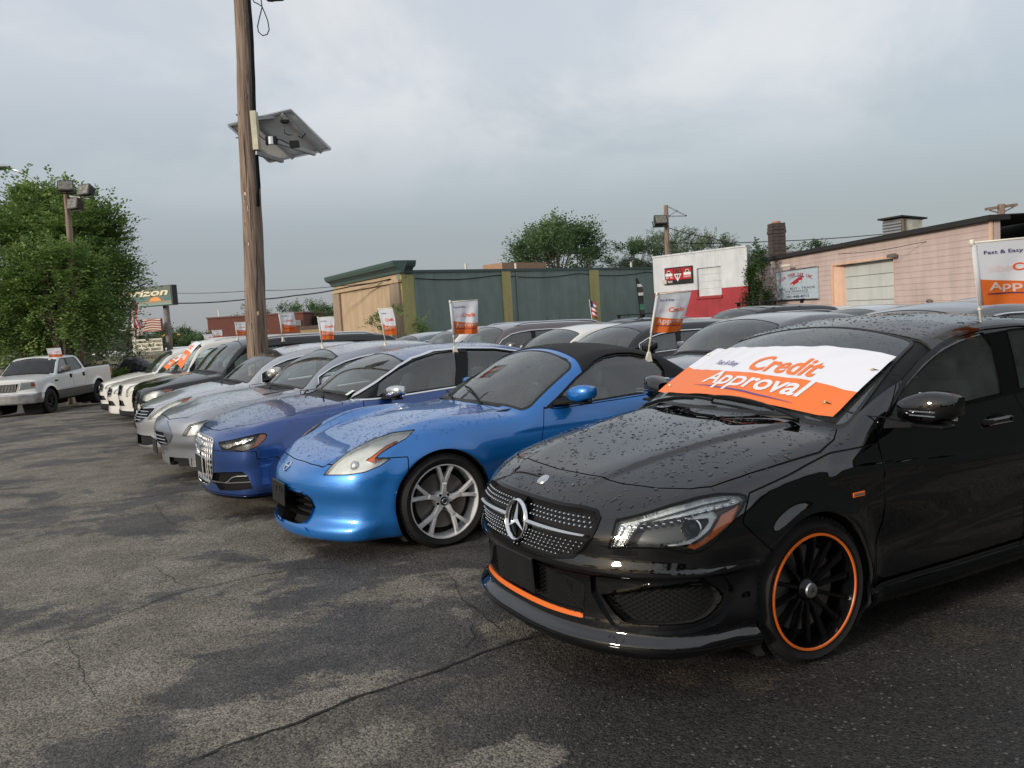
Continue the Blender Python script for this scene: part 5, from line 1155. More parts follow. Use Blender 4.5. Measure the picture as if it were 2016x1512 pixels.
def build_sonata():
 c = shape_sonata(); F = c['F']
 root = empty('sedan_car', (-5.43, 11.909, -0.151), R(30), 'bright silver sedan with long swept headlights, next to the black SUVs', 'car', 'cars parked in the front row')
 pm = paint('bright_silver_paint', (0.50, 0.51, 0.53), 0.60, 0.30)
 f = dict(header=2.02, pillar=0.06, wslow=0.03)
 f['dlo'] = dlo_poly(c, 1.45, 4.05, 0.97, 1.10, 0.10); f['windows'] = [dlo_poly(c, 1.70, 2.50, 0.99, 1.03, 0.115, x1b=2.44), dlo_poly(c, 2.60, 3.85, 1.035, 1.09, 0.115, x0b=2.54, x1b=3.85)]
 f['cowl'] = lambda y: 1.12+0.12*(np.asarray(y)/0.7)**2; f['cowlw'] = 0.66
 lamp = [(0.40, 0.578), (0.46, 0.63), (0.539, 0.680), (0.72, 0.779), (0.905, 0.846), (1.046, 0.872), (1.01, 0.80), (0.90, 0.70), (0.816, 0.652), (0.625, 0.607)]
 amber = [(0.935, 0.836), (1.04, 0.864), (1.02, 0.81), (0.97, 0.765)]
 gr = [(-0.1, 0.725), (0.20, 0.720), (0.533, 0.738), (0.54, 0.70), (0.48, 0.62), (0.30, 0.555), (0.145, 0.533), (-0.1, 0.525)]
 f['regions'] = [('grille_frame', YZ, gr, lowf, None, 0.012), ('grille', YZ, gr, lowf, ['grille_frame'], 0), ('lamp_bezel', QZ, lamp, lowf, None, 0), ('lamp', QZ, lamp, lowf, ['lamp_bezel'], -0.005), ('amber', QZ, amber, lowf, ['lamp'], 0),
  ('intake', YZ, [(-0.1, 0.36), (0.50, 0.355), (0.60, 0.25), (0.4, 0.215), (-0.1, 0.21)], lowf, None, 0), ('fog', QZ, [(0.56, 0.40), (0.66, 0.39), (0.665, 0.33), (0.58, 0.335)], lowf, None, 0)]
 hood = [(0.12, -0.1), (0.125, 0.2), (0.16, 0.36), (0.21, 0.50), (0.33, 0.62), (0.54, 0.69), (0.9, 0.73), (1.24, 0.76), (1.28, 0.70), (1.14, 0.4), (1.12, -0.1)]
 f['panels'] = [('hood', XY, hood, topf), ('door1', XZ, [(1.45, 0.95), (1.40, 0.8), (1.37, 0.5), (1.40, 0.25), (2.50, 0.25), (2.53, 0.6), (2.54, 1.01)], sidef), ('door2', XZ, [(2.552, 1.01), (2.542, 0.6), (2.512, 0.25), (3.20, 0.25), (3.28, 0.5), (3.50, 0.75), (3.65, 1.05)], sidef)]
 f['shells'] = [('grille_frame', 'chrome', -0.006, True, 'both'), ('grille', 'liner', 0.03, True, 'both'), (('headlight', 'lamp', 'amber'), 'lens', 0.001, False, 'each'), ('lamp_bezel', 'plastic', 0, False, 'each'), ('lamp', M['lamp_chrome'], 0.035, True, 'each:lamp_reflector'), ('amber', 'amber', 0.008, True, 'each:turn_signal'),
  ('intake', 'liner', 0.05, True, 'both:lower_intake'), ('fog', 'reflector', 0.01, True, 'each:fog_light')]
 s, parts = finish_car(c, f, root, pm, 0.024)
 for zz in (0.57, 0.61, 0.65, 0.69):
  w_ = 0.30 if zz < 0.6 else 0.45; W_ = on_front(F, np.linspace(-w_, w_, 9), zz)-[0.002, 0, 0]; mb = MB(); mb.tube(W_, 0.007, 4); mb.build('grille_bar', M['chrome'], root)
 P = on_front(F, [0.0], 0.64)[0]; ring_on('badge_ring', P, (-1, 0, 0.1), 0.040, 0.050, 0.012, M['chrome'], root)
 mirror(root, F, (1.78, 0, 1.10), (0.19, 0.22, 0.165), pm, c, foot=(1.70, 1.0), cap=M['satin_cap2']); handles(root, F, [2.35, 3.35], 0.90, M['chrome'])
 wipers(root, F, [((1.14, -0.45), (1.27, 0.1))]); wheels_for(root, c, 'multi', 0.22, 0.012)
 raindrops(s, root, 900, (0.15, 1.3), 0.004, 0.009, ['hood', 'body'], 0.6, seed=41); raindrops(s, root, 1200, (2.1, 3.8), 0.004, 0.010, ['body'], 0.85, seed=42)
 return root, c, s
M['satin_cap2'] = pmat('worn_chrome_mirror_cap', (0.60, 0.58, 0.52), 0.30, 0.9, vary=0.22, vscale=18)
# ------------------------------------------------------------ simpler cars: SUVs of the row, cars further back, the pickup
def gz(x, y):
 r = min(-.42*x+.906*y, 45.0); return -.015*max(0, r-3)-.0165*max(0, r-14)
def simple_car(c, root, pm, o, h=0.035, kind='far'):
 """o: options - lamp outline (q,z), grille outline (y,z), roof rails, cladding ..."""
 F = c['F']; L_ = c['len']; suv = c['suv']; xh, xc = c['xh'], c['xc']; b0 = c['belt']
 f = dict(header=xh-0.02, pillar=0.06, wslow=0.035, detail=o.get('detail', False), glass=o.get('glass', 'glass'), seat=o.get('seat', 'seat'))
 zb0, zb1 = b0+0.03, b0+(0.10 if suv else 0.13); xe = (L_-0.28) if suv else L_-0.80
 xB = xh+0.55; xC = xB+0.92
 f['dlo'] = dlo_poly(c, xc+0.28, xe, zb0, zb1, 0.11 if not suv else 0.13)
 ws = [dlo_poly(c, xc+0.42, xB, zb0+0.012, zb0+0.03, 0.125 if not suv else 0.145, x1b=xB-0.05), dlo_poly(c, xB+0.09, xC if suv else xe-0.12, zb0+0.035, zb1-0.02, 0.125 if not suv else 0.145, x0b=xB+0.03, x1b=(xC if suv else xe-0.14))]
 if suv: ws.append(dlo_poly(c, xC+0.07, xe-0.10, zb0+0.06, zb1, 0.145, x0b=xC+0.07, x1b=xe-0.10))
 f['windows'] = ws; f['glass1'] = o.get('glass_rear', o.get('glass', 'glass')); f['glass2'] = f['glass1']
 f['trimmat'] = o.get('trim', 'chrome'); f['cowl'] = lambda y: xc-0.12+0.12*(np.asarray(y)/0.7)**2; f['cowlw'] = 0.66
 if not suv: f['rearglass'] = (L_-1.45, c['zd']+0.03)
 zn = c['zn']
 lamp = o.get('lamp') or [(0.42, zn-0.16), (0.50, zn-0.07), (0.70, zn-0.02), (0.92, zn+0.02), (0.98, zn-0.01), (0.93, zn-0.08), (0.80, zn-0.14), (0.60, zn-0.17)]
 amber = o.get('amber') or [(0.84, zn-0.0), (0.94, zn+0.01), (0.95, zn-0.02), (0.90, zn-0.08), (0.82, zn-0.11)]
 gr = o.get('grille') or [(-0.1, zn-0.04), (0.42, zn-0.05), (0.46, zn-0.10), (0.38, zn-0.22), (-0.1, zn-0.24)]
 f['regions'] = [('grille_frame', YZ, gr, lowf, None, 0.016), ('grille', YZ, gr, lowf, ['grille_frame'], 0), ('lamp_bezel', QZ, lamp, lowf, None, 0), ('lamp', QZ, lamp, lowf, ['lamp_bezel'], -0.006), ('amber', QZ, amber, lowf, ['lamp'], 0),
  ('intake', YZ, [(-0.1, zn-0.34), (0.45, zn-0.34), (0.55, zn-0.46), (-0.1, zn-0.48)], lowf, None, 0)]
 f['shells'] = [('grille_frame', o.get('grillemat', 'chrome'), -0.008, True, 'both'), ('grille', 'liner', 0.03, True, 'both'), (('headlight', 'lamp', 'amber'), 'lens', 0.001, False, 'each'), ('lamp_bezel', 'plastic', 0, False, 'each'), ('lamp', M['lamp_chrome'], 0.03, True, 'each:lamp_reflector'),
  ('amber', 'amber', 0.006, True, 'each:turn_signal'), ('intake', 'liner', 0.04, True, 'both:lower_intake')]
 if o.get('fog'): f['regions'].append(('fog', QZ, o['fog'], lowf, None, 0)); f['shells'].append(('fog', M['cream_lens'], -0.004, True, 'each:fog_light'))
 if suv:
  f['regions'].append(('cladding', FIELD, lambda P, _: P[:, 2]-0.36, lambda P: P[:, 2] < 0.6, None, 0)); f['shells'].append(('cladding', 'plastic', -0.008, True, 'both'))
 ov = c['wheels'][0][0]
 f['panels'] = [('hood', XY, [(0.12, -0.1), (0.14, 0.3), (0.24, 0.55), (0.40, 0.68), (0.7, 0.75), (xc-0.05, 0.78), (xc-0.03, 0.65), (xc-0.12, 0.3), (xc-0.12, -0.1)], lambda P: P[:, 2] > zn-0.12),
  ('door1', XZ, [(xc+0.22, zb0-0.02), (xc+0.17, 0.5), (xc+0.20, 0.38), (xB-0.03, 0.38), (xB, 0.7), (xB, zb0)], sidef), ('door2', XZ, [(xB+0.012, zb0), (xB+0.012, 0.7), (xB-0.018, 0.38), (xC-0.22, 0.38), (xC-0.1, 0.62), (xC+0.02, 0.85), (xC+0.03, zb0+0.02)], sidef)] if o.get('panels', True) else []
 s, parts = finish_car(c, f, root, pm, h)
 if o.get('bars', True):
  g1 = min(p[1] for p in gr)+0.03; g2 = max(p[1] for p in gr)-0.02
  for zz in np.linspace(g1, g2, 3):
   w_ = max(p[0] for p in gr)*0.86; W_ = on_front(F, np.linspace(-w_, w_, 7), zz)-[0.002, 0, 0]; mb = MB(); mb.tube(W_, 0.008, 4); mb.build('grille_bar', M[o.get('grillemat', 'chrome')], root)
 if o.get('badge', True):
  P = on_front(F, [0.0], zn-0.13)[0]; ring_on('badge_ring', P, (-1, 0, 0.1), 0.040, 0.052, 0.014, M['chrome'], root)
 mirror(root, F, (xc+0.52, 0, zb0+(0.07 if not suv else 0.10)), (0.14, 0.21, 0.13 if not suv else 0.18), pm, c, foot=(xc+0.45, zb0-0.01), cap=o.get('cap'))
 handles(root, F, [xB-0.18, xC-0.10], zb0-0.11, o.get('handlemat', pm))
 if o.get('rails'):
  for sd in (1, -1):
   xs = np.linspace(xh+0.25, L_-0.55, 12); yy = c['wg'](2.5)-c['tum']*(c['top']-c['belt'])-c.get('tum2', 0)*(c['top']-c['belt'])**2-0.06
   Q = np.array([on_top(F, [x], yy)[0] for x in xs]); Q[:, 2] += 0.035; Q[0, 2] -= 0.03; Q[-1, 2] -= 0.03; mb = MB(); mb.tube(Q, 0.020, 6)
   mb = mb if sd > 0 else flip(mb); o_ = mb.build('roof_rail', M[o['rails']], root); autosmooth(o_, 50); fixn(o_)
 if o.get('rack'):
  for xx in (xh+0.6, xh+1.5): mb = MB(); mb.box((xx, 0, c['top']+0.09), (0.06, 1.30, 0.03), None, 0, 0.008); mb.box((xx, 0.56, c['top']+0.045), (0.07, 0.05, 0.09)); mb.box((xx, -0.56, c['top']+0.045), (0.07, 0.05, 0.09)); mb.build('crossbar', M['plastic'], root)
 if kind == 'far':
  for (wx, wz, tr, ar) in c['wheels']:
   for sd in (-1, 1): make_wheel(root, 'far', (wx, sd*(c['w'](wx)-0.014), wz), tr, 0.225, sd, PROT)
 else: wheels_for(root, c, kind, 0.225, 0.014)
 return s
M['cream_lens'] = pmat('cream_fog_lens', (0.72, 0.66, 0.48), 0.25, 0.1, coat=0.8)
def repaint(root_copy, old, new):
 for o in [root_copy]+descend(root_copy):
  if o.type == 'MESH' and o.data.materials and o.data.materials[0] == old:
   o.material_slots[0].link = 'OBJECT'; o.material_slots[0].material = new
def descend(o):
 out = []
 for ch in CHILD.get(o, []): out.append(ch); out += descend(ch)
 return out
CHILD = {}
def clone(o, parent=None):
 c = o.copy(); COL.objects.link(c); CHILD[c] = []
 if parent is not None: c.parent = parent
 for ch in o.children: CHILD[c].append(clone(ch, c))
 return c
def build_row():
 blk = paint('black_suv_paint', (0.010, 0.010, 0.011), 0.0, 0.12); wht = paint('white_car_paint', (0.72, 0.70, 0.64), 0.0, 0.3)
 Lf = [(0.47, 0.74), (0.52, 0.84), (0.70, 0.90), (0.90, 0.93), (1.02, 0.925), (0.985, 0.86), (0.90, 0.76), (0.70, 0.735)]; Am = [(0.86, 0.90), (0.93, 0.935), (1.02, 0.92), (0.97, 0.85), (0.90, 0.77), (0.87, 0.78), (0.93, 0.87)]
 spec = [((-6.481, 14.189), 4.75, 1.68, blk, 'black SUV with white roof rails and amber-cornered headlights', dict(lamp=Lf, amber=Am, fog=[(0.30, 0.66), (0.36, 0.70), (0.42, 0.66), (0.42, 0.50), (0.36, 0.46), (0.30, 0.50)], rails='white_rail', glass_rear='glass_dark', trim='gloss_black', grillemat='gloss_black', badge=False)),
   ((-7.503, 16.486), 4.75, 1.68, blk, 'black SUV, second one along, between the railed black SUV and the white SUV', dict(glass_rear='glass_dark', trim='gloss_black')),
   ((-8.856, 18.706), 4.85, 1.82, wht, 'tall white SUV with a Credit Approval banner on its windshield', dict(lamp=[(0.50, 0.66), (0.52, 0.80), (0.62, 0.90), (0.90, 0.955), (0.99, 0.94), (0.93, 0.86), (0.72, 0.80), (0.60, 0.68)], glass_rear='glass_dark', rails='white_rail'))]
 M['white_rail'] = pmat('white_metal_rail', (0.75, 0.75, 0.74), 0.3, 0.2)
 out = []
 for (x, y), L_, H, pm, lab, o in spec:
  r = empty('suv_car', (x, y, gz(x, y)), R(30), lab, 'car', 'cars parked in the front row'); c = shape_suv(L=L_, H=H, W=1.88); simple_car(c, r, pm, dict(o, detail=True), 0.03, 'multi'); out.append((r, c))
 for (x, y), lab, dz in (((-10.189, 20.939), 'white sedan with a dark grille, just beyond the tall white SUV', 0.10), ((-11.50, 23.20), 'cream white crossover at the far end of the front row', 0.25)):
  r = empty('sedan_car', (x, y, gz(x, y)), R(30), lab, 'car', 'cars parked in the front row'); c = shape_gen('whites', 4.7, 1.83, 1.50+dz, 0.90, 2.80, 0.335, 0.80+dz*.5, 1.03+dz*.5, 1.20, 1.95, 4.35, 1.12+dz*.3, belt=0.97+dz*.5, ns=0.38, npw=2.4, suv=dz > .2); simple_car(c, r, wht, dict(grillemat='chrome', bars=True), 0.035, 'multi'); out.append((r, c))
 return out
def build_back():
 protos = {}; base = paint('grey_car_paint', (0.10, 0.105, 0.115), 0.4, 0.3)
 cs = dict(sedan=shape_gen('bsed', 4.75, 1.84, 1.46, 0.93, 2.78, 0.325, 0.75, 1.0, 1.27, 2.03, 4.32, 1.09, belt=0.95, ns=0.40, npw=2.4), hatch=shape_gen('bhat', 4.45, 1.82, 1.48, 0.88, 2.65, 0.325, 0.78, 1.02, 1.15, 1.85, 4.3, 1.12, belt=0.98, ns=0.36, npw=2.5, suv=True), suv=shape_suv(L=4.6, H=1.66))
 pal = dict(black=(0.008, 0.008, 0.009), dark=(0.030, 0.031, 0.034), grey=(0.10, 0.105, 0.12), silver=(0.34, 0.35, 0.37), white=(0.72, 0.71, 0.68), brown=(0.12, 0.095, 0.095), teal=(0.13, 0.17, 0.19))
 P = {k: paint(k+'_car_paint', v, 0.0 if k in ('black', 'white') else 0.45, 0.25) for k, v in pal.items()}
 rows = [('sedan', 2.6, 8.15, 'dark', 'dark grey sedan showing only its wet roof behind the black sedan', {}, 1.0),
   ('sedan', 1.42, 10.25, 'grey', 'grey sedan with a wide pale windshield behind the blue roadster', {}, 1.0),
   ('hatch', 0.12, 12.35, 'black', 'black hatchback beside the soft top of the roadster', {}, 0.98),
   ('sedan', -0.80, 14.30, 'white', 'white sedan behind the soft top of the roadster', {}, 1.0),
   ('suv', -1.95, 16.15, 'brown', 'brownish grey SUV with silver roof rails and a pale windshield', dict(r=1), 0.97),
   ('suv', -2.95, 18.15, 'white', 'white SUV half hidden behind the second flag', dict(r=1), 0.97),
   ('suv', -4.10, 20.3, 'teal', 'blue grey SUV behind the lilac silver sedan', {}, 0.97),
   ('sedan', -5.25, 22.4, 'dark', 'dark car roof in front of the leafy shrub', {}, 1.05),
   ('sedan', 6.45, 13.9, 'grey', 'grey sedan roof with a chrome window arc below the pink wall, farthest right', {}, 1.0),
   ('sedan', 5.25, 16.0, 'silver', 'silver grey sedan roof in front of the garage door', {}, 0.99),
   ('sedan', 7.45, 11.9, 'dark', 'dark sedan roof seen beneath the large flag at right', {}, 1.03),
   ('suv', 3.75, 18.4, 'black', 'black SUV with a roof rack in front of the red and white building', dict(rack=1), 0.97),
   ('sedan', 2.55, 20.5, 'grey', 'grey sedan roof just right of the flag on the roadster', {}, 1.0),
   ('suv', 1.40, 22.6, 'black', 'black SUV with crossbars in front of the green wall', dict(rack=1), 0.97),
   ('sedan', 0.15, 24.8, 'dark', 'dark sedan far back in front of the green wall', {}, 1.0),
   ('suv', 7.9, 26.5, 'white', 'white SUV roof in front of the garage door', {}, 0.95),
   ('suv', 6.7, 28.6, 'dark', 'dark SUV far back below the red wall', dict(r=1), 0.93),
   ('sedan', 5.5, 30.7, 'silver', 'silver sedan far back below the red wall', {}, 1.0)]
 for k in ('sedan', 'hatch', 'suv'):
  for v in ('', 'r', 'rack'):
   if v and k != 'suv': continue
   r = empty('parked_car' if k != 'suv' else 'suv_car', (0, 0, 0)); simple_car(cs[k], r, base, dict(badge=False, rails='satin' if v == 'r' else None, rack=(v == 'rack')), 0.045, 'far'); protos[(k, v)] = r
 used = set()
 for k, x, y, colr, lab, ex, sc in rows:
  key = (k, next(iter(ex), '')); pr = protos[key]; e = clone(pr); repaint(e, base, P[colr])
  e.location = (x, y, gz(x, y)); e.rotation_euler = (0, 0, R(30+rnd.uniform(-1, 1))); e.scale = (1, 1, sc)
  tag(e, lab, 'car', 'cars parked in the rows behind')
  for m_ in ('raindrop',): pass
 for pr in protos.values():
  def kill(o):
   for ch in list(o.children): kill(ch)
   bpy.data.objects.remove(o)
  kill(pr)
def build_truck():
 L_ = 5.75
 c = dict(len=L_, W=1.00, top=1.87, belt=1.22, zb=0.42, name='truck', suv=True)
 c['zt'] = Cur([(-0.2, 0.98), (0.0, 1.10), (0.08, 1.17), (0.3, 1.22), (0.9, 1.27), (1.5, 1.30), (3.5, 1.30), (3.75, 1.36), (5.6, 1.36), (5.9, 1.34)], 0.02)
 c['zs'] = Cur([(-0.2, 0.95), (0.1, 1.09), (0.5, 1.16), (1.0, 1.20), (1.6, 1.22), (3.5, 1.25), (3.75, 1.33), (5.9, 1.33)], 0.03)
 c['w'] = Cur([(-0.2, 0.95), (0.4, 0.985), (1.0, 1.0), (5.5, 1.0), (5.9, 0.97)], 0.03); c['up'] = Cur([(-0.2, 0.05), (0, 0.03), (0.1, 0.01), (0.3, 0), (2, 0)], 0.01); c['lo'] = Cur([(0.3, 0.05), (0.45, 0.02), (0.6, 0.0), (2, 0)], 0.01)
 c['nose'] = Cur([(0.3, 0.06), (0.45, 0.0), (0.72, 0.0), (0.76, 0.06), (0.80, 0.07), (1.1, 0.09), (1.4, 0.25)], 0.012); c['nsweep'] = 0.16; c['npow'] = 3.2
 c['tail'] = Cur([(0.3, L_-0.02), (1.4, L_), (2, L_)], 0.02); c['tsweep'] = 0.06; c['tpow'] = 4
 c['zr'] = Cur([(0.9, 0.9), (1.38, 1.20), (1.50, 1.32), (1.80, 1.56), (2.10, 1.78), (2.30, 1.85), (2.8, 1.87), (3.35, 1.85), (3.50, 1.78), (3.66, 1.40), (3.8, 0.9)], 0.03)
 c['wg'] = Cur([(0.8, 0.93), (3.8, 0.93)], 0.02); c.update(tum=0.30, tum2=0.05, wcurve=0.10, kg=0.05, ks=0.04, kf=0.05, crown=3.0, rcrown=0.03, xh=2.15, xc=1.50, seatx=2.4, seatz=0.95, zc=1.28, zn=1.15, zd=1.3)
 c['wheels'] = [(0.96, 0.40, 0.42, 0.50), (4.46, 0.40, 0.42, 0.50)]; c['side_feat'] = arches(c, 0.045, 0.06); c['F'] = make_F(c); F = c['F']
 root = empty('pickup_truck', (-15.99, 26.10, gz(-15.9, 27)), R(92.5), 'white crew-cab pickup truck with chunky tyres and grey lower sides, under the tree', 'pickup truck')
 wht = paint('white_truck_paint', (0.70, 0.70, 0.68), 0.0, 0.3)
 f = dict(header=2.14, pillar=0.06, wslow=0.03, trim=False, glass='glass_dark', inx=1.6, detail=True)
 f['dlo'] = [(1.72, 1.25), (1.88, 1.42), (2.20, 1.70), (2.35, 1.755), (3.30, 1.755), (3.40, 1.70), (3.58, 1.38), (3.50, 1.32), (2.6, 1.28)]
 f['windows'] = [[(1.80, 1.265), (1.92, 1.42), (2.22, 1.68), (2.36, 1.735), (2.60, 1.735), (2.58, 1.295)], [(2.68, 1.30), (2.70, 1.735), (3.28, 1.735), (3.37, 1.69), (3.53, 1.38), (3.48, 1.335)]]; f['glass0'] = 'glass'
 f['cowl'] = lambda y: 1.38+0.0*np.asarray(y); f['cowlw'] = 0.75
 f['regions'] = [('grille_frame', YZ, [(-0.1, 1.06), (0.48, 1.06), (0.40, 0.80), (-0.1, 0.80)], lambda P: P[:, 0] < 0.4, None, 0.02), ('grille', YZ, [(-0.1, 1.06), (0.48, 1.06), (0.40, 0.80), (-0.1, 0.80)], lambda P: P[:, 0] < 0.4, ['grille_frame'], 0),
  ('lamp', QZ, [(0.42, 0.85), (0.47, 1.09), (0.80, 1.09), (0.83, 0.89)], lambda P: P[:, 0] < 0.6, None, 0), ('amber', QZ, [(0.70, 0.95), (0.70, 1.09), (0.80, 1.09), (0.815, 0.96)], lambda P: P[:, 0] < 0.6, ['lamp'], 0),
  ('bumper', FIELD, lambda P, _: smax(P[:, 2]-0.735, P[:, 0]-0.52, 0.005), lambda P: P[:, 0] < 0.7, None, 0), ('lowside', FIELD, lambda P, _: P[:, 2]-0.72, lambda P: (P[:, 0] > 0.5), None, 0),
  ('bed', XY, [(3.85, -0.1), (3.85, 0.86), (5.65, 0.86), (5.65, -0.1)], lambda P: (P[:, 2] > 1.25) & (P[:, 0] > 3.7), None, 0)]
 f['panels'] = [('door1', XZ, [(1.66, 1.24), (1.64, 0.75), (2.62, 0.75), (2.64, 1.27)], sidef), ('door2', XZ, [(2.655, 1.27), (2.635, 0.75), (3.45, 0.75), (3.60, 1.0), (3.60, 1.30)], sidef), ('bed_side', XZ, [(3.70, 1.5), (3.70, 0.3), (6, 0.3), (6, 1.5)], lambda P: (P[:, 1] > 0.9))]
 f['shells'] = [('grille_frame', wht, -0.01, True, 'both'), ('grille', 'liner', 0.04, True, 'both'), (('headlight', 'lamp', 'amber'), 'lens', 0.001, False, 'each'), ('lamp', M['lamp_chrome'], 0.02, True, 'each:lamp_reflector'), ('amber', 'amber', 0.006, True, 'each:turn_signal'),
  ('bumper', 'chrome_dull', -0.01, True, 'both'), ('lowside', M['truck_grey'], -0.006, True, 'both:lower_cladding'), ('bed', 'plastic', 0.35, True, 'both:truck_bed')]
 s, parts = finish_car(c, f, root, wht, 0.035)
 for yy in np.linspace(-0.40, 0.40, 19): mb = MB(); P = on_front(F, [yy], 0.93)[0]; mb.box((P[0], yy, 0.93), (0.03, 0.016, 0.25)); mb.build('grille_bar', M['satin'], root)
 mirror(root, F, (1.98, 0, 1.40), (0.14, 0.26, 0.22), M['mirror_tan'], c, foot=(1.95, 1.27)); 
 for hx in (2.48, 3.42): P = on_side(F, [hx], 1.15)[0]; mb = MB(); mb.box((hx, P[1]+0.008, 1.13), (0.13, 0.03, 0.14), None, 0, 0.01); both_sides('door_handle', mb, M['plastic'], root)
 mb = MB(); mb.box((5.70, 0.96, 1.08), (0.10, 0.06, 0.34), None, 0, 0.01); both_sides('tail_light', mb, M['red'], root)
 P = on_side(F, [1.45], 1.04)[0]; mb = MB(); mb.box((1.45, P[1]+0.004, 1.04), (0.20, 0.012, 0.05), None, 0, 0.003); both_sides('fender_badge', mb, M['plastic'], root)
 mb = MB(); mb.box((5.83, 0, 0.62), (0.16, 1.8, 0.2), None, 0, 0.03); mb.build('rear_bumper', M['plastic'], root)
 for (wx, wz, tr, ar) in c['wheels']:
  for sd in (-1, 1): make_wheel(root, 'truck', (wx, sd*1.02, wz), tr, 0.30, sd, PROT, 0, 0.23)
 return root, c
M['chrome_dull'] = pmat('dull_chrome_bumper', (0.45, 0.45, 0.45), 0.3, 0.9, vary=0.2); M['truck_grey'] = pmat('grey_lower_paint', (0.07, 0.07, 0.068), 0.4, coat=0.3); M['mirror_tan'] = pmat('taupe_mirror_shell', (0.16, 0.14, 0.12), 0.5)
# ------------------------------------------------------------ ground
def px_ray(px, py): return _fw+(px-1008)/CAM_F*_ri-(py-756)/CAM_F*_up
def at(px, py, Y): d = px_ray(px, py); return Vector((0, 0, CAM_H))+Vector(d*(Y/d[1]))      # point at depth Y seen at photo pixel
def on_ground(px, py):
 d = px_ray(px, py); t = 5.0
 for _ in range(60):
  p = np.array([0, 0, CAM_H])+d*t; t = (gz(p[0], p[1])-CAM_H)/d[2]
 return Vector(np.array([0, 0, CAM_H])+d*t)
def asphalt_mat():
 m = bpy.data.materials.new('asphalt'); m.use_nodes = True; nt = m.node_tree; b = nt.nodes['Principled BSDF']; N = nt.nodes.new; L = nt.links.new
 tc = N('ShaderNodeTexCoord'); pos = tc.outputs['Object']
 def noise(s, d=6, r=0.55, dist=0.0, vec=pos, loc=(0, 0, 0), sc=(1, 1, 1), rot=(0, 0, 0)):
  mp = N('ShaderNodeMapping'); mp.inputs['Location'].default_value = loc; mp.inputs['Scale'].default_value = sc; mp.inputs['Rotation'].default_value = rot; L(vec, mp.inputs[0])
  n = N('ShaderNodeTexNoise'); n.inputs['Scale'].default_value = s; n.inputs['Detail'].default_value = d; n.inputs['Roughness'].default_value = r; n.inputs['Distortion'].default_value = dist; L(mp.outputs[0], n.inputs['Vector']); return n.outputs['Fac']
 def mr(v, a, b_, c=0.0, d=1.0, smooth=True):
  r = N('ShaderNodeMapRange'); r.interpolation_type = 'SMOOTHSTEP' if smooth else 'LINEAR'
  for k, q in zip(('From Min', 'From Max', 'To Min', 'To Max'), (a, b_, c, d)): r.inputs[k].default_value = q
  L(v, r.inputs['Value']); return r.outputs[0]
 def mth(op, a, b_=None):
  n = N('ShaderNodeMath'); n.operation = op
  for i, v in enumerate((a, b_)):
   if v is None: continue
   if isinstance(v, (int, float)): n.inputs[i].default_value = v
   else: L(v, n.inputs[i])
  return n.outputs[0]
 def mix(f, a, c, mode='MIX'):
  x = N('ShaderNodeMix'); x.data_type = 'RGBA'; x.blend_type = mode
  for s, v in ((0, f), (6, a), (7, c)):
   if isinstance(v, (int, float)): x.inputs[s].default_value = v
   elif isinstance(v, tuple): x.inputs[s].default_value = (*v, 1)
   else: L(v, x.inputs[s])
  return x.outputs[2]
 sep = N('ShaderNodeSeparateXYZ'); L(pos, sep.inputs[0])
 # damp stains: large soft-edged blots, stretched along the lane
 big = noise(0.62, 8, 0.66, 0.5, loc=(3.1, 1.2, 0), rot=(0, 0, -0.45), sc=(0.85, 1.15, 1))
 edge = noise(9, 4, 0.6); bigv = mth('ADD', big, mth('MULTIPLY', mth('SUBTRACT', edge, 0.5), 0.10))
 for px_, py_, r_, w_ in ((640, 1275, .50, .16), (830, 1245, .45, .14), (330, 1385, .38, .15), (560, 1185, .28, .10), (1000, 1180, .35, .12), (480, 1330, .3, .10), (700, 1010, .8, .10), (120, 1130, .80, -.16), (350, 1225, .30, -.12), (470, 1140, .35, -.10), (250, 930, 1.1, -.12), (60, 1420, .40, -.14), (430, 1440, .22, -.12), (640, 1395, .16, -.10), (760, 1450, .16, -.14), (960, 1235, .16, -.13), (520, 1010, .6, -.08), (900, 1500, .16, -.10)):
  q_ = on_ground(px_, py_); ex = mth('SUBTRACT', sep.outputs[0], q_.x); ey = mth('SUBTRACT', sep.outputs[1], q_.y); d2 = mth('ADD', mth('MULTIPLY', ex, ex), mth('MULTIPLY', ey, ey)); bigv = mth('ADD', bigv, mth('MULTIPLY', mth('POWER', 2.718, mth('MULTIPLY', d2, -1/(r_*r_))), w_))
 damp = mr(bigv, 0.475, 0.535)
 mid = mr(noise(2.2, 7, 0.65, 0.3), 0.35, 0.68)
 # newer, darker strip on the near right side of the cold joint
 A = on_ground(340, 1512); B = on_ground(930, 1290); nx, ny = (B.y-A.y), -(B.x-A.x); ln = math.hypot(nx, ny); nx /= ln; ny /= ln
 dist = mth('SUBTRACT', mth('ADD', mth('MULTIPLY', sep.outputs[0], nx), mth('MULTIPLY', sep.outputs[1], ny)), nx*A.x+ny*A.y)
 wob = mth('MULTIPLY', mth('SUBTRACT', noise(1.6, 4), 0.5), 0.10); strip = mr(mth('ADD', dist, wob), -0.01, 0.02)
 C1 = Vector((0.6, 2.9)); dx = mth('SUBTRACT', sep.outputs[0], 1.5); dy = mth('SUBTRACT', sep.outputs[1], 2.9)
 rr = mth('SQRT', mth('ADD', mth('MULTIPLY', dx, dx), mth('MULTIPLY', mth('MULTIPLY', dy, dy), 1.6))); wet = mr(mth('ADD', rr, mth('MULTIPLY', mth('SUBTRACT', big, 0.5), 2.2)), 2.3, 1.2)
 light = mix(mid, (0.138, 0.121, 0.096), (0.215, 0.192, 0.155))
 dark = mix(mid, (0.040, 0.037, 0.035), (0.078, 0.071, 0.064))
 c = mix(mth('MULTIPLY', damp, 0.92), light, dark)
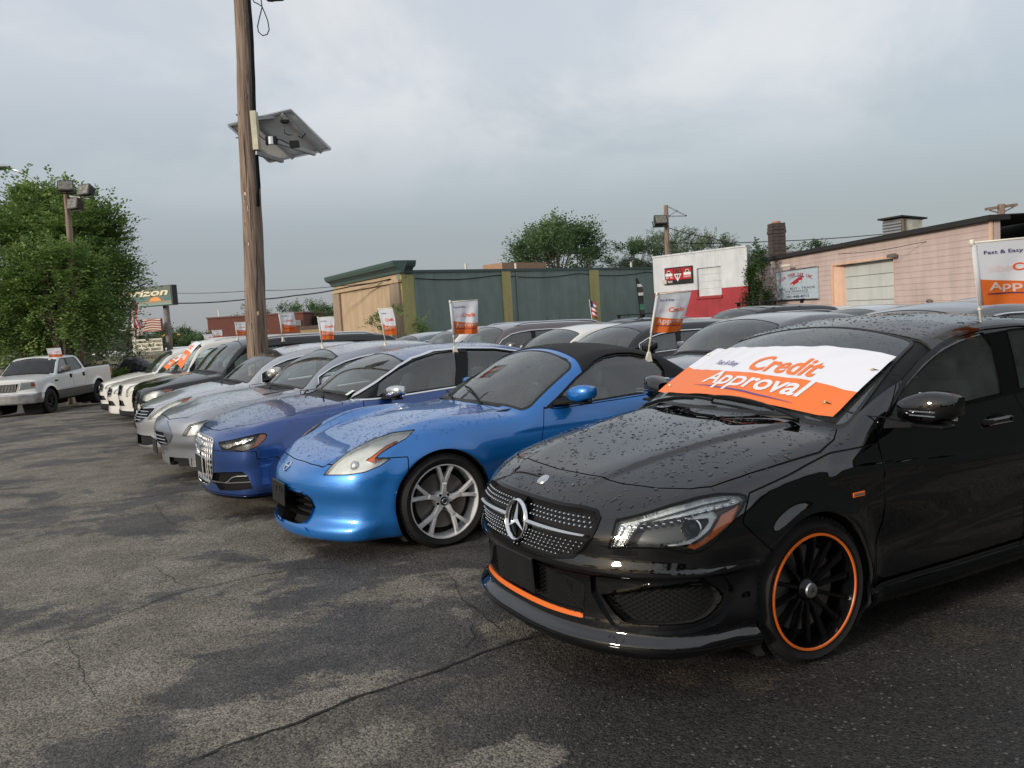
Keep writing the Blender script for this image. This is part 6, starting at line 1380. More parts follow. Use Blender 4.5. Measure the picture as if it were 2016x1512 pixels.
 c = mix(mth('MULTIPLY', strip, 0.50), c, (0.050, 0.044, 0.038))
 c = mix(mth('MULTIPLY', wet, 0.85), c, (0.026, 0.024, 0.022))
 for lst, col_ in ((((1040, 1500, .17), (960, 1512, .15), (760, 1450, .16), (690, 1490, .13), (905, 1205, .10)), (0.180, 0.160, 0.130)), (((1480, 1345, .14), (1330, 1330, .12), (1900, 1250, .22), (1110, 1300, .10)), (0.062, 0.050, 0.038))):
  fld = mth('MULTIPLY', mth('SUBTRACT', noise(7, 7, 0.7), 0.5), 2.6)
  for px_, py_, r_ in lst:
   q_ = on_ground(px_, py_); ex = mth('SUBTRACT', sep.outputs[0], q_.x); ey = mth('SUBTRACT', sep.outputs[1], q_.y); d2 = mth('ADD', mth('MULTIPLY', ex, ex), mth('MULTIPLY', ey, ey)); fld = mth('ADD', fld, mth('POWER', 2.718, mth('MULTIPLY', d2, -1/(r_*r_))))
  c = mix(mth('MULTIPLY', mr(fld, 0.55, 0.80), 0.8), c, col_)
 # aggregate: stones of different tone
 v = N('ShaderNodeTexVoronoi'); v.inputs['Scale'].default_value = 120; L(pos, v.inputs['Vector'])
 vs = N('ShaderNodeSeparateColor'); L(v.outputs['Color'], vs.inputs[0])
 st = mr(vs.outputs[0], 0.0, 1.0, 0.40, 1.70, False); cm = N('ShaderNodeVectorMath'); cm.operation = 'SCALE'; L(c, cm.inputs[0]); L(st, cm.inputs['Scale'])
 v2 = N('ShaderNodeTexVoronoi'); v2.inputs['Scale'].default_value = 55; L(pos, v2.inputs['Vector']); vs2 = N('ShaderNodeSeparateColor'); L(v2.outputs['Color'], vs2.inputs[0])
 spk = mth('MULTIPLY', mr(vs2.outputs[1], 0.90, 0.93), mr(v2.outputs['Distance'], 0.45, 0.25)); c2 = mix(mth('MULTIPLY', spk, 0.30), cm.outputs[0], (0.36, 0.34, 0.31))
 pits = mr(noise(60, 3, 0.6), 0.36, 0.44); c3 = mix(1.0, c2, pits and mix(pits, (0.45, 0.45, 0.45), (1, 1, 1)), 'MULTIPLY')
 L(c3, b.inputs['Base Color'])
 rg = mix(damp, (0.86, 0.86, 0.86), (0.62, 0.62, 0.62)); rg2 = mix(wet, rg, (0.52, 0.52, 0.52)); L(rg2, b.inputs['Roughness'])
 b.inputs['Specular IOR Level'].default_value = 0.35
 bp = N('ShaderNodeBump'); bp.inputs['Strength'].default_value = 0.9; bp.inputs['Distance'].default_value = 0.004
 hh = mth('ADD', mth('MULTIPLY', v.outputs['Distance'], -0.9), mth('MULTIPLY', noise(60, 4), 1.2)); L(hh, bp.inputs['Height'])
 bp2 = N('ShaderNodeBump'); bp2.inputs['Strength'].default_value = 0.5; bp2.inputs['Distance'].default_value = 0.03; L(noise(3.0, 5), bp2.inputs['Height']); L(bp.outputs[0], bp2.inputs['Normal']); L(bp2.outputs[0], b.inputs['Normal'])
 return m
def build_ground():
 am = asphalt_mat()
 xs = np.concatenate([np.linspace(-45, -22, 8)[:-1], np.linspace(-22, 24, 70), np.linspace(24, 45, 7)[1:]]); ys = np.concatenate([np.linspace(-12, 1, 5)[:-1], np.linspace(1, 50, 90), np.linspace(50, 75, 6)[1:]])
 V = [(x, y, gz(x, y)+0.006*math.sin(x*1.1+y*0.6)*math.sin(y*0.9)) for x in xs for y in ys]; n = len(ys)
 F_ = [(i*n+j, (i+1)*n+j, (i+1)*n+j+1, i*n+j+1) for i in range(len(xs)-1) for j in range(n-1)]
 o = mesh('asphalt_lot', V, np.array(F_), am, None, True); o['kind'] = 'structure'
 a_ = np.concatenate([[-900, -400, -200, -120], np.linspace(-80, 80, 33), [120, 200, 400, 900]]); k_ = len(a_)
 g = mesh('ground', [(x, y, gz(x, y)-0.05) for x in a_ for y in a_], np.array([(i*k_+j, (i+1)*k_+j, (i+1)*k_+j+1, i*k_+j+1) for i in range(k_-1) for j in range(k_-1)]), pmat('dry_ground', (0.09, 0.09, 0.08), 0.9, vary=0.3, vscale=0.3), None, True); g['kind'] = 'structure'
 # lot edge skirt so the lot does not float over the lower ground
 # cracks: thin irregular grooves, tar-dark, 3 mm proud of nothing - a flush dark bead along each break
 cm = pmat('crack_tar', (0.012, 0.011, 0.010), 0.95, bump=0.5, bscale=90)
 cr = [([(-60, 1330), (0, 1302), (120, 1252), (230, 1215), (330, 1172), (420, 1152), (520, 1130), (600, 1118), (690, 1114)], 0.011), ([(330, 1520), (470, 1462), (590, 1420), (700, 1378), (800, 1338), (900, 1300), (1010, 1262), (1100, 1240)], 0.024),
          ([(-20, 1006), (90, 1000), (200, 990), (300, 978), (390, 966)], 0.014), ([(0, 1262), (60, 1262), (110, 1268)], 0.007), ([(390, 1162), (345, 1148), (300, 1110)], 0.006),
          ([(100, 1040), (180, 1030), (270, 1026)], 0.008), ([(1010, 1262), (950, 1215), (905, 1180), (880, 1130)], 0.008), ([(560, 1125), (600, 1090), (690, 1075)], 0.005), ([(120, 1252), (160, 1290), (175, 1340), (240, 1400)], 0.006),
 ([(920, 1210), (930, 1255), (905, 1290)], 0.009), ([(700, 1378), (640, 1345), (600, 1350)], 0.005), ([(300, 990), (330, 1030), (420, 1050)], 0.006), ([(1000, 1270), (1120, 1330), (1300, 1380)], 0.006)]
 for pts, w in cr:
  P = [on_ground(*p) for p in pts]; Q = []
  for a, b_ in zip(P[:-1], P[1:]):
   k = max(2, int((b_-a).length/0.05))
   for i in range(k): Q.append(a.lerp(b_, i/k))
  V = []
  off = 0
  for i, q in enumerate(Q):
   t = (Q[min(i+1, len(Q)-1)]-Q[max(0, i-1)]); t.z = 0; t.normalize(); s_ = Vector((-t.y, t.x, 0)); off = off*0.8+rnd.uniform(-0.012, 0.012); ww = w*0.95*rnd.uniform(0.35, 1.0)*min(1, i/4, (len(Q)-i)/4)
   for sg in (-1, 1):
    x, y = q.x+s_.x*(off+sg*ww/2), q.y+s_.y*(off+sg*ww/2); V.append((x, y, gz(x, y)+0.006*math.sin(x*1.1+y*0.6)*math.sin(y*0.9)+0.005))
  F_ = [(2*i, 2*i+2, 2*i+3, 2*i+1) for i in range(len(Q)-1)]; o = mesh('pavement_crack', V, F_, cm); o['kind'] = 'structure'
 # loose grit and little stones near the camera, a few fallen leaves
 V = []; F_ = []
 for k in range(900):
  y = 1.3+9*rnd.random()**1.6; x = rnd.uniform(-0.62*y-0.3, 0.62*y+0.2); s_ = rnd.uniform(0.0012, 0.003)*(1+0.5*(rnd.random() < .03)); z = gz(x, y)+0.006*math.sin(x*1.1+y*0.6)*math.sin(y*0.9); b0 = len(V)
  a0 = rnd.random()*6
  V += [(x+s_*math.cos(a0+i*2.09), y+s_*math.sin(a0+i*2.09), z) for i in range(3)]+[(x, y, z+s_*1.1)]; F_ += [(b0, b0+1, b0+3), (b0+1, b0+2, b0+3), (b0+2, b0, b0+3)]
 o = mesh('grit', V, F_, pmat('grit_stone', (0.30, 0.28, 0.25), 0.8, vary=0.4, vscale=90)); o['kind'] = 'stuff'
# ------------------------------------------------------------ lettering
_FD = {}
def text2d(s, size=1.0, bold=0.0, shear=0.0, align='LEFT', space=1.0, res=3):
 key = (s, bold, shear, align, space, res)
 if key not in _FD:
  cu = bpy.data.curves.new('t', 'FONT'); cu.body = s; cu.size = 1.0; cu.offset = bold; cu.shear = shear; cu.align_x = align; cu.space_character = space; cu.resolution_u = res; cu.fill_mode = 'FRONT'; cu.dimensions = '2D'
  o = bpy.data.objects.new('t', cu); COL.objects.link(o); dg = bpy.context.evaluated_depsgraph_get(); me = bpy.data.meshes.new_from_object(o.evaluated_get(dg))
  V = np.array([v.co[:2] for v in me.vertices]); F_ = [tuple(p.vertices) for p in me.polygons]
  bpy.data.objects.remove(o); bpy.data.curves.remove(cu); bpy.data.meshes.remove(me); _FD[key] = (V, F_)
 V, F_ = _FD[key]; return V*size, F_
def add_text(mb, fn, s, pos, size, m=0, **kw):
 """fn(u, v) -> 3-D point; appends flat glyphs"""
 V, F_ = text2d(s, size, **kw); mb.add([fn(pos[0]+a, pos[1]+b) for a, b in V], F_, m)
def fit_text(mb, fn, s, x0, x1, y0, h, m=0, **kw):
 """text stretched to span x0..x1 with cap height h from baseline y0"""
 V, F_ = text2d(s, 1.0, **kw); a, b = V.min(0), V.max(0); V0, _ = text2d('H', 1.0, **{k: v for k, v in kw.items() if k != 'align'}); ch = V0[:, 1].max()-max(V0[:, 1].min(), 0)
 mb.add([fn(x0+(u-a[0])/(b[0]-a[0])*(x1-x0), y0+v/ch*h) for u, v in V], F_, m)
M['flag_white'] = pmat('flag_white_cloth', (0.86, 0.87, 0.90), 0.8); M['flag_orange'] = pmat('flag_orange_cloth', (0.80, 0.17, 0.025), 0.75)
M['flag_navy'] = pmat('flag_navy_print', (0.035, 0.025, 0.16), 0.7); M['flag_red'] = pmat('flag_orange_red_print', (0.85, 0.14, 0.02), 0.7); M['flag_cream'] = pmat('flag_white_print', (0.78, 0.76, 0.74), 0.7)
for k_ in ('flag_white', 'flag_orange', 'flag_navy', 'flag_red', 'flag_cream'):     # thin cloth lets some light through
 nt = M[k_].node_tree; b_ = nt.nodes['Principled BSDF']; tr_ = nt.nodes.new('ShaderNodeBsdfTranslucent'); tr_.inputs[0].default_value = b_.inputs['Base Color'].default_value; mx_ = nt.nodes.new('ShaderNodeMixShader'); mx_.inputs[0].default_value = 0.45
 nt.links.new(b_.outputs[0], mx_.inputs[1]); nt.links.new(tr_.outputs[0], mx_.inputs[2]); nt.links.new(mx_.outputs[0], nt.nodes['Material Output'].inputs[0])
def orange_edge(u): return 0.42-0.10*u-0.02*math.sin(u*3.1)       # upper rim of the orange field (0..1 up), dips to the right
def car_flag(base, top, yaw, label, w=0.28, hgt=0.345, phase=0.0, sag=0.0, detail=True, bend=0.03, group='car flags clipped to the windows'):
 """base: clip point on the window edge; top: pole tip; yaw: direction (rad) in which the cloth hangs out"""
 base, top = Vector(base), Vector(top); r = empty('car_flag', base, 0, label, 'flag', group); ax = (top-base); Lp = ax.length; ax.normalize()
 mb = MB(); mb.tube([ax*0.02, ax*(Lp*0.5), ax*Lp], [0.0075, 0.0065, 0.0055], 8); mb.tube([ax*(Lp*0.30), ax*(Lp*0.31)], 0.012, 8); mb.build('flag_pole', M['white_plastic'], r, True)
 d = Vector((math.cos(yaw), math.sin(yaw), 0.02)).normalized()
 mb = MB(); mb.add([tuple(Vector(p)) for p in (-d*0.035-Vector((0, 0, 0.025)), d*0.035-Vector((0, 0, 0.025)), d*0.012+ax*0.06, -d*0.012+ax*0.06)]+[tuple(Vector(p)+d.cross(ax)*0.022) for p in (-d*0.035-Vector((0, 0, 0.025)), d*0.035-Vector((0, 0, 0.025)), d*0.010+ax*0.055, -d*0.010+ax*0.055)],
     [(0, 1, 2, 3), (7, 6, 5, 4), (0, 4, 5, 1), (1, 5, 6, 2), (2, 6, 7, 3), (3, 7, 4, 0)]); fixn(mb.build('window_clip', M['white_plastic'], r))
 p0 = ax*(Lp-0.012); mb = MB(); mb.tube([p0-d*0.006, p0+d*w*1.02], 0.0050, 6); mb.tube([ax*(Lp-0.03), ax*(Lp+0.004)], 0.0115, 8); mb.build('crossbar', M['white_plastic'], r, True)
 nv = d.cross(ax).normalized()
 def S(u, v, off=0.0):   # u 0..1 out from the pole, v 0..1 up
  dn = 1-v; amp = bend*dn*(0.35+u); wv = amp*math.sin(u*7.5+phase+dn*2.0)+amp*0.45*math.sin(u*15+phase*2+dn*4)
  q = p0+d*(0.004+u*w*(1-0.05*dn*abs(math.sin(phase+1))))-(ax*(hgt*dn))+nv*(wv+off+sag*u*dn)-Vector((0, 0, 1))*(0.010*dn*u)+d*(-0.02*dn*u*u)
  return tuple(q)
 nu, nvv = 22, 24; V = []; F_ = []; mi = []
 for i in range(nu+1):
  u = i/nu; e = orange_edge(u)
  vs = [e*k/10 for k in range(11)]+[e+(1-e)*k/14 for k in range(1, 15)]
  V += [S(u, v) for v in vs]
 n = 25
 for i in range(nu):
  for j in range(n-1): F_.append((i*n+j, (i+1)*n+j, (i+1)*n+j+1, i*n+j+1)); mi.append(1 if j < 10 else 0)
 cl = mesh('cloth', V, F_, [M['flag_white'], M['flag_orange']], r, True, mi=mi)
 # sleeve at the pole
 mb = MB(); mb.tube([Vector(S(0.02, 0.96))-d*0.006, Vector(S(0.02, 0.0))-d*0.006], 0.013, 8); mb.build('pole_sleeve', M['flag_white'], r, True)
 if detail:
  for sgn in (1, -1):
   def fn(a, b, sgn=sgn): return S(a if sgn > 0 else 1-a, b, 0.0045*sgn)
   sg = 1
   mb = MB(); fit_text(mb, fn, 'Fast & Easy', 0.10, 0.52, 0.80, 0.055, bold=0.012); mb.build('lettering', M['flag_navy'], cl)
   mb = MB(); fit_text(mb, fn, 'Credit', 0.40, 0.88, 0.52, 0.115, bold=0.020); mb.build('lettering', M['flag_red'], cl)
   mb = MB(); fit_text(mb, fn, 'Approval', 0.12, 0.93, 0.235, 0.120, bold=0.020); mb.build('lettering', M['flag_cream'], cl)
   V = []; k = 16
   for i in range(k+1): u = 0.10+0.82*i/k; V += [fn(u, 0.175-0.02*u), fn(u, 0.190-0.02*u)]
   mesh('underline', V, [(2*i, 2*i+2, 2*i+3, 2*i+1) for i in range(k)], M['flag_navy'], cl)
 return r
def windshield_banner(c, root, F):
 """printed vinyl banner stretched over the windshield; root gives the car's frame, the banner itself is its own thing"""
 b = empty('banner', root.location, root.rotation_euler.z, 'white and orange Credit Approval banner tied across the windshield of the black sedan', 'banner')
 xt = Cur([(-0.7, 1.80), (-0.63, 1.812), (0.0, 1.735), (0.10, 1.733), (0.45, 1.80), (0.72, 1.90)], 0.02); xb = Cur([(-0.7, 1.325), (-0.65, 1.318), (-0.16, 1.262), (0.3, 1.30), (0.72, 1.41)], 0.02)
 def S(a, v, off=0.0):   # a 0..1 from viewer's left (car right, y>0) to right; v 0 bottom..1 top
  y = 0.695-1.35*a-0.03*(1-v)*(a > .5); x = float(xb(y))*(1-v)+float(xt(y))*v; yc = max(-0.60, min(0.60, y))
  z = float(zg(x, yc))+0.010-0.12*max(0, abs(y)-0.60)
  wr = 0.0020*math.sin(y*31+x*38)*max(0, v-0.35)+0.0012*math.sin(x*14+y*40+1.5*math.sin(v*3))*(0.3+v)+0.0012*math.sin(y*19-x*7)+0.003*math.exp(-((v-0.02)/0.05)**2)*math.sin(y*17)
  return (x-0.3*(wr+off), y, z+wr+off)
 gx = np.linspace(1.15, 2.0, 44); gy = np.linspace(0, 0.62, 20); XX, YY = np.meshgrid(gx, gy, indexing='ij'); P = march(F, np.stack([XX.ravel(), YY.ravel(), XX.ravel()*0+2.2], 1), np.tile([0, 0, -1.0], (XX.size, 1)), 0, 2.0); ZZ = P[:, 2].reshape(XX.shape)
 def zg(x, y):
  y = abs(y); i = min(max((x-gx[0])/(gx[1]-gx[0]), 0), 42.999); j = min(max(y/(gy[1]-gy[0]), 0), 18.999); i0, j0 = int(i), int(j); fi, fj = i-i0, j-j0
  return (ZZ[i0, j0]*(1-fi)+ZZ[i0+1, j0]*fi)*(1-fj)+(ZZ[i0, j0+1]*(1-fi)+ZZ[i0+1, j0+1]*fi)*fj
 nu = 90; nw = 36; V = []; F_ = []; mi = []
 edge = lambda a: 0.505-0.125*a+0.004*math.sin(a*17)
 for i in range(nu+1):
  a = i/nu; e = edge(a); vs = [e*k/18 for k in range(19)]+[e+(1-e)*k/18 for k in range(1, 19)]; V += [S(a, v) for v in vs]
 n = 37
 for i in range(nu):
  for j in range(n-1): F_.append((i*n+j, (i+1)*n+j, (i+1)*n+j+1, i*n+j+1)); mi.append(1 if j < 18 else 0)
 cl = mesh('cloth', V, F_, [M['banner_white'], M['banner_orange']], b, True, mi=mi)
 fn = lambda a, v: S(a, v-0.11*a, 0.003)
 mb = MB(); fit_text(mb, fn, 'Fast & Easy', 0.235, 0.395, 0.610, 0.090, bold=0.006, shear=0.10); mb.build('lettering', M['banner_navy'], cl)
 mb = MB(); fit_text(mb, fn, 'Credit', 0.480, 0.800, 0.545, 0.28, bold=0.022, shear=0.12); mb.build('lettering', M['banner_red'], cl)
 mb = MB(); fit_text(mb, fn, 'Approval', 0.300, 0.830, 0.250, 0.245, bold=0.022, shear=0.12); mb.build('lettering', M['banner_cream'], cl)
 V = []; k = 30
 for i in range(k+1): a = 0.265+0.56*i/k; t = 0.022*math.sin(math.pi*i/k)+0.003; V += [fn(a, 0.190-0.035*i/k), fn(a, 0.190-0.035*i/k+t)]
 mesh('underline', V, [(2*i, 2*i+2, 2*i+3, 2*i+1) for i in range(k)], M['banner_navy'], cl)
 # grommets and cords
 for a, v in ((0.972, 0.72), (0.925, 0.17), (0.03, 0.8), (0.05, 0.12)):
  mb = MB(); P = Vector(S(a, v, 0.004)); mb.lathe([(0.005, 0.0), (0.007, 0.003), (0.010, 0.0)], 14, axis='z'); mb.V = [tuple(Matrix.Rotation(R(-25), 3, 'Y') @ Vector(q)+P) for q in mb.V]; mb.build('grommet', M['brass'], b)
 P1 = Vector(S(0.972, 0.72, 0.006)); P2 = Vector(S(0.925, 0.17, 0.006)); E1 = Vector((1.56, -0.90, 0.985)); 
 for A, mids in ((P1, [(1.72, -0.735, 1.175), (1.63, -0.80, 1.08)]), (P2, [(1.42, -0.74, 1.02), (1.48, -0.82, 1.01)])):
  pts = [A]+[Vector(m_) for m_ in mids]+[E1]; Q = []
  for i in range(len(pts)-1):
   for t in (0, .33, .66): Q.append(pts[i].lerp(pts[i+1], t))
  Q.append(pts[-1]); mb = MB(); mb.tube(Q, 0.003, 5); mb.build('tie_cord', M['plastic'], b, True)
 return b
M['banner_white'] = pmat('banner_white_vinyl', (0.78, 0.78, 0.82), 0.45, bump=0.15, bscale=9); M['banner_orange'] = pmat('banner_orange_vinyl', (0.86, 0.185, 0.03), 0.45, bump=0.15, bscale=9)
M['banner_navy'] = pmat('banner_navy_ink', (0.09, 0.05, 0.24), 0.45); M['banner_red'] = pmat('banner_orange_ink', (0.86, 0.19, 0.03), 0.45); M['banner_cream'] = pmat('banner_white_ink', (0.78, 0.78, 0.80), 0.45); M['brass'] = pmat('brass_grommet', (0.75, 0.60, 0.35), 0.3, 0.9)
def small_banner(F, root, label, y0, y1, x0, x1):
 b = empty('banner', root.location, root.rotation_euler.z, label, 'banner', 'banners on the far white cars'); V = []; F_ = []; mi = []
 ys = np.linspace(y0, y1, 14); G = []
 for y in ys:
  for k in range(9):
   x = x0+(x1-x0)*k/8; P = on_top(F, [x], abs(y))[0]; G.append((P[0], y, P[2]+0.014))
 for i in range(13):
  for k in range(8): F_.append((i*9+k, (i+1)*9+k, (i+1)*9+k+1, i*9+k+1)); mi.append(0 if k >= 4 else 1)
 cl = mesh('cloth', G, F_, [M['banner_white'], M['banner_orange']], b, True, mi=mi); G = np.array(G).reshape(14, 9, 3)
 def fn(a, v):
  i = min(max(a*13, 0), 12.99); k = min(max(v*8, 0), 7.99); i0, k0 = int(i), int(k); p = G[i0, k0]*(1-i+i0)*(1-k+k0)+G[i0+1, k0]*(i-i0)*(1-k+k0)+G[i0, k0+1]*(1-i+i0)*(k-k0)+G[i0+1, k0+1]*(i-i0)*(k-k0); return (p[0], p[1], p[2]+0.004)
 mb = MB(); fit_text(mb, fn, 'Credit', 0.45, 0.85, 0.55, 0.22, bold=0.02); mb.build('lettering', M['banner_red'], cl); mb = MB(); fit_text(mb, fn, 'Approval', 0.2, 0.85, 0.20, 0.20, bold=0.02); mb.build('lettering', M['banner_cream'], cl)
# ------------------------------------------------------------ surroundings
def wall_pts(P0, P1, zt0, zt1, zb): return None
def leaf_mat(name, col, col2, vs=1.5):
 m = bpy.data.materials.new(name); m.use_nodes = True; nt = m.node_tree; b = nt.nodes['Principled BSDF']; N = nt.nodes.new; L = nt.links.new
 tc = N('ShaderNodeTexCoord'); n = N('ShaderNodeTexNoise'); n.inputs['Scale'].default_value = vs; n.inputs['Detail'].default_value = 5; L(tc.outputs['Object'], n.inputs['Vector'])
 n2 = N('ShaderNodeTexNoise'); n2.inputs['Scale'].default_value = 25; L(tc.outputs['Object'], n2.inputs['Vector']); ad = N('ShaderNodeMath'); ad.operation = 'ADD'; L(n.outputs['Fac'], ad.inputs[0]); L(n2.outputs['Fac'], ad.inputs[1])
 r = N('ShaderNodeValToRGB'); r.color_ramp.elements[0].position = 0.40; r.color_ramp.elements[1].position = 0.62; r.color_ramp.elements[0].color = (*col, 1); r.color_ramp.elements[1].color = (*col2, 1)
 h = N('ShaderNodeMath'); h.operation = 'MULTIPLY'; h.inputs[1].default_value = 0.5; L(ad.outputs[0], h.inputs[0]); L(h.outputs[0], r.inputs[0]); L(r.outputs[0], b.inputs['Base Color']); b.inputs['Roughness'].default_value = 0.5
 t = N('ShaderNodeBsdfTranslucent'); L(r.outputs[0], t.inputs[0]); mx = N('ShaderNodeMixShader'); mx.inputs[0].default_value = 0.35; L(b.outputs[0], mx.inputs[1]); L(t.outputs[0], mx.inputs[2]); L(mx.outputs[0], nt.nodes['Material Output'].inputs[0]); return m
M['bark'] = pmat('bark', (0.16, 0.125, 0.095), 0.9, vary=0.35, vscale=9, bump=0.8, bscale=22)
def tree(loc, height, crown, label, mats, seed=1, twigs=900, per=9, leaf=0.11, trunk_h=None, trunk_r=0.16, droop=0.25, shape='round', name='tree', group=None, lean=0.0, up=0.35):
 """crown: (rx, ry, rz, zc) ellipsoid radii and centre height; sprays of leaves in two ranks along short twigs"""
 g = np.random.default_rng(seed); r = empty(name, loc, 0, label, 'tree', group); rx, ry, rz, zc = crown; th = trunk_h or zc-rz*0.6
 mb = MB(); mb.tube([(0, 0, -0.3), (0.02, 0.0, th*0.5), (lean*0.5, 0.03, th), (lean, 0, zc), (lean, 0, zc+rz*0.6)], [trunk_r*1.15, trunk_r, trunk_r*0.85, trunk_r*0.5, trunk_r*0.12], 10); mb.build('trunk', M['bark'], r, True)
 C = []
 nb = 26
 for k in range(nb):   # limbs
  a = g.random()*6.28; el = g.uniform(-0.3, 1.2); q = np.array([math.cos(a)*math.cos(el)*rx, math.sin(a)*math.cos(el)*ry, math.sin(el)*rz+zc])*np.array([.85, .85, 1]); q[2] = zc+(q[2]-zc)*0.85
  s0 = np.array([0, 0, th*(0.75+0.5*g.random())]); m_ = (s0+q)/2+np.array([0, 0, rz*0.15]); C.append([s0, m_, q])
  mb = MB(); mb.tube([tuple(s0), tuple(m_), tuple(q)], [trunk_r*0.30, trunk_r*0.18, trunk_r*0.04], 5, cap=False); mb.build('branch', M['bark'], r, True)
 nclump = max(14, twigs//(55 if twigs > 4000 else 26)); cl = []
 while len(cl) < nclump:
  v = g.normal(size=3); v /= np.linalg.norm(v); rr = g.uniform(0.45, 1.0)**0.5; p = v*rr
  if p[2] < -0.75: continue
  cl.append(np.array([p[0]*rx, p[1]*ry, p[2]*rz+zc]))
 cl = np.array(cl); V = []; T = []
 ci = g.integers(0, nclump, twigs); base = cl[ci]+g.normal(size=(twigs, 3))*np.array([rx, ry, rz])*0.10
 out = (base-np.array([0, 0, zc]))/np.array([rx, ry, rz]); out /= np.maximum(np.linalg.norm(out, axis=1), .2)[:, None]
 d = out*np.array([1, 1, 0.5])+g.normal(size=(twigs, 3))*0.35+np.array([0, 0, up]); d /= np.linalg.norm(d, axis=1)[:, None]
 side = np.cross(d, [0, 0, 1.0]); side /= np.maximum(np.linalg.norm(side, axis=1), 1e-3)[:, None]; upv = np.cross(side, d)
 Lt = leaf*per*0.55*g.uniform(0.6, 1.3, twigs)
 for j in range(per):
  t = (j+0.5)/per; p = base+d*(Lt*t)[:, None]-np.array([0, 0, 1.0])*(droop*Lt*t*t)[:, None]
  sg = 1 if j % 2 else -1; w = side*sg+d*0.55+g.normal(size=(twigs, 3))*0.25; w /= np.linalg.norm(w, axis=1)[:, None]; nn = upv+g.normal(size=(twigs, 3))*0.35; b_ = np.cross(nn, w); b_ /= np.maximum(np.linalg.norm(b_, axis=1), 1e-3)[:, None]
  s_ = leaf*g.uniform(0.7, 1.25, twigs)[:, None]
  k0 = p; k1 = p+w*s_*0.5+b_*s_*0.27; k2 = p+w*s_; k3 = p+w*s_*0.5-b_*s_*0.27; V.append(np.stack([k0, k1, k2, k3], 1))
 V = np.concatenate(V).reshape(-1, 3); nq = len(V)//4; F_ = np.arange(nq*4).reshape(-1, 4); o = mesh('crown', V, F_, mats, r); return r
def siding_wall(name_root, P0, P1, ztop0, ztop1, zb, openings, mat, board=0.21, th=0.02):
 """clapboards, each an own object, between P0 and P1 (2-D), clipped by rectangles (s0,s1,z0,z1) and by the sloping top"""
 d = Vector((P1[0]-P0[0], P1[1]-P0[1], 0)); L_ = d.length; d.normalize(); n = Vector((d.y, -d.x, 0))
 if n.dot(Vector((-P0[0], -P0[1], 0))) < 0: n = -n
 P = lambda s, o, z: (P0[0]+d.x*s+n.x*o, P0[1]+d.y*s+n.y*o, z)
 z = zb; out = []
 while z < max(ztop0, ztop1)-0.02:
  z1 = z+board; segs = [(0, L_)]
  for (a, b, c_, e) in openings:
   if z1 > c_+0.01 and z < e-0.01:
    ns = []
    for s0, s1 in segs:
     if b <= s0 or a >= s1: ns.append((s0, s1))
     else:
      if a > s0: ns.append((s0, a))
      if b < s1: ns.append((b, s1))
    segs = ns
  for s0, s1 in segs:
   mb = MB(); t0 = ztop0+(ztop1-ztop0)*s0/L_; t1 = ztop0+(ztop1-ztop0)*s1/L_
   a0, a1 = min(z1, t0), min(z1, t1)
   if a0 <= z+0.01 and a1 <= z+0.01: continue
   if a0 <= z: s0 = (z-ztop0)/(ztop1-ztop0)*L_; a0 = z+0.002
   mb.add([P(s0, th, z), P(s1, th, z), P(s1, 0.004, a1), P(s0, 0.004, a0), P(s0, -0.03, z), P(s1, -0.03, z)], [(0, 1, 2, 3), (0, 4, 5, 1)]); out.append(mb.build('siding_board', mat, name_root))
  z = z1-0.004
 return P, L_, n, d
def rect_on(P, s0, s1, z0, z1, o0, o1):
 mb = MB(); V = [P(s0, o1, z0), P(s1, o1, z0), P(s1, o1, z1), P(s0, o1, z1), P(s0, o0, z0), P(s1, o0, z0), P(s1, o0, z1), P(s0, o0, z1)]
 mb.add(V, [(0, 1, 2, 3), (0, 4, 5, 1), (1, 5, 6, 2), (2, 6, 7, 3), (3, 7, 4, 0), (4, 7, 6, 5)]); return mb
def wall_frame(P0, P1):
 d = Vector((P1[0]-P0[0], P1[1]-P0[1], 0)); L_ = d.length; d.normalize(); n = Vector((d.y, -d.x, 0))
 if n.dot(Vector((-P0[0], -P0[1], 0))) < 0: n = -n
 return (lambda s, o, z: (P0[0]+d.x*s+n.x*o, P0[1]+d.y*s+n.y*o, z)), L_, n, d
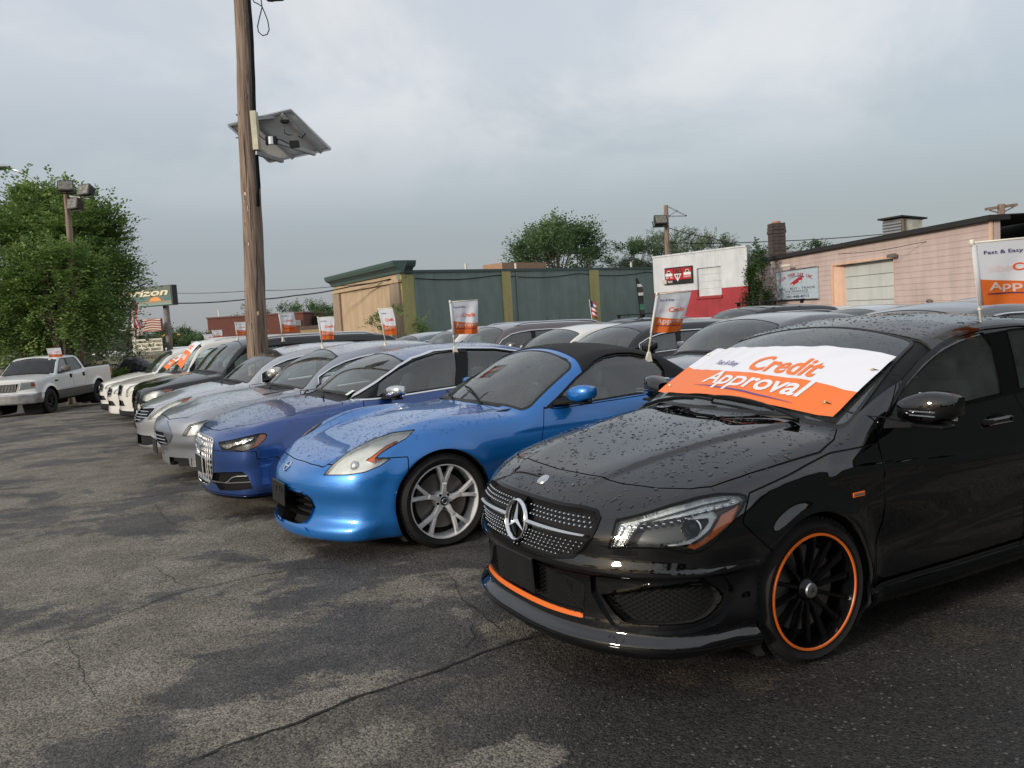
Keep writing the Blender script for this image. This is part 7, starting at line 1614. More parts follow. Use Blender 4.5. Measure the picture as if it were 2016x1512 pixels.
def build_buildings():
 ZB = -1.0
 # ---- green and tan store
 g = empty('store_building', (-6, 48, ZB), 0, 'long green-walled store with a tan front and dark green cornice', 'building')
 gm = weather(pmat('green_stucco', (0.200, 0.262, 0.235), 0.85, vary=0.10, vscale=1.2, bump=0.2, bscale=8), 0.84); tan = weather(pmat('tan_stucco', (0.50, 0.37, 0.235), 0.85, vary=0.06, vscale=1.0), 0.84); tand = weather(pmat('taupe_stucco', (0.33, 0.25, 0.18), 0.85, vary=0.08), 0.84); ol = weather(pmat('olive_yellow_pilaster', (0.44, 0.40, 0.17), 0.85, vary=0.08), 0.84)
 cor = pmat('dark_green_cornice', (0.06, 0.10, 0.088), 0.6, vary=0.1)
 C0 = (-6.0, 48.0); E = (11.9, 64.2); T = (-12.3, 60.0)
 def org(V): return [(v[0]+6, v[1]-48, v[2]-ZB) for v in V]
 def bld(mb, nm, mt, par=g): mb.V = [(v[0]+6, v[1]-48, v[2]-ZB) for v in mb.V]; o = mb.build(nm, mt, par); fixn(o); return o
 G, Lg, n1, d1 = wall_frame(C0, E); zt = 4.30
 bld(rect_on(G, 0, Lg, ZB-.3, zt, -0.3, 0.0), 'side_wall', gm); bld(rect_on(G, -0.1, Lg, zt, zt+0.16, -0.35, 0.08), 'parapet_cap', cor)
 for px0, px1 in ((990, 1007), (1162, 1180)):
  def s_at(px):
   dd = px_ray(px, 600); # intersect with wall line
   A = np.array([[dd[0], -d1.x], [dd[1], -d1.y]]); t, s = np.linalg.solve(A, np.array([C0[0], C0[1]])); return s
  s0, s1 = s_at(px0), s_at(px1); bld(rect_on(G, s0, s1, ZB-.3, zt-0.01, 0.0, 0.09), 'pilaster', ol)
 bld(rect_on(G, 0.0, 0.85, ZB-.3, zt-0.12, 0.0, 0.12), 'pilaster', ol)
 sp = s_at(1018); bld(rect_on(G, sp, sp+0.10, ZB-.3, zt-0.05, 0.0, 0.10), 'downspout', gm)
 for px in (895, 1100, 1235, 1075): q = s_at(px); bld(rect_on(G, q, q+0.22, 0.95, 1.2, 0.0, 0.06), 'wall_vent', gm)
 for px in (823, 930, 1028, 1255): q = s_at(px); bld(rect_on(G, q, q+0.10, zt+0.1, zt+0.55, -0.5, -0.4), 'roof_pipe', M['white_plastic'])
 # sagging cable along the wall
 mb = MB(); mb.tube([G(s, 0.05, zt-0.22-0.22*abs(math.sin(s*0.42))) for s in np.linspace(1.0, Lg-1, 40)], 0.022, 4); bld(mb, 'wall_cable', M['plastic'])
 W, Lt, n2, d2 = wall_frame(C0, T)
 bld(rect_on(W, 0, Lt, ZB-.3, 4.35, -0.3, 0.0), 'front_wall', tan); bld(rect_on(W, 0.0, 1.6, ZB-.3, 3.75, 0.0, 0.14), 'corner_pier', tand); bld(rect_on(W, Lt-1.6, Lt, ZB-.3, 3.75, 0.0, 0.14), 'corner_pier', tand)
 bld(rect_on(W, -0.15, Lt+0.15, 3.78, 3.94, 0.0, 0.20), 'string_course', tan)
 prof = [(0.02, 4.28), (0.16, 4.30), (0.20, 4.45), (0.34, 4.58), (0.52, 4.66), (0.60, 4.84), (0.62, 4.98), (-0.30, 4.98)]; V = []; F_ = []
 for s in (-0.62, Lt+0.1): V += [W(s, o, z) for o, z in prof]
 k = len(prof); F_ = [(i, (i+1) % k, k+(i+1) % k, k+i) for i in range(k)]+[tuple(range(k)), tuple(range(2*k-1, k-1, -1))]; mb = MB(); mb.add(V, F_); bld(mb, 'cornice', cor)
 V = []
 for s in (0.0, 0.75): V += [G(s, o, z) for o, z in prof]
 mb = MB(); mb.add(V, F_); bld(mb, 'cornice', cor)
 roofm = pmat('roof_membrane', (0.10, 0.10, 0.10), 0.9); mb = MB(); bc = (C0[0]+(E[0]-C0[0])+(T[0]-C0[0]), C0[1]+(E[1]-C0[1])+(T[1]-C0[1])); mb.add([(C0[0], C0[1], zt-.1), (E[0], E[1], zt-.1), (bc[0], bc[1], zt-.1), (T[0], T[1], zt-.1)], [(0, 1, 2, 3)]); bld(mb, 'roof', roofm)
 q = s_at(1034); q2 = s_at(1120); bld(rect_on(G, q, q2, zt+0.05, zt+0.72, -4.0, -2.0), 'rooftop_box', pmat('tan_rooftop_box', (0.36, 0.22, 0.14), 0.8, vary=.1))
 # ---- white and red block
 w = empty('block_building', (9.0, 51, ZB), 0, 'white painted garage block with a red lower wall', 'building')
 wm = weather(pmat('white_painted_block', (0.62, 0.64, 0.66), 0.8, vary=0.08, vscale=1.5, bump=0.3, bscale=6), 0.84); rm = weather(pmat('red_painted_block', (0.36, 0.035, 0.045), 0.75, vary=0.12, vscale=1.5, bump=0.3, bscale=6), 0.84)
 Wf, Lw, n3, d3 = wall_frame((9.0, 51.0), (13.2, 45.7)); z1 = 4.42
 def bw(mb, nm, mt, par=w): mb.V = [(v[0]-9, v[1]-51, v[2]-ZB) for v in mb.V]; o = mb.build(nm, mt, par); fixn(o); return o
 zr = 2.30
 sA, sB = 3.3, 5.0; hz0, hz1 = 1.9, 3.52      # bricked-in window recess
 for a, b, c_, e, m_ in ((0, sA, zr, z1, wm), (sB, Lw, zr, z1, wm), (sA, sB, hz1, z1, wm), (0, sA, ZB-.3, zr, rm), (sB, Lw, ZB-.3, zr, rm), (sA, sB, ZB-.3, hz0, rm)): bw(rect_on(Wf, a, b, c_, e, -0.3, 0.0), 'upper_wall' if m_ is wm else 'lower_wall', m_)
 zz = hz0
 while zz < hz1-0.02: bw(rect_on(Wf, sA+0.06, sB-0.05, zz+0.012, min(zz+0.40, hz1), -0.25, -0.12), 'window_panel', wm); zz += 0.41
 bw(rect_on(Wf, sA, sB, hz0, hz1, -0.3, -0.15), 'window_recess', wm)
 bw(rect_on(Wf, sA-.06, sB+.05, hz0-0.14, hz0, 0.0, 0.10), 'window_sill', rm)
 for k in range(9): bw(rect_on(Wf, k*Lw/9, (k+1)*Lw/9-0.02, z1, z1+0.09, -0.35, 0.05), 'coping_stone', wm)
 mb = MB(); mb.box((2.9, 2.6, 3.0), (9, 8, 4.8), Matrix.Rotation(math.atan2(d3.y, d3.x), 3, 'Z')); 
 mb.V = [(v[0]-0, v[1]+0.8, v[2]) for v in mb.V]
 # side return of the block (left end), plain
 A0 = Wf(0, 0, 0); mb = MB(); mb.add([(A0[0], A0[1], ZB), (A0[0]+3.5, A0[1]+6, ZB), (A0[0]+3.5, A0[1]+6, z1), (A0[0], A0[1], z1)], [(0, 1, 2, 3)]); bw(mb, 'side_wall', wm)
 mb = MB(); mb.box((A0[0]+0.5, A0[1]-.35, 3.95), (0.22, 0.25, 0.2)); bw(mb, 'wall_lamp', M['white_plastic']); mb = MB(); mb.box((Wf(0.95, 0.12, 0)[0], Wf(0.95, 0.12, 0)[1], 2.9), (0.3, 0.2, 0.25)); bw(mb, 'wall_lamp', M['white_plastic'])
 # dealer sign on it
 sg = empty('wall_sign', Wf(0.9, 0.1, 2.7), 0, 'red and black used-car dealer sign with two small cars on the white wall', 'sign'); O = Vector(sg.location)
 def bs(mb, nm, mt, par=sg): mb.V = [tuple(Vector(v)-O) for v in mb.V]; return mb.build(nm, mt, par)
 s0, s1, a0, a1 = 0.98, 3.05, 2.72, 3.72; off = 0.10
 bs(rect_on(Wf, s0, s1, a0, a1, 0.0, off), 'sign_panel', pmat('sign_black', (0.015, 0.015, 0.015), 0.4)); bs(rect_on(Wf, s0+.06, s1-.06, a0+0.26, a1-.08, off, off+.008), 'sign_field', pmat('sign_red', (0.42, 0.015, 0.02), 0.4))
 fs = lambda u, v: Wf(s0+u*(s1-s0), off+0.016, a0+v*(a1-a0)); wt = pmat('sign_white', (0.75, 0.75, 0.75), 0.5); bkm = pmat('sign_letter_black', (0.02, 0.02, 0.02), 0.5)
 mb = MB(); fit_text(mb, fs, 'TALS', 0.30, 0.66, 0.63, 0.26, bold=0.03, shear=0.25); bs(mb, 'lettering', bkm)
 mb = MB(); mb.add([fs(0.34, 0.60), fs(0.62, 0.60), fs(0.48, 0.15)], [(0, 2, 1)]); bs(mb, 'emblem', wt)
 mb = MB(); mb.add([Wf(s0+u*(s1-s0), off+0.022, a0+v*(a1-a0)) for u, v in ((0.40, 0.55), (0.46, 0.55), (0.46, 0.32))]+[Wf(s0+u*(s1-s0), off+0.022, a0+v*(a1-a0)) for u, v in ((0.49, 0.55), (0.56, 0.55), (0.50, 0.30))], [(0, 2, 1), (3, 5, 4)]); bs(mb, 'emblem', bkm)
 for cx in (0.16, 0.83):
  mb = MB(); mb.add([fs(cx+a*0.13, 0.62+b*0.26) for a, b in ((-1, -.5), (1, -.5), (1, 0.05), (.6, .15), (.35, .75), (-.35, .75), (-.65, .15), (-1, .05))], [(0, 1, 2, 3, 4, 5, 6, 7)]); bs(mb, 'car_silhouette', wt)
  mb = MB(); mb.add([Wf(s0+(cx+a*0.13)*(s1-s0), off+0.022, a0+(0.62+b*0.26)*(a1-a0)) for a, b in ((.48, .18), (.28, .62), (-.28, .62), (-.5, .18))], [(0, 1, 2, 3)]); bs(mb, 'car_silhouette', bkm)
 mb = MB(); fit_text(mb, fs, 'BUY - SELL', 0.05, 0.32, 0.36, 0.10, bold=0.02); fit_text(mb, fs, 'TRADE', 0.10, 0.28, 0.10, 0.12, bold=0.02); fit_text(mb, fs, 'FINANCE', 0.70, 0.95, 0.36, 0.09, bold=0.02); bs(mb, 'lettering', wt)
 # ---- pink clapboard garage
 p = empty('garage_building', (14.8, 48.5, ZB), 0, 'long pink clapboard garage with a roll-up door and black roof edge', 'building')
 pk = weather(pmat('pink_siding', (0.56, 0.44, 0.395), 0.7, vary=0.07, vscale=0.8), 0.88); blk = pmat('tar_roof_edge', (0.018, 0.018, 0.018), 0.8); ptrim = weather(pmat('peach_trim', (0.72, 0.47, 0.33), 0.6, vary=0.06), 0.84)
 def bp_(mb, nm, mt, par=p): mb.V = [(v[0]-14.8, v[1]-48.5, v[2]-ZB) for v in mb.V]; o = mb.build(nm, mt, par); fixn(o); return o
 P0, P1 = (14.8, 48.5), (16.2, 27.8); zt0, zt1 = 3.66, 3.70; Pf, Lp, n4, d4 = wall_frame(P0, P1)
 def sp_at(px, py=590):
  dd = px_ray(px, py); A = np.array([[dd[0], -d4.x], [dd[1], -d4.y]]); t, s = np.linalg.solve(A, np.array(P0)); return s, CAM_H+dd[2]*t
 sd0, sd1 = sp_at(1654)[0], sp_at(1762)[0]; zd = sp_at(1762, 512)[1]; sj = sp_at(1640)[0]
 par = empty('tmp', (0, 0, 0)); bpy.data.objects.remove(par)
 p.location = (0, 0, 0)
 siding_wall(p, P0, P1, zt0, zt1, ZB, [(sj, sd1+0.04, -5, zd+0.12)], pk, board=0.235)
 mb = MB()
 def bq(mb, nm, mt, par=p): o = mb.build(nm, mt, par); fixn(o); return o
 bq(rect_on(Pf, 0, Lp, ZB-.3, zt0-0.02, -0.20, -0.035), 'wall_sheathing', blk) if False else None
 for a, b, c_, e in ((0, sj, ZB, zt0-0.01), (sd1, Lp, ZB, zt0-0.01), (sj, sd1, zd+0.1, zt0-0.01)): bq(rect_on(Pf, a, b, c_, e, -0.25, -0.034), 'wall_backing', pk)
 bq(rect_on(Pf, -0.5, Lp+0.15, zt0, zt0+0.15, -0.5, 0.25), 'roof_edge', blk); bq(rect_on(Pf, -0.5, Lp+0.10, zt0+0.145, zt0+0.18, -4, 0.20), 'roof', M['liner'])
 bq(rect_on(Pf, 0, 0.16, ZB, zt0-.01, 0.0, 0.06), 'corner_board', ptrim); bq(rect_on(Pf, Lp-0.14, Lp, ZB, zt0-.01, 0.0, 0.06), 'corner_board', ptrim)
 bq(rect_on(Pf, sj, sj+0.16, ZB, zd+0.10, 0.0, 0.05), 'door_casing', ptrim); bq(rect_on(Pf, sj, sd1+0.1, zd+0.10, zd+0.20, 0.0, 0.05), 'door_casing', ptrim); bq(rect_on(Pf, sd1+0.0, sd1+0.06, ZB, zd+0.10, 0.0, 0.03), 'door_casing', ptrim)
 mb = MB(); mb.add([Pf(sj+0.16, 0.0, ZB), Pf(sd0+0.05, -0.36, ZB), Pf(sd0+0.05, -0.36, zd+.1), Pf(sj+0.16, 0.0, zd+.1)], [(0, 1, 2, 3)]); bq(mb, 'door_jamb', ptrim)
 dm = weather(pmat('grey_door_panel', (0.58, 0.60, 0.57), 0.6, vary=0.06, vscale=0.7), 0.88); zz = ZB
 while zz < zd+0.05: bq(rect_on(Pf, sd0-0.6, sd1+0.02, zz+0.012, min(zz+0.54, zd+0.09), -0.36, -0.30), 'door_panel', dm); zz += 0.55
 bq(rect_on(Pf, sd0-1, sd1+0.05, ZB, zd+0.1, -0.80, -0.38), 'door_backing', M['liner'])
 s_, z_ = sp_at(1762, 503); mb = MB(); c_ = Vector(Pf(s_-0.05, 0.18, z_)); mb.tube([c_, c_+Vector((-0.12, 0.05, 0))], 0.07, 10); mb.box(tuple(c_+Vector((0.0, -0.25, 0))), (0.16, 0.30, 0.14)); bq(mb, 'flood_lamp', M['mirror_tan'])
 s_, z_ = sp_at(1835, 592); mb = MB(); mb.lathe([(0, 0.12), (0.07, 0.1), (0.07, -.1), (0, -.1)], 10, c=Pf(s_, 0.12, z_)); bq(mb, 'pipe_cap', M['rotor'])
 # roof vent house, chimney
 v = empty('roof_vent', (0, 0, 0), 0, 'boxy louvred roof vent with a pale broken side above the garage', 'vent'); s0_, s1_ = sp_at(1738, 560)[0], sp_at(1816, 560)[0]; zv = zt0+0.28
 A = Vector(Pf(s0_+0.2, -1.0, 0)); cxv = Vector(Pf((s0_+s1_)/2, -1.6, 0)); lo_ = at(1742, 470, A.y).z; hi_ = at(1742, 436, A.y).z; hv = hi_-lo_
 v.location = at(1777, 474, A.y+2.5)
 ang = math.atan2(d4.y, d4.x); Rz = Matrix.Rotation(R(20), 3, 'Z')
 ww = 1.12; mb = MB(); mb.box((0, 0, 0.30), (ww, ww, 1.25), Rz); fixn(mb.build('vent_box', M['rotor'], v))
 lv = pmat('louvre_grey', (0.30, 0.31, 0.32), 0.5, 0.3); crm = pmat('weathered_cream_panel', (0.55, 0.53, 0.44), 0.8, vary=0.3, vscale=2.5)
 for k in range(8): mb = MB(); mb.box(tuple(Rz @ Vector((-ww/2-0.02, 0, -0.15+k*0.13))), (0.07, ww*0.94, 0.09), Rz @ Matrix.Rotation(R(35), 3, 'Y')); mb.build('louvre_blade', lv, v)
 mb = MB(); mb.box(tuple(Rz @ Vector((0.02, -ww/2-0.02, 0.30))), (ww*0.92, 0.04, 1.15), Rz); mb.build('side_panel', crm, v)
 mb = MB(); mb.box(tuple(Rz @ Vector((-ww/2+0.05, -ww/2-0.03, 0.30))), (0.12, 0.10, 1.2), Rz); mb.build('corner_post', pmat('rusty_post', (0.16, 0.11, 0.08), 0.8, vary=.3), v)
 mb = MB(); mb.box((0, 0, 0.96), (ww*1.30, ww*1.25, 0.07), Rz @ Matrix.Rotation(R(5), 3, 'Y')); mb.build('vent_cap', blk, v)
 brk = pmat('sooty_brick', (0.065, 0.050, 0.042), 0.9, vary=0.35, vscale=4); ch = empty('chimney', at(1531, 520, 52), 0, 'narrow dark brick chimney with an orange pot, left of the pink garage roof', 'chimney'); base = ch.location; topz = at(1531, 445, 52).z-base.z; wc = 0.85
 mor = pmat('dark_mortar', (0.04, 0.037, 0.034), 0.95); mb = MB(); mb.box((0, 0, topz/2-1.0), (wc-0.05, wc-0.05, topz+2.0)); mb.build('mortar_core', mor, ch)
 k = 0; zz = -0.3; bb = MB(); bb.box((0, 0, 0), (wc/2-0.02, wc+0.0, 0.20), None, 0, 0.01); b0 = bb.build('brick', brk, ch); first = True
 while zz < topz:
  grow = 0.10 if zz > topz-0.55 and zz < topz-0.2 else 0.0
  for sx in (-1, 1):
   o = b0 if first else b0.copy()
   if not first: COL.objects.link(o); o.parent = ch
   first = False; o.location = (sx*wc/4, 0, zz+0.11) if k % 2 else (0, sx*wc/4, zz+0.11); o.rotation_euler = (0, 0, (0 if k % 2 else math.pi/2)+rnd.uniform(-.02, .02)); o.scale = (1+grow+rnd.uniform(-.02, .02), 1+grow, 1)
  zz += 0.215; k += 1
 mb = MB(); mb.lathe([(0.0, 0.28), (0.24, 0.28), (0.30, 0.0), (0, 0)], 14, axis='z', c=(0, 0, topz)); mb.build('chimney_pot', pmat('terracotta', (0.40, 0.17, 0.07), 0.8), ch)
 # black building right behind the pink garage, with parapet step
 kb = empty('tar_building', (20, 32, ZB), 0, 'black tar-covered building end behind the pink garage, at the right edge', 'building')
 Y = 31.0; a = at(1962, 450, Y); b = at(2060, 450, Y); z0 = at(1990, 412, Y).z; mb = MB(); mb.box(((a.x+b.x+6)/2-18.2, Y+2-32, (z0+1)/2-.1), (b.x+6-a.x, 4, z0+.8)); mb.build('wall', blk, kb)
 mb = MB(); mb.box((at(2012, 400, Y).x+1.6-18.2, Y+2-32, z0+0.85), (3.2, 4.2, 0.35)); mb.build('parapet_step', blk, kb)
 # low roof behind the chimney with creeper
 lb = empty('low_building', (13, 56, ZB), 0, 'low dark roof with creeper growing on it, behind the chimney', 'building'); a = at(1500, 500, 56); b = at(1645, 480, 56); mb = MB(); mb.box(((a.x+b.x)/2-13, 1, (a.z-ZB)/2), (b.x-a.x+1.5, 4, a.z-ZB)); mb.build('wall', pmat('grey_masonry', (0.16, 0.15, 0.14), 0.9, vary=.2), lb)
 # ---- CASH YOUR CAR sign
 s0, z_ = sp_at(1532, 560); s1 = sp_at(1613, 560)[0]; zt_ = sp_at(1572, 531)[1]; zb_ = sp_at(1572, 589)[1]
 cs = empty('wall_sign', Pf((s0+s1)/2, 0.08, zb_), 0, 'grey CASH YOUR CAR INC. sign on the pink clapboard wall', 'sign'); O2 = Vector(cs.location)
 def b2(mb, nm, mt): mb.V = [tuple(Vector(v)-O2) for v in mb.V]; return mb.build(nm, mt, cs)
 b2(rect_on(Pf, s0, s1, zb_, zt_, 0.03, 0.10), 'sign_panel', pmat('pale_sign_panel', (0.46, 0.54, 0.60), 0.5, vary=.05)); b2(rect_on(Pf, s0-.05, s1+.05, zb_-.05, zb_, 0.03, 0.13), 'sign_frame', M['satin']); b2(rect_on(Pf, s0-.05, s1+.05, zt_, zt_+.05, 0.03, 0.13), 'sign_frame', M['satin'])
 fc = lambda u, v: Pf(s0+u*(s1-s0), 0.112, zb_+v*(zt_-zb_)); fd = lambda u, v: Pf(s0+u*(s1-s0), 0.118, zb_+v*(zt_-zb_)); red = pmat('sign_red_letter', (0.42, 0.02, 0.03), 0.5); nvy = pmat('sign_navy_letter', (0.03, 0.04, 0.13), 0.5); slate = pmat('sign_slate_letter', (0.10, 0.12, 0.16), 0.5)
 s = 'CASH YOUR CAR INC.'; s = 'CA$H YOUR CAR INC.'
 for i, chh in enumerate(s):
  if chh == ' ': continue
  t = (i+0.5)/len(s); ang = R(30)*(1-2*t); px_ = 0.50-0.43*(1-2*t); py_ = 0.60+0.24*math.cos(1.35*(1-2*t))
  V, F_ = text2d(chh, 1.0, bold=0.03, align='CENTER'); ca, sa = math.cos(ang), math.sin(ang); mb = MB(); mb.add([fc(px_+(a*0.066*ca-b*0.13*sa*.6), py_-0.04+(a*0.066*sa*1.4+b*0.15*ca)) for a, b in V], F_); b2(mb, 'letter', red)
 mb = MB(); fit_text(mb, fc, 'SELL - BUY - TRADE', 0.07, 0.95, 0.34, 0.072, bold=0.01); fit_text(mb, fc, 'WE FINANCE', 0.22, 0.79, 0.245, 0.066, bold=0.01); b2(mb, 'lettering', slate)
 mb = MB(); fit_text(mb, fc, 'Quality Preowned Vehicles', 0.20, 0.82, 0.175, 0.05, shear=0.3); b2(mb, 'lettering', pmat('sign_faded_letter', (0.26, 0.31, 0.35), 0.6)); mb = MB(); fit_text(mb, fc, '201-440-8711', 0.25, 0.80, 0.055, 0.085, bold=0.02); b2(mb, 'lettering', nvy)
 V = []; k = 16
 for i in range(k+1): t = i/k; a_ = R(200-170*t); V += [fc(0.55+0.20*math.cos(a_), 0.66+0.11*math.sin(a_)+0.02), fc(0.55+(0.20-0.035*t)*math.cos(a_), 0.66+(0.11-0.03*t)*math.sin(a_)+0.02)]
 mb = MB(); mb.add(V, [(2*i, 2*i+2, 2*i+3, 2*i+1) for i in range(k)]); b2(mb, 'swoosh', nvy)
 mb = MB(); mb.add([fd(0.36+a*0.30, 0.47+b*0.2+a*0.10) for a, b in ((0, .1), (.1, .45), (.45, .75), (.75, 1.0), (1.0, .9), (1.05, .5), (.8, .25), (.3, 0))], [tuple(range(8))]); b2(mb, 'car_picture', red)
 for cx_, cy_ in ((0.42, 0.50), (0.62, 0.60)): mb = MB(); mb.add([Pf(s0+(cx_+0.035*math.cos(a_))*(s1-s0), 0.124, zb_+(cy_+0.045*math.sin(a_))*(zt_-zb_)) for a_ in np.linspace(0, 6.28, 9)[:-1]], [tuple(range(8))]); b2(mb, 'car_picture', M['sign_pale'])
 sl = empty('sign_lamp', Pf((s0+s1)/2-0.2, 0.5, zt_+0.25), 0, 'small white lamp on an arm above the CASH YOUR CAR sign', 'lamp'); mb = MB(); mb.box((0, 0, 0), (0.25, 0.7, 0.12), None, 0, 0.03); mb.tube([(0, 0, 0), (0.4, -0.1, -0.05)], 0.03, 6); mb.build('lamp_head', M['white_plastic'], sl)
 # ivy between the two
 iv = leaf_mat('ivy_leaves', (0.020, 0.050, 0.012), (0.055, 0.115, 0.025)); r = tree((at(1496, 600, 45).x, 45.0, ZB), 5, (0.62, 0.8, 2.7, 2.7), 'dark ivy column climbing between the white block and the pink garage', iv, 77, 1300, 6, 0.14, 0.5, 0.06, 0.9, name='ivy_plant'); r['category'] = 'ivy'
 r = tree((at(1575, 600, 57).x, 57.0, at(1575, 505, 57).z-0.5), 5, (3.4, 1.2, 0.75, 0.55), 'creeper bush along the low roof behind the chimney', iv, 78, 500, 6, 0.14, 0.2, 0.05, 0.2, name='creeper_plant'); r['category'] = 'creeper'
M['sign_pale'] = pmat('sign_pale_dot', (0.5, 0.55, 0.58), 0.5)
def sign_face(P0, P1, zb, zt, root, off=0.0):
 f, L_, n, d = wall_frame(P0, P1); O = Vector(root.location)
 def F_(u, v, o=0.0): q = f(u*L_, off+o, zb+v*(zt-zb)); return (q[0]-O.x, q[1]-O.y, q[2]-O.z)
 return F_
def quad(F_, u0, u1, v0, v1, o0, o1):
 mb = MB(); V = [F_(u0, v0, o1), F_(u1, v0, o1), F_(u1, v1, o1), F_(u0, v1, o1), F_(u0, v0, o0), F_(u1, v0, o0), F_(u1, v1, o0), F_(u0, v1, o0)]; mb.add(V, [(0, 1, 2, 3), (0, 4, 5, 1), (1, 5, 6, 2), (2, 6, 7, 3), (3, 7, 4, 0), (4, 7, 6, 5)]); return mb
def build_left():
 ZB = -1.0
 # Horizon Inn sign, flag panel, letter board on two posts
 Y = 56.0; s = empty('pylon_sign', (at(288, 690, Y).x, Y, ZB), 0, 'green Horizon Inn roadside sign on two posts with a sunset picture', 'sign'); O = Vector(s.location)
 a, b = at(205, 606, Y+1.2), at(341, 600, Y-0.6); t = at(341, 560, Y-0.6); f = sign_face((a.x, a.y), (b.x, b.y), b.z, t.z, s)
 teal = pmat('sign_teal', (0.045, 0.14, 0.125), 0.5); fr = pmat('sign_dark_frame', (0.02, 0.025, 0.03), 0.5); creamy = pmat('sign_cream', (0.80, 0.72, 0.48), 0.5); sand = pmat('sign_sand', (0.28, 0.23, 0.15), 0.5); aqua = pmat('sign_aqua', (0.18, 0.32, 0.28), 0.5); orr = pmat('sign_sun_orange', (0.80, 0.30, 0.05), 0.5); olive = pmat('sign_sage', (0.075, 0.115, 0.085), 0.5)
 quad(f, 0, 1, 0, 1, -0.5, 0.0).build('sign_cabinet', fr, s); quad(f, 0.012, 0.985, 0.04, 0.965, 0.0, 0.02).build('sign_face', teal, s); quad(f, 0.012, 0.985, 0.50, 0.965, 0.02, 0.026).build('sky_band', olive, s)
 quad(f, 0.012, 0.985, 0.13, 0.24, 0.02, 0.03).build('sand_band', sand, s); quad(f, 0.012, 0.985, 0.04, 0.13, 0.02, 0.03).build('sea_band', aqua, s)
 fn = lambda u, v: f(u, v, 0.05); mb = MB(); fit_text(mb, fn, 'Horizon', 0.14, 0.95, 0.53, 0.33, bold=0.03, shear=0.25); fit_text(mb, fn, 'Inn', 0.10, 0.30, 0.30, 0.16, bold=0.03, shear=0.25); mb.build('lettering', creamy, s)
 mb = MB(); mb.add([f(0.76+0.085*math.cos(q), 0.24+0.22*math.sin(q), 0.04) for q in np.linspace(0, math.pi, 14)], [tuple(range(14))]); mb.build('sun_picture', orr, s)
 for q in np.linspace(0.2, math.pi-.2, 9): mb = MB(); mb.add([f(0.76+r_*0.1*math.cos(q+dq), 0.24+r_*0.26*math.sin(q+dq), 0.035) for r_, dq in ((1.0, -.03), (1.6, 0), (1.0, .03))], [(0, 1, 2)]); mb.build('sun_ray', orr, s)
 steel = pmat('weathered_post', (0.22, 0.20, 0.18), 0.7, vary=0.2)
 for px in (254, 322): p = at(px, 604, Y); q = at(px, 560, Y); mb = MB(); mb.tube([(p.x-O.x, 0.4, 0), (p.x-O.x, 0.4, p.z-ZB+0.4)], 0.20, 10); mb.build('post', steel, s, True)
 # letter board and flag panel hang on the same posts
 c, d = at(263, 697, Y-.5), at(322, 691, Y-0.8); e = at(322, 665, Y-0.8); f2 = sign_face((c.x, c.y), (d.x, d.y), d.z, e.z, s); quad(f2, -0.01, 1.01, -0.03, 1.03, -0.2, 0.0).build('board_frame', fr, s); quad(f2, 0.01, 0.99, 0.02, 0.98, 0.0, 0.02).build('letter_board', pmat('board_cream', (0.72, 0.68, 0.52), 0.6), s)
 g = lambda u, v: f2(u, v, 0.05); mb = MB(); fit_text(mb, g, 'ROOMS MICRO FRIDGE', 0.05, 0.97, 0.70, 0.18, bold=0.02); fit_text(mb, g, 'LED  TV CABLE  HBO', 0.10, 0.97, 0.40, 0.18, bold=0.02); fit_text(mb, g, 'FREE  WIFI  BRKFST', 0.10, 0.93, 0.10, 0.18, bold=0.02); mb.build('lettering', pmat('board_letter', (0.03, 0.02, 0.02), 0.6), s)
 c, d = at(257, 657, Y-.3), at(318, 651, Y-0.6); e = at(318, 627, Y-0.6); f3 = sign_face((c.x, c.y), (d.x, d.y), d.z, e.z, s); fw_, fr_, fb_ = pmat('flag_panel_white', (0.66, 0.60, 0.50), 0.6), pmat('flag_panel_red', (0.30, 0.05, 0.04), 0.6), pmat('flag_panel_blue', (0.04, 0.05, 0.13), 0.6)
 quad(f3, -0.01, 1.01, -0.03, 1.03, -0.2, 0).build('panel_frame', fr_, s); quad(f3, 0, 1, 0, 1, 0, 0.02).build('flag_panel', fw_, s)
 for k in range(5):
  V = []; n = 12; v0 = 0.03+k*0.20
  for i in range(n+1): u = (0.40 if v0 > .35 else 0.0)+(1-(0.40 if v0 > .35 else 0.0))*i/n; w_ = 0.05*math.sin(u*11); V += [f3(u, min(max(v0+w_, 0.0), 1), 0.035), f3(u, min(max(v0+0.10+w_, 0), 1), 0.035)]
  mb = MB(); mb.add(V, [(2*i, 2*i+2, 2*i+3, 2*i+1) for i in range(n)]); mb.build('stripe', fr_, s)
 quad(f3, 0.0, 0.41, 0.33, 1.0, 0.02, 0.045).build('star_field', fb_, s)
 mb = MB()
 for i in range(7):
  for j in range(4): u, v = 0.03+i*0.055+(0.02 if j % 2 else 0), 0.42+j*0.155; mb.add([f3(u+0.016*math.cos(q), v+0.045*math.sin(q), 0.06) for q in np.linspace(0, 6.28, 6)[:-1]], [(0, 1, 2, 3, 4)])
 mb.build('star', fw_, s)['kind'] = 'stuff'
 # flag pole with a furled flag
 Yp = 50.0; b0 = at(269, 700, Yp); t0 = at(257, 585, Yp); r = empty('flagpole', (b0.x, Yp, ZB), 0, 'white flagpole with a furled stars-and-stripes in front of the motel sign', 'flagpole'); mb = MB(); mb.tube([(0, 0, 0), (t0.x-b0.x, 0, t0.z-ZB)], [0.075, 0.05], 8); mb.build('pole', M['white_plastic'], r, True)
 mb = MB(); V = []; F_ = []; mi = []
 for i in range(15):
  v = i/14; cx = (t0.x-b0.x)*(1-0.06-0.28*v)+0.16+0.10*math.sin(v*9); cz = (t0.z-ZB)*(0.96)-v*2.1
  for j in range(5): V.append((cx+(j-2)*0.13*(0.6+0.5*v), 0.08*math.sin(j*2.1+v*5), cz))
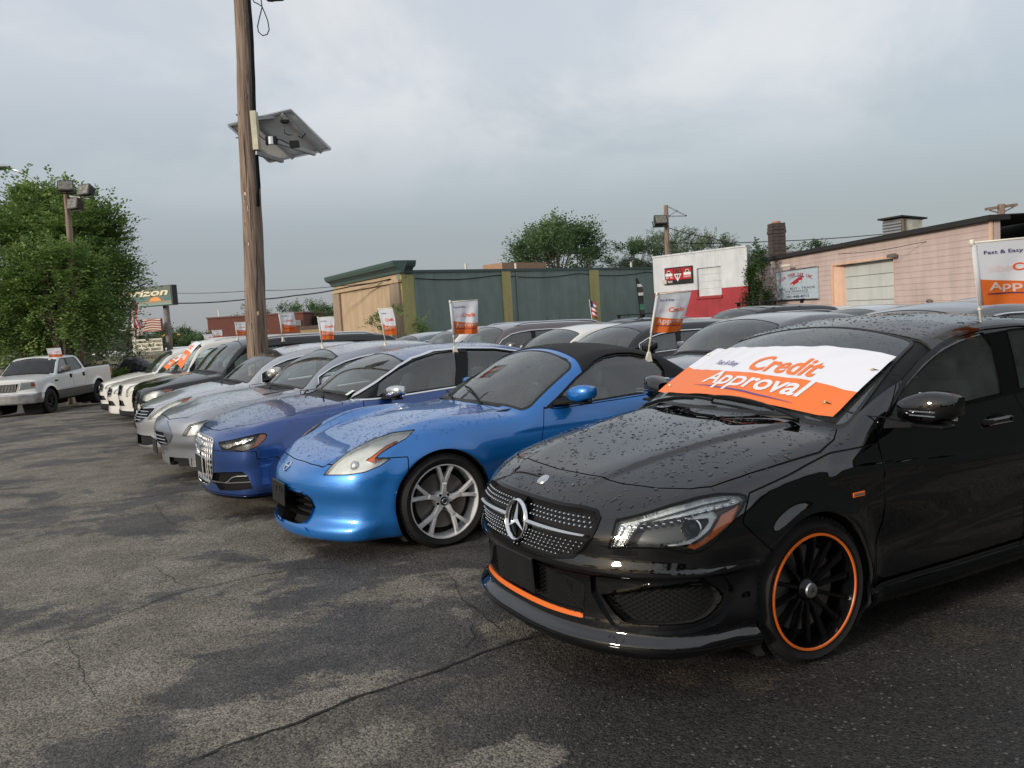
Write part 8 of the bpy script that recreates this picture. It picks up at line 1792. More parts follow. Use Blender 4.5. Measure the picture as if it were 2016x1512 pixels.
 for i in range(14):
  for j in range(4): F_.append((i*5+j, i*5+j+1, (i+1)*5+j+1, (i+1)*5+j)); mi.append(2 if (i < 4 and j < 2) else (j+i//6) % 2)
 mesh('flag_cloth', V, F_, [pmat('old_glory_red', (0.36, 0.03, 0.04), 0.8), pmat('old_glory_white', (0.6, 0.58, 0.58), 0.8), pmat('old_glory_blue', (0.03, 0.04, 0.14), 0.8)], r, True, mi=mi)
 # dark leaning pole crossing in front of the sign
 Yq = 46.0; b0 = at(241, 716, Yq); t0 = at(258, 596, Yq); r = empty('utility_pole', (b0.x, Yq, ZB), 0, 'thin dark leaning pole with a crossarm by the motel sign', 'pole'); mb = MB(); mb.tube([(0, 0, 0), (t0.x-b0.x, 0, t0.z-ZB)], [0.09, 0.07], 6); mb.build('pole', pmat('dark_wood', (0.07, 0.05, 0.04), 0.9), r, True)
 c1, c2 = at(221, 651, Yq), at(283, 648, Yq); mb = MB(); mb.bar((c1.x-b0.x, 0, c1.z-ZB), (c2.x-b0.x, 0, c2.z-ZB), 0.07, 0.07); mb.build('crossarm', M['white_plastic'], r)
 # golden arches sign
 Y = 92.0; c = at(340, 690, Y); r = empty('restaurant_sign', (c.x, Y, ZB), 0, 'yellow double-arch restaurant sign on a red base, behind the fence', 'sign'); yl = pmat('arch_yellow', (0.80, 0.46, 0.03), 0.45); sc = Y/1640
 for cx in (-0.75, 0.75):
  mb = MB(); pts = [(cx+0.72*math.cos(q)*(1.0), 0, (c.z-ZB)+1.75*math.sin(q)**0.8*1.0-0.1) for q in np.linspace(0.0, math.pi, 16)]; mb.tube(pts, [0.16]*16, 8); mb.build('arch', yl, r, True)
 mb = MB(); mb.box((-0.1, 0.1, c.z-ZB-0.35), (4.4, 0.5, 0.85), None, 0, 0.1); mb.build('sign_base', pmat('arch_sign_red', (0.45, 0.02, 0.03), 0.5), r)
 fm = lambda u, v: (u, -0.2, c.z-ZB-0.62+v); mb = MB(); fit_text(mb, fm, "McDonald's", -2.1, 1.9, 0.0, 0.42, bold=0.02); mb.build('lettering', creamy, r)
 mb = MB(); mb.tube([(0, 0.2, 0), (0, 0.2, c.z-ZB-0.6)], 0.25, 8); mb.build('post', steel, r)
 # vinyl fence with lattice top
 fe = empty('vinyl_fence', (at(180, 720, 47).x, 47, ZB), 0, 'cream vinyl privacy fence with a lattice strip along its top', 'fence'); O = Vector(fe.location); vm = pmat('cream_vinyl', (0.72, 0.66, 0.48), 0.5, vary=0.06, vscale=1)
 A = at(170, 742, 44); B = at(345, 735, 50); ztop = at(250, 698, 47).z; fr3, Lf, nf, df = wall_frame((A.x, A.y), (B.x+3, B.y+2)); loc_ = lambda V: [tuple(Vector(v)-O) for v in V]; npn = max(2, int(Lf/2.4)); pw = Lf/npn
 for k in range(npn+1):
  mb = rect_on(fr3, k*pw-0.07, k*pw+0.07, ZB, ztop+0.12, -0.07, 0.07); mb.V = loc_(mb.V); mb.build('fence_post', vm, fe); mb = rect_on(fr3, k*pw-0.10, k*pw+0.10, ztop+0.12, ztop+0.18, -0.10, 0.10); mb.V = loc_(mb.V); mb.build('post_cap', vm, fe)
  if k == npn: break
  nb = 12
  for i in range(nb):
   a0 = k*pw+0.08+(pw-0.16)*i/nb; mb = rect_on(fr3, a0, a0+(pw-0.16)/nb-0.012, ZB+0.1, ztop-0.42, -0.02, 0.02); mb.V = loc_(mb.V); mb.build('fence_board', vm, fe)
  for zz, hh in ((ztop-0.42, 0.09), (ztop-0.05, 0.09)): mb = rect_on(fr3, k*pw+0.07, (k+1)*pw-0.07, zz, zz+hh, -0.035, 0.035); mb.V = loc_(mb.V); mb.build('fence_rail', vm, fe)
  mb = MB()
  for i in range(26):
   a0 = k*pw+0.08+(pw-0.16)*i/26-0.14
   for sg in (-1, 1):
    p1 = Vector(fr3(min(max(a0, k*pw+.08), (k+1)*pw-.08), 0.008*sg, ztop-0.34 if sg > 0 else ztop-0.05)); p2 = Vector(fr3(min(a0+0.28, (k+1)*pw-.08), 0.008*sg, ztop-0.05 if sg > 0 else ztop-0.34)); mb.bar(p1-O, p2-O, 0.045, 0.008)
  mb.build('lattice', vm, fe)['kind'] = 'stuff'
 # red picket bit behind the bumper of the truck
 rf = empty('picket_fence', (at(197, 745, 42).x, 42, ZB), 0, 'short reddish brown picket fence between the pickup and the white cars', 'fence'); rm_ = pmat('red_brown_pickets', (0.22, 0.07, 0.05), 0.8)
 for k in range(10): mb = MB(); mb.box((-0.75+k*0.17, 0, 0.55), (0.09, 0.03, 1.1)); mb.build('picket', rm_, rf)
 for zz in (0.3, 0.85): mb = MB(); mb.box((0, 0.03, zz), (1.8, 0.04, 0.08)); mb.build('rail', rm_, rf)
 # tarped heaps behind the hedge
 for px, py, lab, sx in ((262, 716, 'black tarp-covered heap beside the round green bush', 1.0), (284, 717, 'smaller black tarp-covered heap behind the white cars', 0.7)):
  p = at(px, py, 40); r = empty('tarp_heap', (p.x, 40, p.z-0.3), 0, lab, 'tarp heap'); g_ = np.random.default_rng(int(px)); V = []; F_ = []
  for i in range(13):
   for j in range(9): u, v = i/12*2-1, j/8*2-1; V.append((u*0.75*sx, v*0.6, max(0, (1-abs(u)**2.5))*(1-abs(v)**3)*0.62*sx+0.06*math.sin(u*9+px)*(1-abs(u))+g_.normal()*0.02))
  for i in range(12):
   for j in range(8): F_.append((i*9+j, (i+1)*9+j, (i+1)*9+j+1, i*9+j+1))
  mesh('tarp', V, F_, pmat('black_tarp', (0.018, 0.019, 0.022), 0.4), r)
  mb = MB(); mb.box((0, 0, -0.4), (1.3*sx, 1.0, 0.9)); mb.build('stacked_load', M['plastic'], r)
 # far brick building
 Y = 95.0; a, b = at(408, 630, Y), at(596, 616, Y+0.0); bb = empty('brick_building', (a.x, Y, ZB), 0, 'low red brick building behind the utility pole, with a grey vent', 'building'); br = bpy.data.materials.new('far_red_brick'); br.use_nodes = True; nt = br.node_tree; t_ = nt.nodes.new('ShaderNodeTexBrick'); t_.inputs['Scale'].default_value = 2.2; t_.inputs['Color1'].default_value = (0.20, 0.065, 0.045, 1); t_.inputs['Color2'].default_value = (0.16, 0.055, 0.04, 1); t_.inputs['Mortar'].default_value = (0.14, 0.08, 0.06, 1); tc = nt.nodes.new('ShaderNodeTexCoord'); mp = nt.nodes.new('ShaderNodeMapping'); mp.inputs['Rotation'].default_value = (R(90), 0, 0); nt.links.new(tc.outputs['Object'], mp.inputs[0]); nt.links.new(mp.outputs[0], t_.inputs[0]); nt.links.new(t_.outputs[0], nt.nodes['Principled BSDF'].inputs[0]); nt.nodes['Principled BSDF'].inputs['Roughness'].default_value = 0.9
 h_ = b.z-ZB; mb = MB(); mb.box(((b.x-a.x)/2, 6, h_/2), (b.x-a.x, 12, h_)); mb.build('wall', br, bb); mb = MB(); mb.box(((b.x-a.x)/2, 6, h_+0.08), (b.x-a.x+0.2, 12.2, 0.16)); mb.build('coping', pmat('brick_coping', (0.20, 0.10, 0.08), .8), bb)
 p1, p2 = at(582, 642, Y), at(597, 631, Y); mb = MB(); mb.box((p1.x-a.x+0.2, -0.06, (p1.z+p2.z)/2-ZB), (1.0, 0.12, p2.z-p1.z)); mb.build('wall_vent', M['rotor'], bb)
 for k in range(5): mb = MB(); mb.box((p1.x-a.x+0.2, -0.14, p1.z-ZB+0.1+k*0.13), (0.9, 0.05, 0.06)); mb.build('vent_slat', M['satin'], bb)
 p = at(424, 612, Y); mb = MB(); mb.tube([(p.x-a.x, 1, h_), (p.x-a.x, 1, h_+1.0)], 0.08, 6); mb.build('roof_pipe', M['white_plastic'], bb)
 Y = 80.0; a, b = at(604, 652, Y), at(668, 644, Y); tb = empty('shed_building', (a.x, Y, ZB), 0, 'low building with a tan fascia band between the brick building and the store', 'building'); h_ = a.z-ZB+0.3; mb = MB(); mb.box(((b.x-a.x)/2+1, 4, h_/2-.4), (b.x-a.x+2, 8, h_-0.8)); mb.build('wall', M['plastic'], tb); mb = MB(); mb.box(((b.x-a.x)/2+1, 3.8, h_-0.4), (b.x-a.x+3, 8.6, 0.6)); mb.build('fascia', pmat('tan_fascia', (0.42, 0.30, 0.16), .8), tb); mb = MB(); mb.box(((b.x-a.x)/2+1, 3.8, h_+0.05), (b.x-a.x+3, 8.8, 0.3)); mb.build('roof', pmat('brown_roof', (0.14, 0.10, 0.08), .9), tb)
 # white eaves far left behind the tree
 Y = 66.0; a = at(185, 692, Y); b = at(262, 688, Y); hb = empty('motel_building', (a.x, Y, ZB), 0, 'low motel building with a white roof edge seen below the tree', 'building'); h_ = a.z-ZB; mb = MB(); mb.box((1, 4, h_/2-.3), (9, 8, h_-0.6)); mb.build('wall', pmat('motel_wall', (0.25, 0.17, 0.14), .8, vary=.1), hb); mb = MB(); mb.box((1, 3.6, h_-0.35), (9.6, 9, 0.35)); mb.build('fascia', M['banner_white'], hb)
 for k in range(4): mb = MB(); mb.box((-2.4+k*2.2, -0.02, h_*0.42), (1.2, 0.08, 1.0)); w_ = mb.build('window', fr, hb)
M['galv'] = pmat('galvanised_steel', (0.42, 0.42, 0.41), 0.6, 0.1, vary=.12)
def lamp_head(root, c, yaw, tilt, s=0.42, name='floodlight'):
 Mx = Matrix.Rotation(yaw, 3, 'Z') @ Matrix.Rotation(tilt, 3, 'X'); mb = MB(); P = [(-.5, -.32, -.36), (.5, -.32, -.36), (.5, -.32, .36), (-.5, -.32, .36), (-.34, .34, -.20), (.34, .34, -.20), (.34, .34, .26), (-.34, .34, .26)]
 mb.add([tuple(Mx @ (Vector(p)*s)+Vector(c)) for p in P], [(0, 3, 2, 1)[::-1], (4, 5, 6, 7), (0, 1, 5, 4), (1, 2, 6, 5), (2, 3, 7, 6), (3, 0, 4, 7)]); o = mb.build('lamp_housing', M['fixture'], root); fixn(o)
 mb = MB(); mb.add([tuple(Mx @ (Vector(p)*s)+Vector(c)) for p in ((-.44, -.335, -.30), (.44, -.335, -.30), (.44, -.335, .30), (-.44, -.335, .30))], [(0, 1, 2, 3)]); mb.build('lamp_glass', M['fixture_glass'], root)
 mb = MB(); mb.box(tuple(Mx @ (Vector((0, 0.05, -.42))*s)+Vector(c)), (s*1.1, s*0.10, s*0.05), Mx); 
 for sx in (-1, 1): mb.box(tuple(Mx @ (Vector((sx*.55, 0.05, -.2))*s)+Vector(c)), (s*0.05, s*0.10, s*0.5), Mx)
 mb.build('yoke', M['fixture'], root)
M['fixture'] = pmat('bronze_fixture', (0.045, 0.038, 0.035), 0.5, 0.3, vary=.2); M['fixture_glass'] = pmat('lamp_glass', (0.20, 0.19, 0.16), 0.25, 0.4, vary=.5, vscale=12)
def build_poles():
 # main wooden pole
 wood = bpy.data.materials.new('weathered_pole_wood'); wood.use_nodes = True; nt = wood.node_tree; b = nt.nodes['Principled BSDF']; N = nt.nodes.new; L = nt.links.new; tc = N('ShaderNodeTexCoord'); mp = N('ShaderNodeMapping'); mp.inputs['Scale'].default_value = (22, 22, 0.9); L(tc.outputs['Object'], mp.inputs[0])
 n = N('ShaderNodeTexNoise'); n.inputs['Scale'].default_value = 1.5; n.inputs['Detail'].default_value = 8; n.inputs['Distortion'].default_value = 0.4; L(mp.outputs[0], n.inputs['Vector']); r = N('ShaderNodeValToRGB'); L(n.outputs['Fac'], r.inputs[0]); e = r.color_ramp.elements; e[0].position = 0.30; e[0].color = (0.085, 0.055, 0.040, 1); e[1].position = 0.72; e[1].color = (0.36, 0.27, 0.205, 1); q = e.new(0.47); q.color = (0.22, 0.155, 0.115, 1)
 L(r.outputs[0], b.inputs['Base Color']); b.inputs['Roughness'].default_value = 0.85; bp = N('ShaderNodeBump'); bp.inputs['Strength'].default_value = 0.9; bp.inputs['Distance'].default_value = 0.02; L(n.outputs['Fac'], bp.inputs['Height']); L(bp.outputs[0], b.inputs['Normal'])
 Y = 14.0; B = at(505, 740, Y); T = at(474, -60, Y); base = Vector((B.x-(T.x-B.x)*0.12, Y, gz(B.x, Y))); r = empty('utility_pole', base, 0, 'tall weathered wooden utility pole standing between the parked cars', 'pole')
 k = 26; pts = []; rad = []
 for i in range(k+1):
  t = i/k; pts.append(tuple((Vector((B.x+(T.x-B.x)*(t*1.0), Y, base.z+(T.z-base.z)*t))-base)+Vector((0.010*math.sin(t*17), 0.008*math.sin(t*23), 0)))); rad.append(0.185-0.055*t+0.003*math.sin(i*2.3))
 mb = MB(); mb.tube(pts, rad, 20); o = mb.build('pole_shaft', wood, r, True)
 mb = MB(); mb.tube([(p[0]+rad[i]*0.86, p[1]-rad[i]*0.55, p[2]) for i, p in enumerate(pts) if i > 12], 0.030, 6); mb.build('cable_conduit', M['plastic'], r, True)
 mb = MB(); mb.tube([(p[0]+rad[i]*1.02, p[1]-rad[i]*0.22, p[2]) for i, p in enumerate(pts) if i > 13], 0.018, 6); mb.build('cable_conduit', M['plastic'], r, True)
 for py in (226, 271): P = at(468, py, Y)-base; mb = MB(); mb.tube([(P.x-0.03, 0, P.z), (P.x+0.1, 0, P.z)], 0.012, 6); mb.build('bolt', M['rotor'], r)
 P = at(513, 617, Y)-base; mb = MB(); mb.box((P.x+0.0, -0.14, P.z), (0.035, 0.03, 0.06)); mb.build('tag_plate', M['brass'], r)
 mb = MB(); mb.tube([tuple(at(x, y, Y)-base) for x, y in ((482, 0), (485, 100), (490, 220), (502, 258), (520, 275), (540, 277))], 0.008, 5)
 mb.build('thin_cable', M['plastic'], r, True)
 for k in range(14):
  a_ = rnd.uniform(3.6, 5.4); t = rnd.uniform(0.05, 0.9); i_ = int(t*26); p = pts[i_]; q_ = rad[i_]+0.001; mb = MB(); mb.box((p[0]+q_*math.cos(a_), p[1]+q_*math.sin(a_), p[2]+rnd.uniform(-.1, .1)), (0.012, 0.012, rnd.choice((0.03, 0.05, 0.09))), Matrix.Rotation(a_, 3, 'Z')); mb.build('staple', M['rotor'], r)
 for k in range(7):
  a_ = rnd.uniform(3.9, 5.6); i0 = rnd.randint(1, 19); L2 = rnd.randint(2, 5); Q = [(pts[i][0]+(rad[i]-0.001)*math.cos(a_+0.02*math.sin(i*3)), pts[i][1]+(rad[i]-0.001)*math.sin(a_+0.02*math.sin(i*3)), pts[i][2]) for i in range(i0, i0+L2)]; mb = MB(); mb.tube(Q, [0.002]+[0.006]*(L2-2)+[0.002], 4); mb.build('wood_split', M['liner'], r)
 # hanging cable loop
 r2 = empty('cable_loop', at(517, 20, Y-0.3), 0, 'black cable loop hanging beside the pole at the top of the photo', 'cable'); O = Vector(r2.location); mb = MB()
 mb.tube([tuple(at(x, y, Y-0.3)-O) for x, y in ((512, -30), (514, 0), (516, 14), (511, 34), (507, 52), (509, 63), (517, 70), (526, 68), (530, 58), (527, 40), (521, 25), (516, 13), (509, 8), (500, 4), (496, -6), (495, -30))], 0.009, 6); mb.build('loop', M['plastic'], r2, True)
 r3 = empty('pole_fixture', at(540, -8, Y-0.3), 0, 'dark lamp underside peeking in at the top edge beside the pole', 'lamp'); mb = MB(); mb.box((0, 0, 0), (0.30, 0.2, 0.12), None, 0, 0.03); mb.box((-0.05, 0, -0.05), (0.08, 0.1, 0.06), None, 0, 0.02); mb.build('lamp_housing', M['fixture'], r3)
 # solar panel seen from below
 D = [(651, 294, 0.66), (572, 217, 0.14), (449, 247, 0.14), (530, 319, 0.66)]; A = [at(x, y, Y+dy) for x, y, dy in D]; c0 = sum(A, Vector())/4; sp = empty('solar_panel', c0, 0, 'tilted solar panel on brackets, seen from below on the utility pole', 'solar panel')
 nrm = (A[1]-A[0]).cross(A[3]-A[0]).normalized(); nrm = nrm if nrm.z > 0 else -nrm; loc = [v-c0 for v in A]
 def plate(pts, t0, t1, mat, nm): mb = MB(); V = [tuple(p+nrm*t0) for p in pts]+[tuple(p+nrm*t1) for p in pts]; mb.add(V, [(3, 2, 1, 0), (4, 5, 6, 7)]+[(i, (i+1) % 4, (i+1) % 4+4, i+4) for i in range(4)]); o = mb.build(nm, mat, sp); fixn(o); return o
 cen = sum(loc, Vector())/4; plate([p*0.985 for p in loc], 0.03, 0.034, pmat('panel_backsheet', (0.80, 0.80, 0.78), 0.6, vary=.08), 'backsheet'); plate([p*0.985 for p in loc], 0.036, 0.04, pmat('solar_cells', (0.01, 0.015, 0.05), 0.2, coat=1), 'cells')
 for i in range(4):
  mb = MB(); a, b_ = loc[i], loc[(i+1) % 4]; mb.bar(tuple(a+nrm*0.02), tuple(b_+nrm*0.02), 0.035, 0.045, up=tuple(nrm)); fixn(mb.build('panel_frame', M['satin'], sp))
 e1 = lambda s, t: loc[0]*(1-s)*(1-t)+loc[1]*s*(1-t)+loc[3]*(1-s)*t+loc[2]*s*t
 for t in (0.16, 0.62): mb = MB(); mb.bar(tuple(e1(-0.02, t)-nrm*0.01), tuple(e1(0.97, t)-nrm*0.01), 0.055, 0.05, up=tuple(nrm)); mb.build('support_rail', M['galv'], sp)
 arm = lambda pts, w_, nm: [mb_.build(nm, M['galv'], sp) for mb_ in [MB().bar(tuple(pts[0]), tuple(pts[1]), w_, w_)]]
 arm([at(545, 279, Y-0.10)-c0, at(620, 303, Y+0.45)-c0], 0.06, 'strut'); arm([at(503, 301, Y-0.1)-c0, at(556, 317, Y+0.5)-c0], 0.06, 'strut'); arm([at(504, 233, Y)-c0, at(540, 230, Y+0.2)-c0], 0.06, 'strut')
 bx = at(503, 258, Y-0.05)-c0; mb = MB(); mb.box(tuple(bx), (0.09, 0.16, 0.62)); mb.build('mounting_channel', pmat('cream_steel', (0.62, 0.58, 0.42), 0.5, vary=.15), sp)
 cl_ = at(534, 277, Y-0.15)-c0; mb = MB(); mb.lathe([(0.0, -0.06), (0.055, -0.06), (0.055, 0.06), (0, 0.06)], 16, axis='z', c=tuple(cl_)); o = mb.build('clamp_collar', M['chrome'], sp); fixn(o); mb = MB(); mb.box(tuple(cl_+Vector((-0.07, 0, 0))), (0.03, 0.08, 0.13)); mb.box(tuple(cl_+Vector((0.07, 0, 0))), (0.03, 0.08, 0.13)); mb.build('clamp_jaw', M['plastic'], sp)
 jb = e1(0.80, 0.10)-nrm*0.005; mb = MB(); mb.box(tuple(jb+Vector((-0.12, 0, -0.02))), (0.14, 0.12, 0.04)); mb.build('junction_box', M['plastic'], sp)
 mb = MB(); mb.tube([tuple(at(x, y, Y-0.2)-c0) for x, y in ((602, 262), (594, 272), (588, 268))]+[tuple(at(590, 270, Y-.1)-c0)], 0.01, 5); mb.tube([tuple(at(x, y, Y-0.15)-c0) for x, y in ((536, 272), (555, 276), (566, 282), (570, 284))], 0.01, 5); mb.tube([tuple(at(x, y, Y-0.2)-c0) for x, y in ((560, 254), (560, 262), (568, 266), (574, 265))], 0.008, 5); mb.build('panel_wire', M['plastic'], sp, True)
 mb = MB(); mb.box(tuple(at(580, 284, Y-0.1)-c0), (0.14, 0.10, 0.10)); mb.build('junction_box', M['plastic'], sp)
 # floodlight pole in the tree
 Y = 33.2; B = at(140, 560, Y); T = at(133, 400, Y); r = empty('floodlight_pole', (B.x, Y, -1), 0, 'pole with three bronze floodlights rising out of the big tree', 'floodlight pole'); O = Vector(r.location); mb = MB(); mb.tube([(0, 0, 0), tuple(T-O+Vector((0, 0, 0.6)))], [0.16, 0.11], 8); mb.build('pole', wood, r, True)
 for (x, y), yw, tl in (((131, 369), R(15), R(-18)), ((171, 376), R(-20), R(-15)), ((150, 403), R(-25), R(-12))): lamp_head(r, tuple(at(x, y, Y-.3)-O), yw, tl, 0.58)
 mb = MB(); mb.bar(tuple(at(136, 386, Y)-O), tuple(at(176, 391, Y)-O), 0.06, 0.06); mb.tube([tuple(at(143, 405, Y)-O), tuple(at(160, 418, Y)-O)], 0.03, 6); mb.build('lamp_arm', M['satin'], r)
 # street lamp arm at the left edge
 Y = 36.0; r = empty('street_lamp', (at(135, 500, Y).x, Y, -1), 0, 'street lamp with a long curved arm reaching out at the left edge', 'street lamp'); O = Vector(r.location); mb = MB(); Q = [at(x, y, Y)-O for x, y in ((12, 330), (40, 338), (62, 350), (85, 368), (104, 386), (125, 420), (133, 470), (137, 560))]; mb.tube([tuple(q) for q in Q]+[(0.3, 0, 0)], 0.055, 8); mb.build('curved_arm', M['satin'], r, True)
 mb = MB(); c = at(0, 329, Y)-O; mb.lathe([(0.0, -0.45), (0.14, -0.38), (0.24, -0.1), (0.22, 0.15), (0.12, 0.35), (0.06, 0.42)], 12, axis='x'); mb.V = [(v[0]+c.x, v[1]+c.y, v[2]*0.6+c.z) for v in mb.V]; o = mb.build('lamp_head', M['satin'], r, True)
 # pole with floodlight behind the white block
 Y = 60.0; B = at(1312, 520, Y); T = at(1311, 404, Y); r = empty('utility_pole', (B.x, Y, -1), 0, 'brown pole with a box floodlight and a triangular bracket behind the white block', 'pole'); O = Vector(r.location); mb = MB(); mb.tube([(0, 0, 0), tuple(T-O)], [0.20, 0.16], 8); mb.build('pole', wood, r, True)
 lamp_head(r, tuple(at(1299, 436, Y-.4)-O), R(10), R(-25), 0.95)
 mb = MB()
 for a_, b_ in (((1312, 405), (1352, 425)), ((1312, 426), (1352, 425)), ((1312, 412), (1316, 426)), ((1316, 426), (1333, 415))): mb.bar(tuple(at(*a_, Y)-O), tuple(at(*b_, Y)-O), 0.09, 0.09)
 mb.build('bracket', M['satin'], r)
 # pole with a long crossarm at the right edge
 Y = 48.0; B = at(1972, 430, Y); T = at(1971, 402, Y); r = empty('utility_pole', (B.x, Y, -1), 0, 'pole top with a long wooden crossarm above the black building', 'pole'); O = Vector(r.location); mb = MB(); mb.tube([(0, 0, 0), tuple(T-O)], 0.2, 8); mb.build('pole', wood, r, True); mb = MB(); mb.bar(tuple(at(1940, 412, Y)-O), tuple(at(2002, 403, Y)-O), 0.16, 0.16); mb.build('crossarm', wood, r); mb = MB(); mb.bar(tuple(at(1948, 414, Y)-O), tuple(at(1971, 420, Y)-O), 0.06, 0.06); mb.bar(tuple(at(1998, 406, Y)-O), tuple(at(1975, 418, Y)-O), 0.06, 0.06); mb.build('arm_brace', M['rotor'], r)
 # overhead wires
 W = [([(340, 577, 60), (500, 572, 55), (660, 564, 55), (800, 545, 48)], 'thin upper wire from the motel sign towards the store', .018), ([(340, 597, 60), (480, 590, 55), (580, 582, 55), (690, 564, 52), (800, 541, 48.5)], 'thick lower cable from the motel sign towards the store', .04), ([(1318, 449, 60), (1400, 468, 58), (1480, 487, 56)], 'wire from the brown pole down to the block roof', .03), ([(1318, 478, 60), (1500, 476, 60), (1740, 461, 60), (1960, 440, 52)], 'long wire running over the garage roof', .03),
         ([(1650, 500, 34), (1800, 480, 32), (1950, 440, 30)], 'thin wire sagging along the pink wall', .012), ([(600, 645, 70), (640, 622, 66), (690, 590, 60)], 'short wire rising towards the store corner', .02)]
 for pts, lab, rr in W:
  P = [at(*p) for p in pts]; O = P[0]; r = empty('overhead_wire', O, 0, lab, 'wire'); Q = []
  for i in range(len(P)-1):
   for t in np.linspace(0, 1, 6, endpoint=False): q = P[i].lerp(P[i+1], t)-O; q.z -= 0.25*math.sin(math.pi*t)*(0.3); Q.append(tuple(q))
  Q.append(tuple(P[-1]-O)); mb = MB(); mb.tube(Q, rr, 5, cap=False); mb.build('cable', M['plastic'], r, True)
def build_trees():
 elm = leaf_mat('elm_leaves', (0.070, 0.140, 0.034), (0.30, 0.42, 0.12)); dk = leaf_mat('dark_tree_leaves', (0.040, 0.075, 0.030), (0.115, 0.175, 0.065)); mid = leaf_mat('mid_tree_leaves', (0.065, 0.120, 0.052), (0.17, 0.26, 0.11)); pale = leaf_mat('pale_tree_leaves', (0.10, 0.135, 0.075), (0.18, 0.225, 0.13)); sh = leaf_mat('bush_leaves', (0.060, 0.115, 0.020), (0.20, 0.32, 0.07), 4)
 Z = -1.0
 p = at(150, 700, 33); tree((at(150, 700, 36).x, 36, Z), 9, (2.5, 2.3, 3.25, 5.35), 'big elm-like tree with arching leafy sprays behind the pickup', elm, 3, 5200, 11, 0.17, 3.0, 0.30, 0.30, lean=-1.1)
 p = at(128, 560, 29.2); tree((at(112, 560, 32.6).x, 32.6, Z), 6, (1.7, 0.6, 1.9, 4.55), 'lower leafy sprays of a younger tree in front of the floodlight pole', elm, 5, 1500, 11, 0.15, 1.6, 0.10, 0.25, up=0.2)
 p = at(20, 560, 36); tree((p.x+0.3, 36, Z), 9, (2.4, 3.4, 3.8, 5.2), 'second leafy tree merging into the big one at the left edge', elm, 4, 4600, 10, 0.18, 2.3, 0.30, 0.35)
 for k, (px, Y, w_, zt, lab) in enumerate(((35, 42, 6, 3.0, 'dark thicket behind the cab of the pickup'), (190, 60, 4, 3.4, 'dark conifer-like tree left of the motel sign'))):
  p = at(px, 650, Y); tree((p.x, Y, Z), 4, (w_, 3, zt*0.62, zt*0.62), lab, dk, 20+k, 1300, 8, 0.22, 1, 0.15, 0.2)
 p = at(1098, 520, 82); h = at(1098, 446, 82).z+1; tree((p.x, 82, Z), h, (4.4, 4, 3.4, h-3.5), 'full round green tree rising behind the green store roof', mid, 31, 2600, 9, 0.30, 4, 0.3, 0.1, up=0.6)
 p = at(1310, 520, 90); h = at(1300, 460, 90).z+1; tree((p.x, 90, Z), h, (4.6, 4, 2.4, h-2.6), 'feathery pale tree behind the white block', pale, 32, 1500, 9, 0.20, 4, 0.25, 0.2)
 p = at(1392, 520, 86); h = at(1392, 470, 86).z+1; tree((p.x, 86, Z), h, (3.6, 4, 2.2, h-2.4), 'second feathery tree right of the brown pole', pale, 33, 1100, 9, 0.20, 4, 0.25, 0.2)
 p = at(1250, 535, 88); tree((p.x, 88, Z), 6, (2.9, 3, 2.0, at(1250, 520, 88).z+1.0), 'darker low tree between the round tree and the feathery tree', mid, 34, 900, 8, 0.24, 4, 0.25, 0.2)
 for k, (px, py, Y, w_, lab, m_) in enumerate(((490, 606, 120, 4.0, 'dark green tree left part behind the brick building', dk), (545, 604, 122, 4.5, 'dark green tree above the brick building, right of the pole', dk), (610, 602, 110, 3.4, 'small green tree right of the brick building', mid), (655, 622, 100, 2.2, 'dark bush-like tree against the tan store corner', dk), (640, 612, 112, 2.8, 'green tree beside the store corner', mid), (352, 652, 98, 2.6, 'dark tree right of the letter board', dk), (392, 672, 88, 3.0, 'light green tree beside the brick building', mid), (290, 668, 88, 5.0, 'dark hedge-like tree behind the motel sign posts', dk), (215, 660, 80, 4.0, 'grey green tree left behind the motel sign', dk), (375, 690, 84, 3.2, 'low green tree behind the far white cars', mid), (250, 690, 78, 4.5, 'low dark shrubbery tree behind the cream fence', dk))):
  p = at(px, 650, Y); zt = at(px, py, Y).z+1; hh = zt/2; tree((p.x, Y, Z), zt, (w_, 2.5, hh*0.95 if hh < 3 else 2.6, zt-(hh*0.95 if hh < 3 else 2.6)), lab, m_, 40+k, 750, 8, 0.26, None, 0.2, 0.15, up=0.5)
 p = at(232, 735, 39); tree((p.x, 39, gz(p.x, 39)-.2), 1.5, (0.95, 0.8, 0.62, 0.75), 'round light green bush in front of the cream fence', sh, 61, 900, 7, 0.075, 0.3, 0.03, 0.2, name='bush')['category'] = 'bush'
 p = at(782, 640, 40); tree((p.x, 40, gz(p.x, 40)), 3, (1.55, 0.8, 1.25, 1.95), 'airy young shrub in front of the tan and green store corner', sh, 62, 330, 8, 0.10, 1.0, 0.04, 0.3, name='shrub', up=0.8)['category'] = 'shrub'
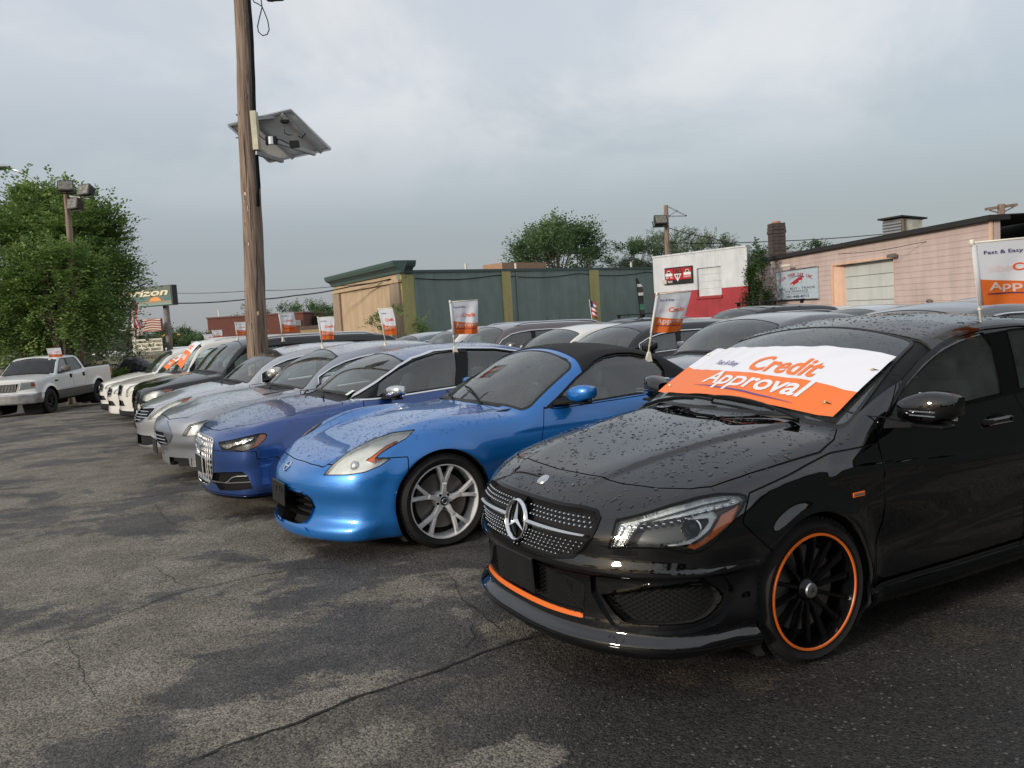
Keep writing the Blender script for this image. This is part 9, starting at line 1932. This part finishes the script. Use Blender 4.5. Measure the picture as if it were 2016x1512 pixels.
def place_flags(cars):
 def base_on(car, px, py, yl=-0.66):
  c, root = car; a = root.rotation_euler.z; o = np.array([0, 0, CAM_H])-np.array(root.location); d = px_ray(px, py); ca, sa = math.cos(a), math.sin(a)
  O = (ca*o[0]+sa*o[1], -sa*o[0]+ca*o[1]); D = (ca*d[0]+sa*d[1], -sa*d[0]+ca*d[1]); t = (yl-O[1])/D[1]; return Vector(np.array([0, 0, CAM_H])+d*t)
 L_ = [('cla', (1935, 668), (1909, 474), -14, 0.45, 'large near car flag clipped to the black sedan at the right edge', 1.2, -.62), ('z', (1275, 706), (1293, 576), 14, 0.315, 'car flag on the blue roadster in front of the white and red block', 2.4, -.64),
          ('audi', (896, 693), (886, 592), 16, 0.285, 'car flag on the dark blue sedan in front of the green wall', 0.3, -.64), ('tl', (761, 682), (746, 607), -42, 0.26, 'car flag on the lilac silver sedan in front of the leafy shrub', 3.6, -.64),
          ('sonata', (636, 686), (626, 624), -22, 0.28, 'car flag on the bright silver sedan in front of the tan store wall', 4.4, -.64), ('suv0', (557, 670), (549, 615), 55, 0.34, 'car flag on the railed black SUV, just right of the wooden pole', 5.0, -.72),
          ('suv1', (519, 662), (514, 626), -58, 0.34, 'car flag close to the right side of the wooden pole', 0.9, -.72), ('suv2', (468, 668), (463, 634), 55, 0.30, 'car flag on the tall white SUV left of the wooden pole', 2.9, -.74), ('w0', (424, 672), (418, 650), 58, 0.30, 'car flag in front of the left edge of the brick building', 1.9, -.66), ('w1', (407, 678), (401, 658), 60, 0.30, 'farthest small car flag, left of the brick building', 0.5, -.66)]
 for k, b, t, yw, w_, lab, ph, yl in L_:
  base = base_on(cars[k], *b, yl=yl); dd = px_ray(*t); tt = base.y/dd[1]; top = Vector(np.array([0, 0, CAM_H])+dd*tt); top.y -= 0.02; Lp = (top-base).length
  car_flag(base, top, R(yw), lab, w=w_, hgt=min(0.335, Lp*0.70), phase=ph, bend=0.036)
 base = at(98, 707, 25.5); top = at(92, 686, 25.5); car_flag(base, top, R(4), 'car flag on the roof of the white pickup truck under the tree', w=0.40, hgt=0.27, phase=2.2, bend=0.02)
 # 'Farthest white flag low between cars'
 base = at(379, 690, 33.5); top = at(377, 672, 33.5); car_flag(base, top, R(60), 'tiny car flag just left of the far white SUV windshield', w=0.28, hgt=0.26, phase=3.2, bend=0.02)
 # small stars and stripes and a dark feather banner on cars behind
 b0 = at(1166, 634, 20.5); t0 = at(1160, 590, 20.5); r = empty('small_flag', b0, 0, 'small stars-and-stripes flag on a stick above the brown SUV', 'flag'); mb = MB(); mb.tube([(0, 0, 0), tuple(t0-b0)], 0.008, 6); mb.build('flag_stick', M['white_plastic'], r); V = []; F_ = []; mi = []
 for i in range(9):
  for j in range(8): u, v = i/8, j/7; q = (t0-b0)*(0.98-0.72*v)+Vector((0.02+0.14*u, 0.03*math.sin(u*5+v*3), -0.09*u)); V.append(tuple(q))
 for i in range(8):
  for j in range(7): F_.append((i*8+j, (i+1)*8+j, (i+1)*8+j+1, i*8+j+1)); mi.append(2 if (j < 3 and i < 4) else j % 2)
 mesh('flag_cloth', V, F_, [pmat('small_flag_red', (0.42, 0.03, 0.04), .8), pmat('small_flag_white', (0.66, 0.64, 0.64), .8), pmat('small_flag_blue', (0.03, 0.04, 0.14), .8)], r, True, mi=mi)
 b0 = at(1262, 636, 27); t0 = at(1252, 548, 27); r = empty('feather_banner', b0, 0, 'tall thin dark feather banner in front of the green wall', 'banner'); mb = MB(); mb.tube([(0, 0, 0), tuple(t0-b0)], 0.014, 6); mb.build('banner_pole', M['plastic'], r); V = []; n = 14
 for i in range(n+1): q = (t0-b0)*(1-0.9*i/n); w_ = 0.04+0.16*min(1, i/3)*(1-0.35*i/n); V += [tuple(q), tuple(q+Vector((w_, 0.04*math.sin(i), 0)))]
 mesh('banner_cloth', V, [(2*i, 2*i+2, 2*i+3, 2*i+1) for i in range(n)], [pmat('feather_black', (0.02, 0.02, 0.022), .7), pmat('feather_white', (0.5, 0.5, 0.5), .7), pmat('feather_green', (0.02, 0.12, 0.07), .7)], r, mi=[0, 0, 1, 0, 0, 1, 0, 0, 0, 2, 2, 0, 0, 0])
def build_behind():
 """unseen surroundings behind and beside the camera, added for the paintwork to reflect"""
 dk = leaf_mat('reflection_tree_leaves', (0.025, 0.05, 0.016), (0.07, 0.11, 0.035))  # leaves of unseen trees, put in for the paintwork to reflect
 for k, (x, y, w_, h) in enumerate(((-34, -22, 4.5, 6.5), (-27, -27, 4, 5.5), (-19, -30, 3.5, 7.0), (-9, -33, 4.5, 5.5), (2, -34, 4, 6.5), (13, -33, 5, 6), (24, -30, 4.5, 7), (-40, -12, 4, 6))): tree((x, y, 0), h, (w_, 4, h*0.38, h*0.60), 'unseen tree, number %s from the left, added behind the camera for reflections' % ('one','two','three','four','five','six','seven','eight')[k], dk, 90+k, 380, 7, 0.42, 1.5, 0.2, 0.2, group='trees added behind the camera for reflections')
 r = empty('overhead_wire', (0, -14, 6), 0, 'set of street wires behind the photographer, seen only reflected', 'wire')
 for k in range(4): mb = MB(); mb.tube([(x_, k*0.5-0.03*abs(x_)*0, -0.6*k+0.0012*x_*x_) for x_ in range(-40, 41, 8)], 0.03, 5); mb.build('cable', M['plastic'], r)
 r = empty('reflection_block', (17.5, -3, -1), R(6), 'dark slate block added out of view on the right for the paintwork to reflect', 'building'); mb = MB(); mb.box((0, 0, 3.4), (8, 24, 6.8)); mb.build('wall', pmat('slate_reflection_wall', (0.035, 0.045, 0.045), .85, vary=.2), r); mb = MB(); mb.box((0, 0, 6.9), (8.5, 24.5, 0.25)); mb.build('roof_edge', M['plastic'], r)  # unseen block, put in so doors and side glass reflect something dark
 for x, y, w_, h, lab, colr in ((-14, -38, 16, 4.2, 'low brown block added behind the camera for reflections', (0.16, 0.11, 0.08)), (10, -42, 20, 5.0, 'low grey block added behind the camera for reflections', (0.22, 0.22, 0.21))):
  r = empty('reflection_block', (x, y, -1), 0, lab, 'building'); mb = MB(); mb.box((0, 0, h/2), (w_, 8, h)); mb.build('wall', pmat('reflection_wall', colr, .8, vary=.15), r); mb = MB(); mb.box((0, 0, h+0.1), (w_+.4, 8.4, 0.25)); mb.build('roof_edge', M['plastic'], r)  # more unseen blocks, only there to be reflected
  for k in range(5): mb = MB(); mb.box((-w_/2+(k+.5)*w_/5, 4.05, 1.4), (w_/7, 0.1, 1.6)); mb.build('reflection_window', M['gloss_black'], r)
# ------------------------------------------------------------ put it together
build_ground()
CLA = build_cla(); ZC = build_z(); AU = build_audi(); TL = build_tl(); SO = build_sonata(); ROW = build_row()
build_back(); TRK = build_truck()
build_buildings(); build_left(); build_poles(); build_trees(); build_behind()
CARS = dict(cla=(CLA[1], CLA[0]), z=(ZC[1], ZC[0]), audi=(AU[1], AU[0]), tl=(TL[1], TL[0]), sonata=(SO[1], SO[0]), suv0=(ROW[0][1], ROW[0][0]), suv1=(ROW[1][1], ROW[1][0]), suv2=(ROW[2][1], ROW[2][0]), w0=(ROW[3][1], ROW[3][0]), w1=(ROW[4][1], ROW[4][0]))
place_flags(CARS); windshield_banner(CLA[1], CLA[0], CLA[1]['F'])
small_banner(ROW[2][1]['F'], ROW[2][0], 'white and orange banner across the windshield of the tall white SUV', 0.52, -0.52, 1.30, 1.78)
small_banner(ROW[3][1]['F'], ROW[3][0], 'small banner across the windshield of the white sedan beyond the white SUV', 0.50, -0.50, 1.38, 1.85)
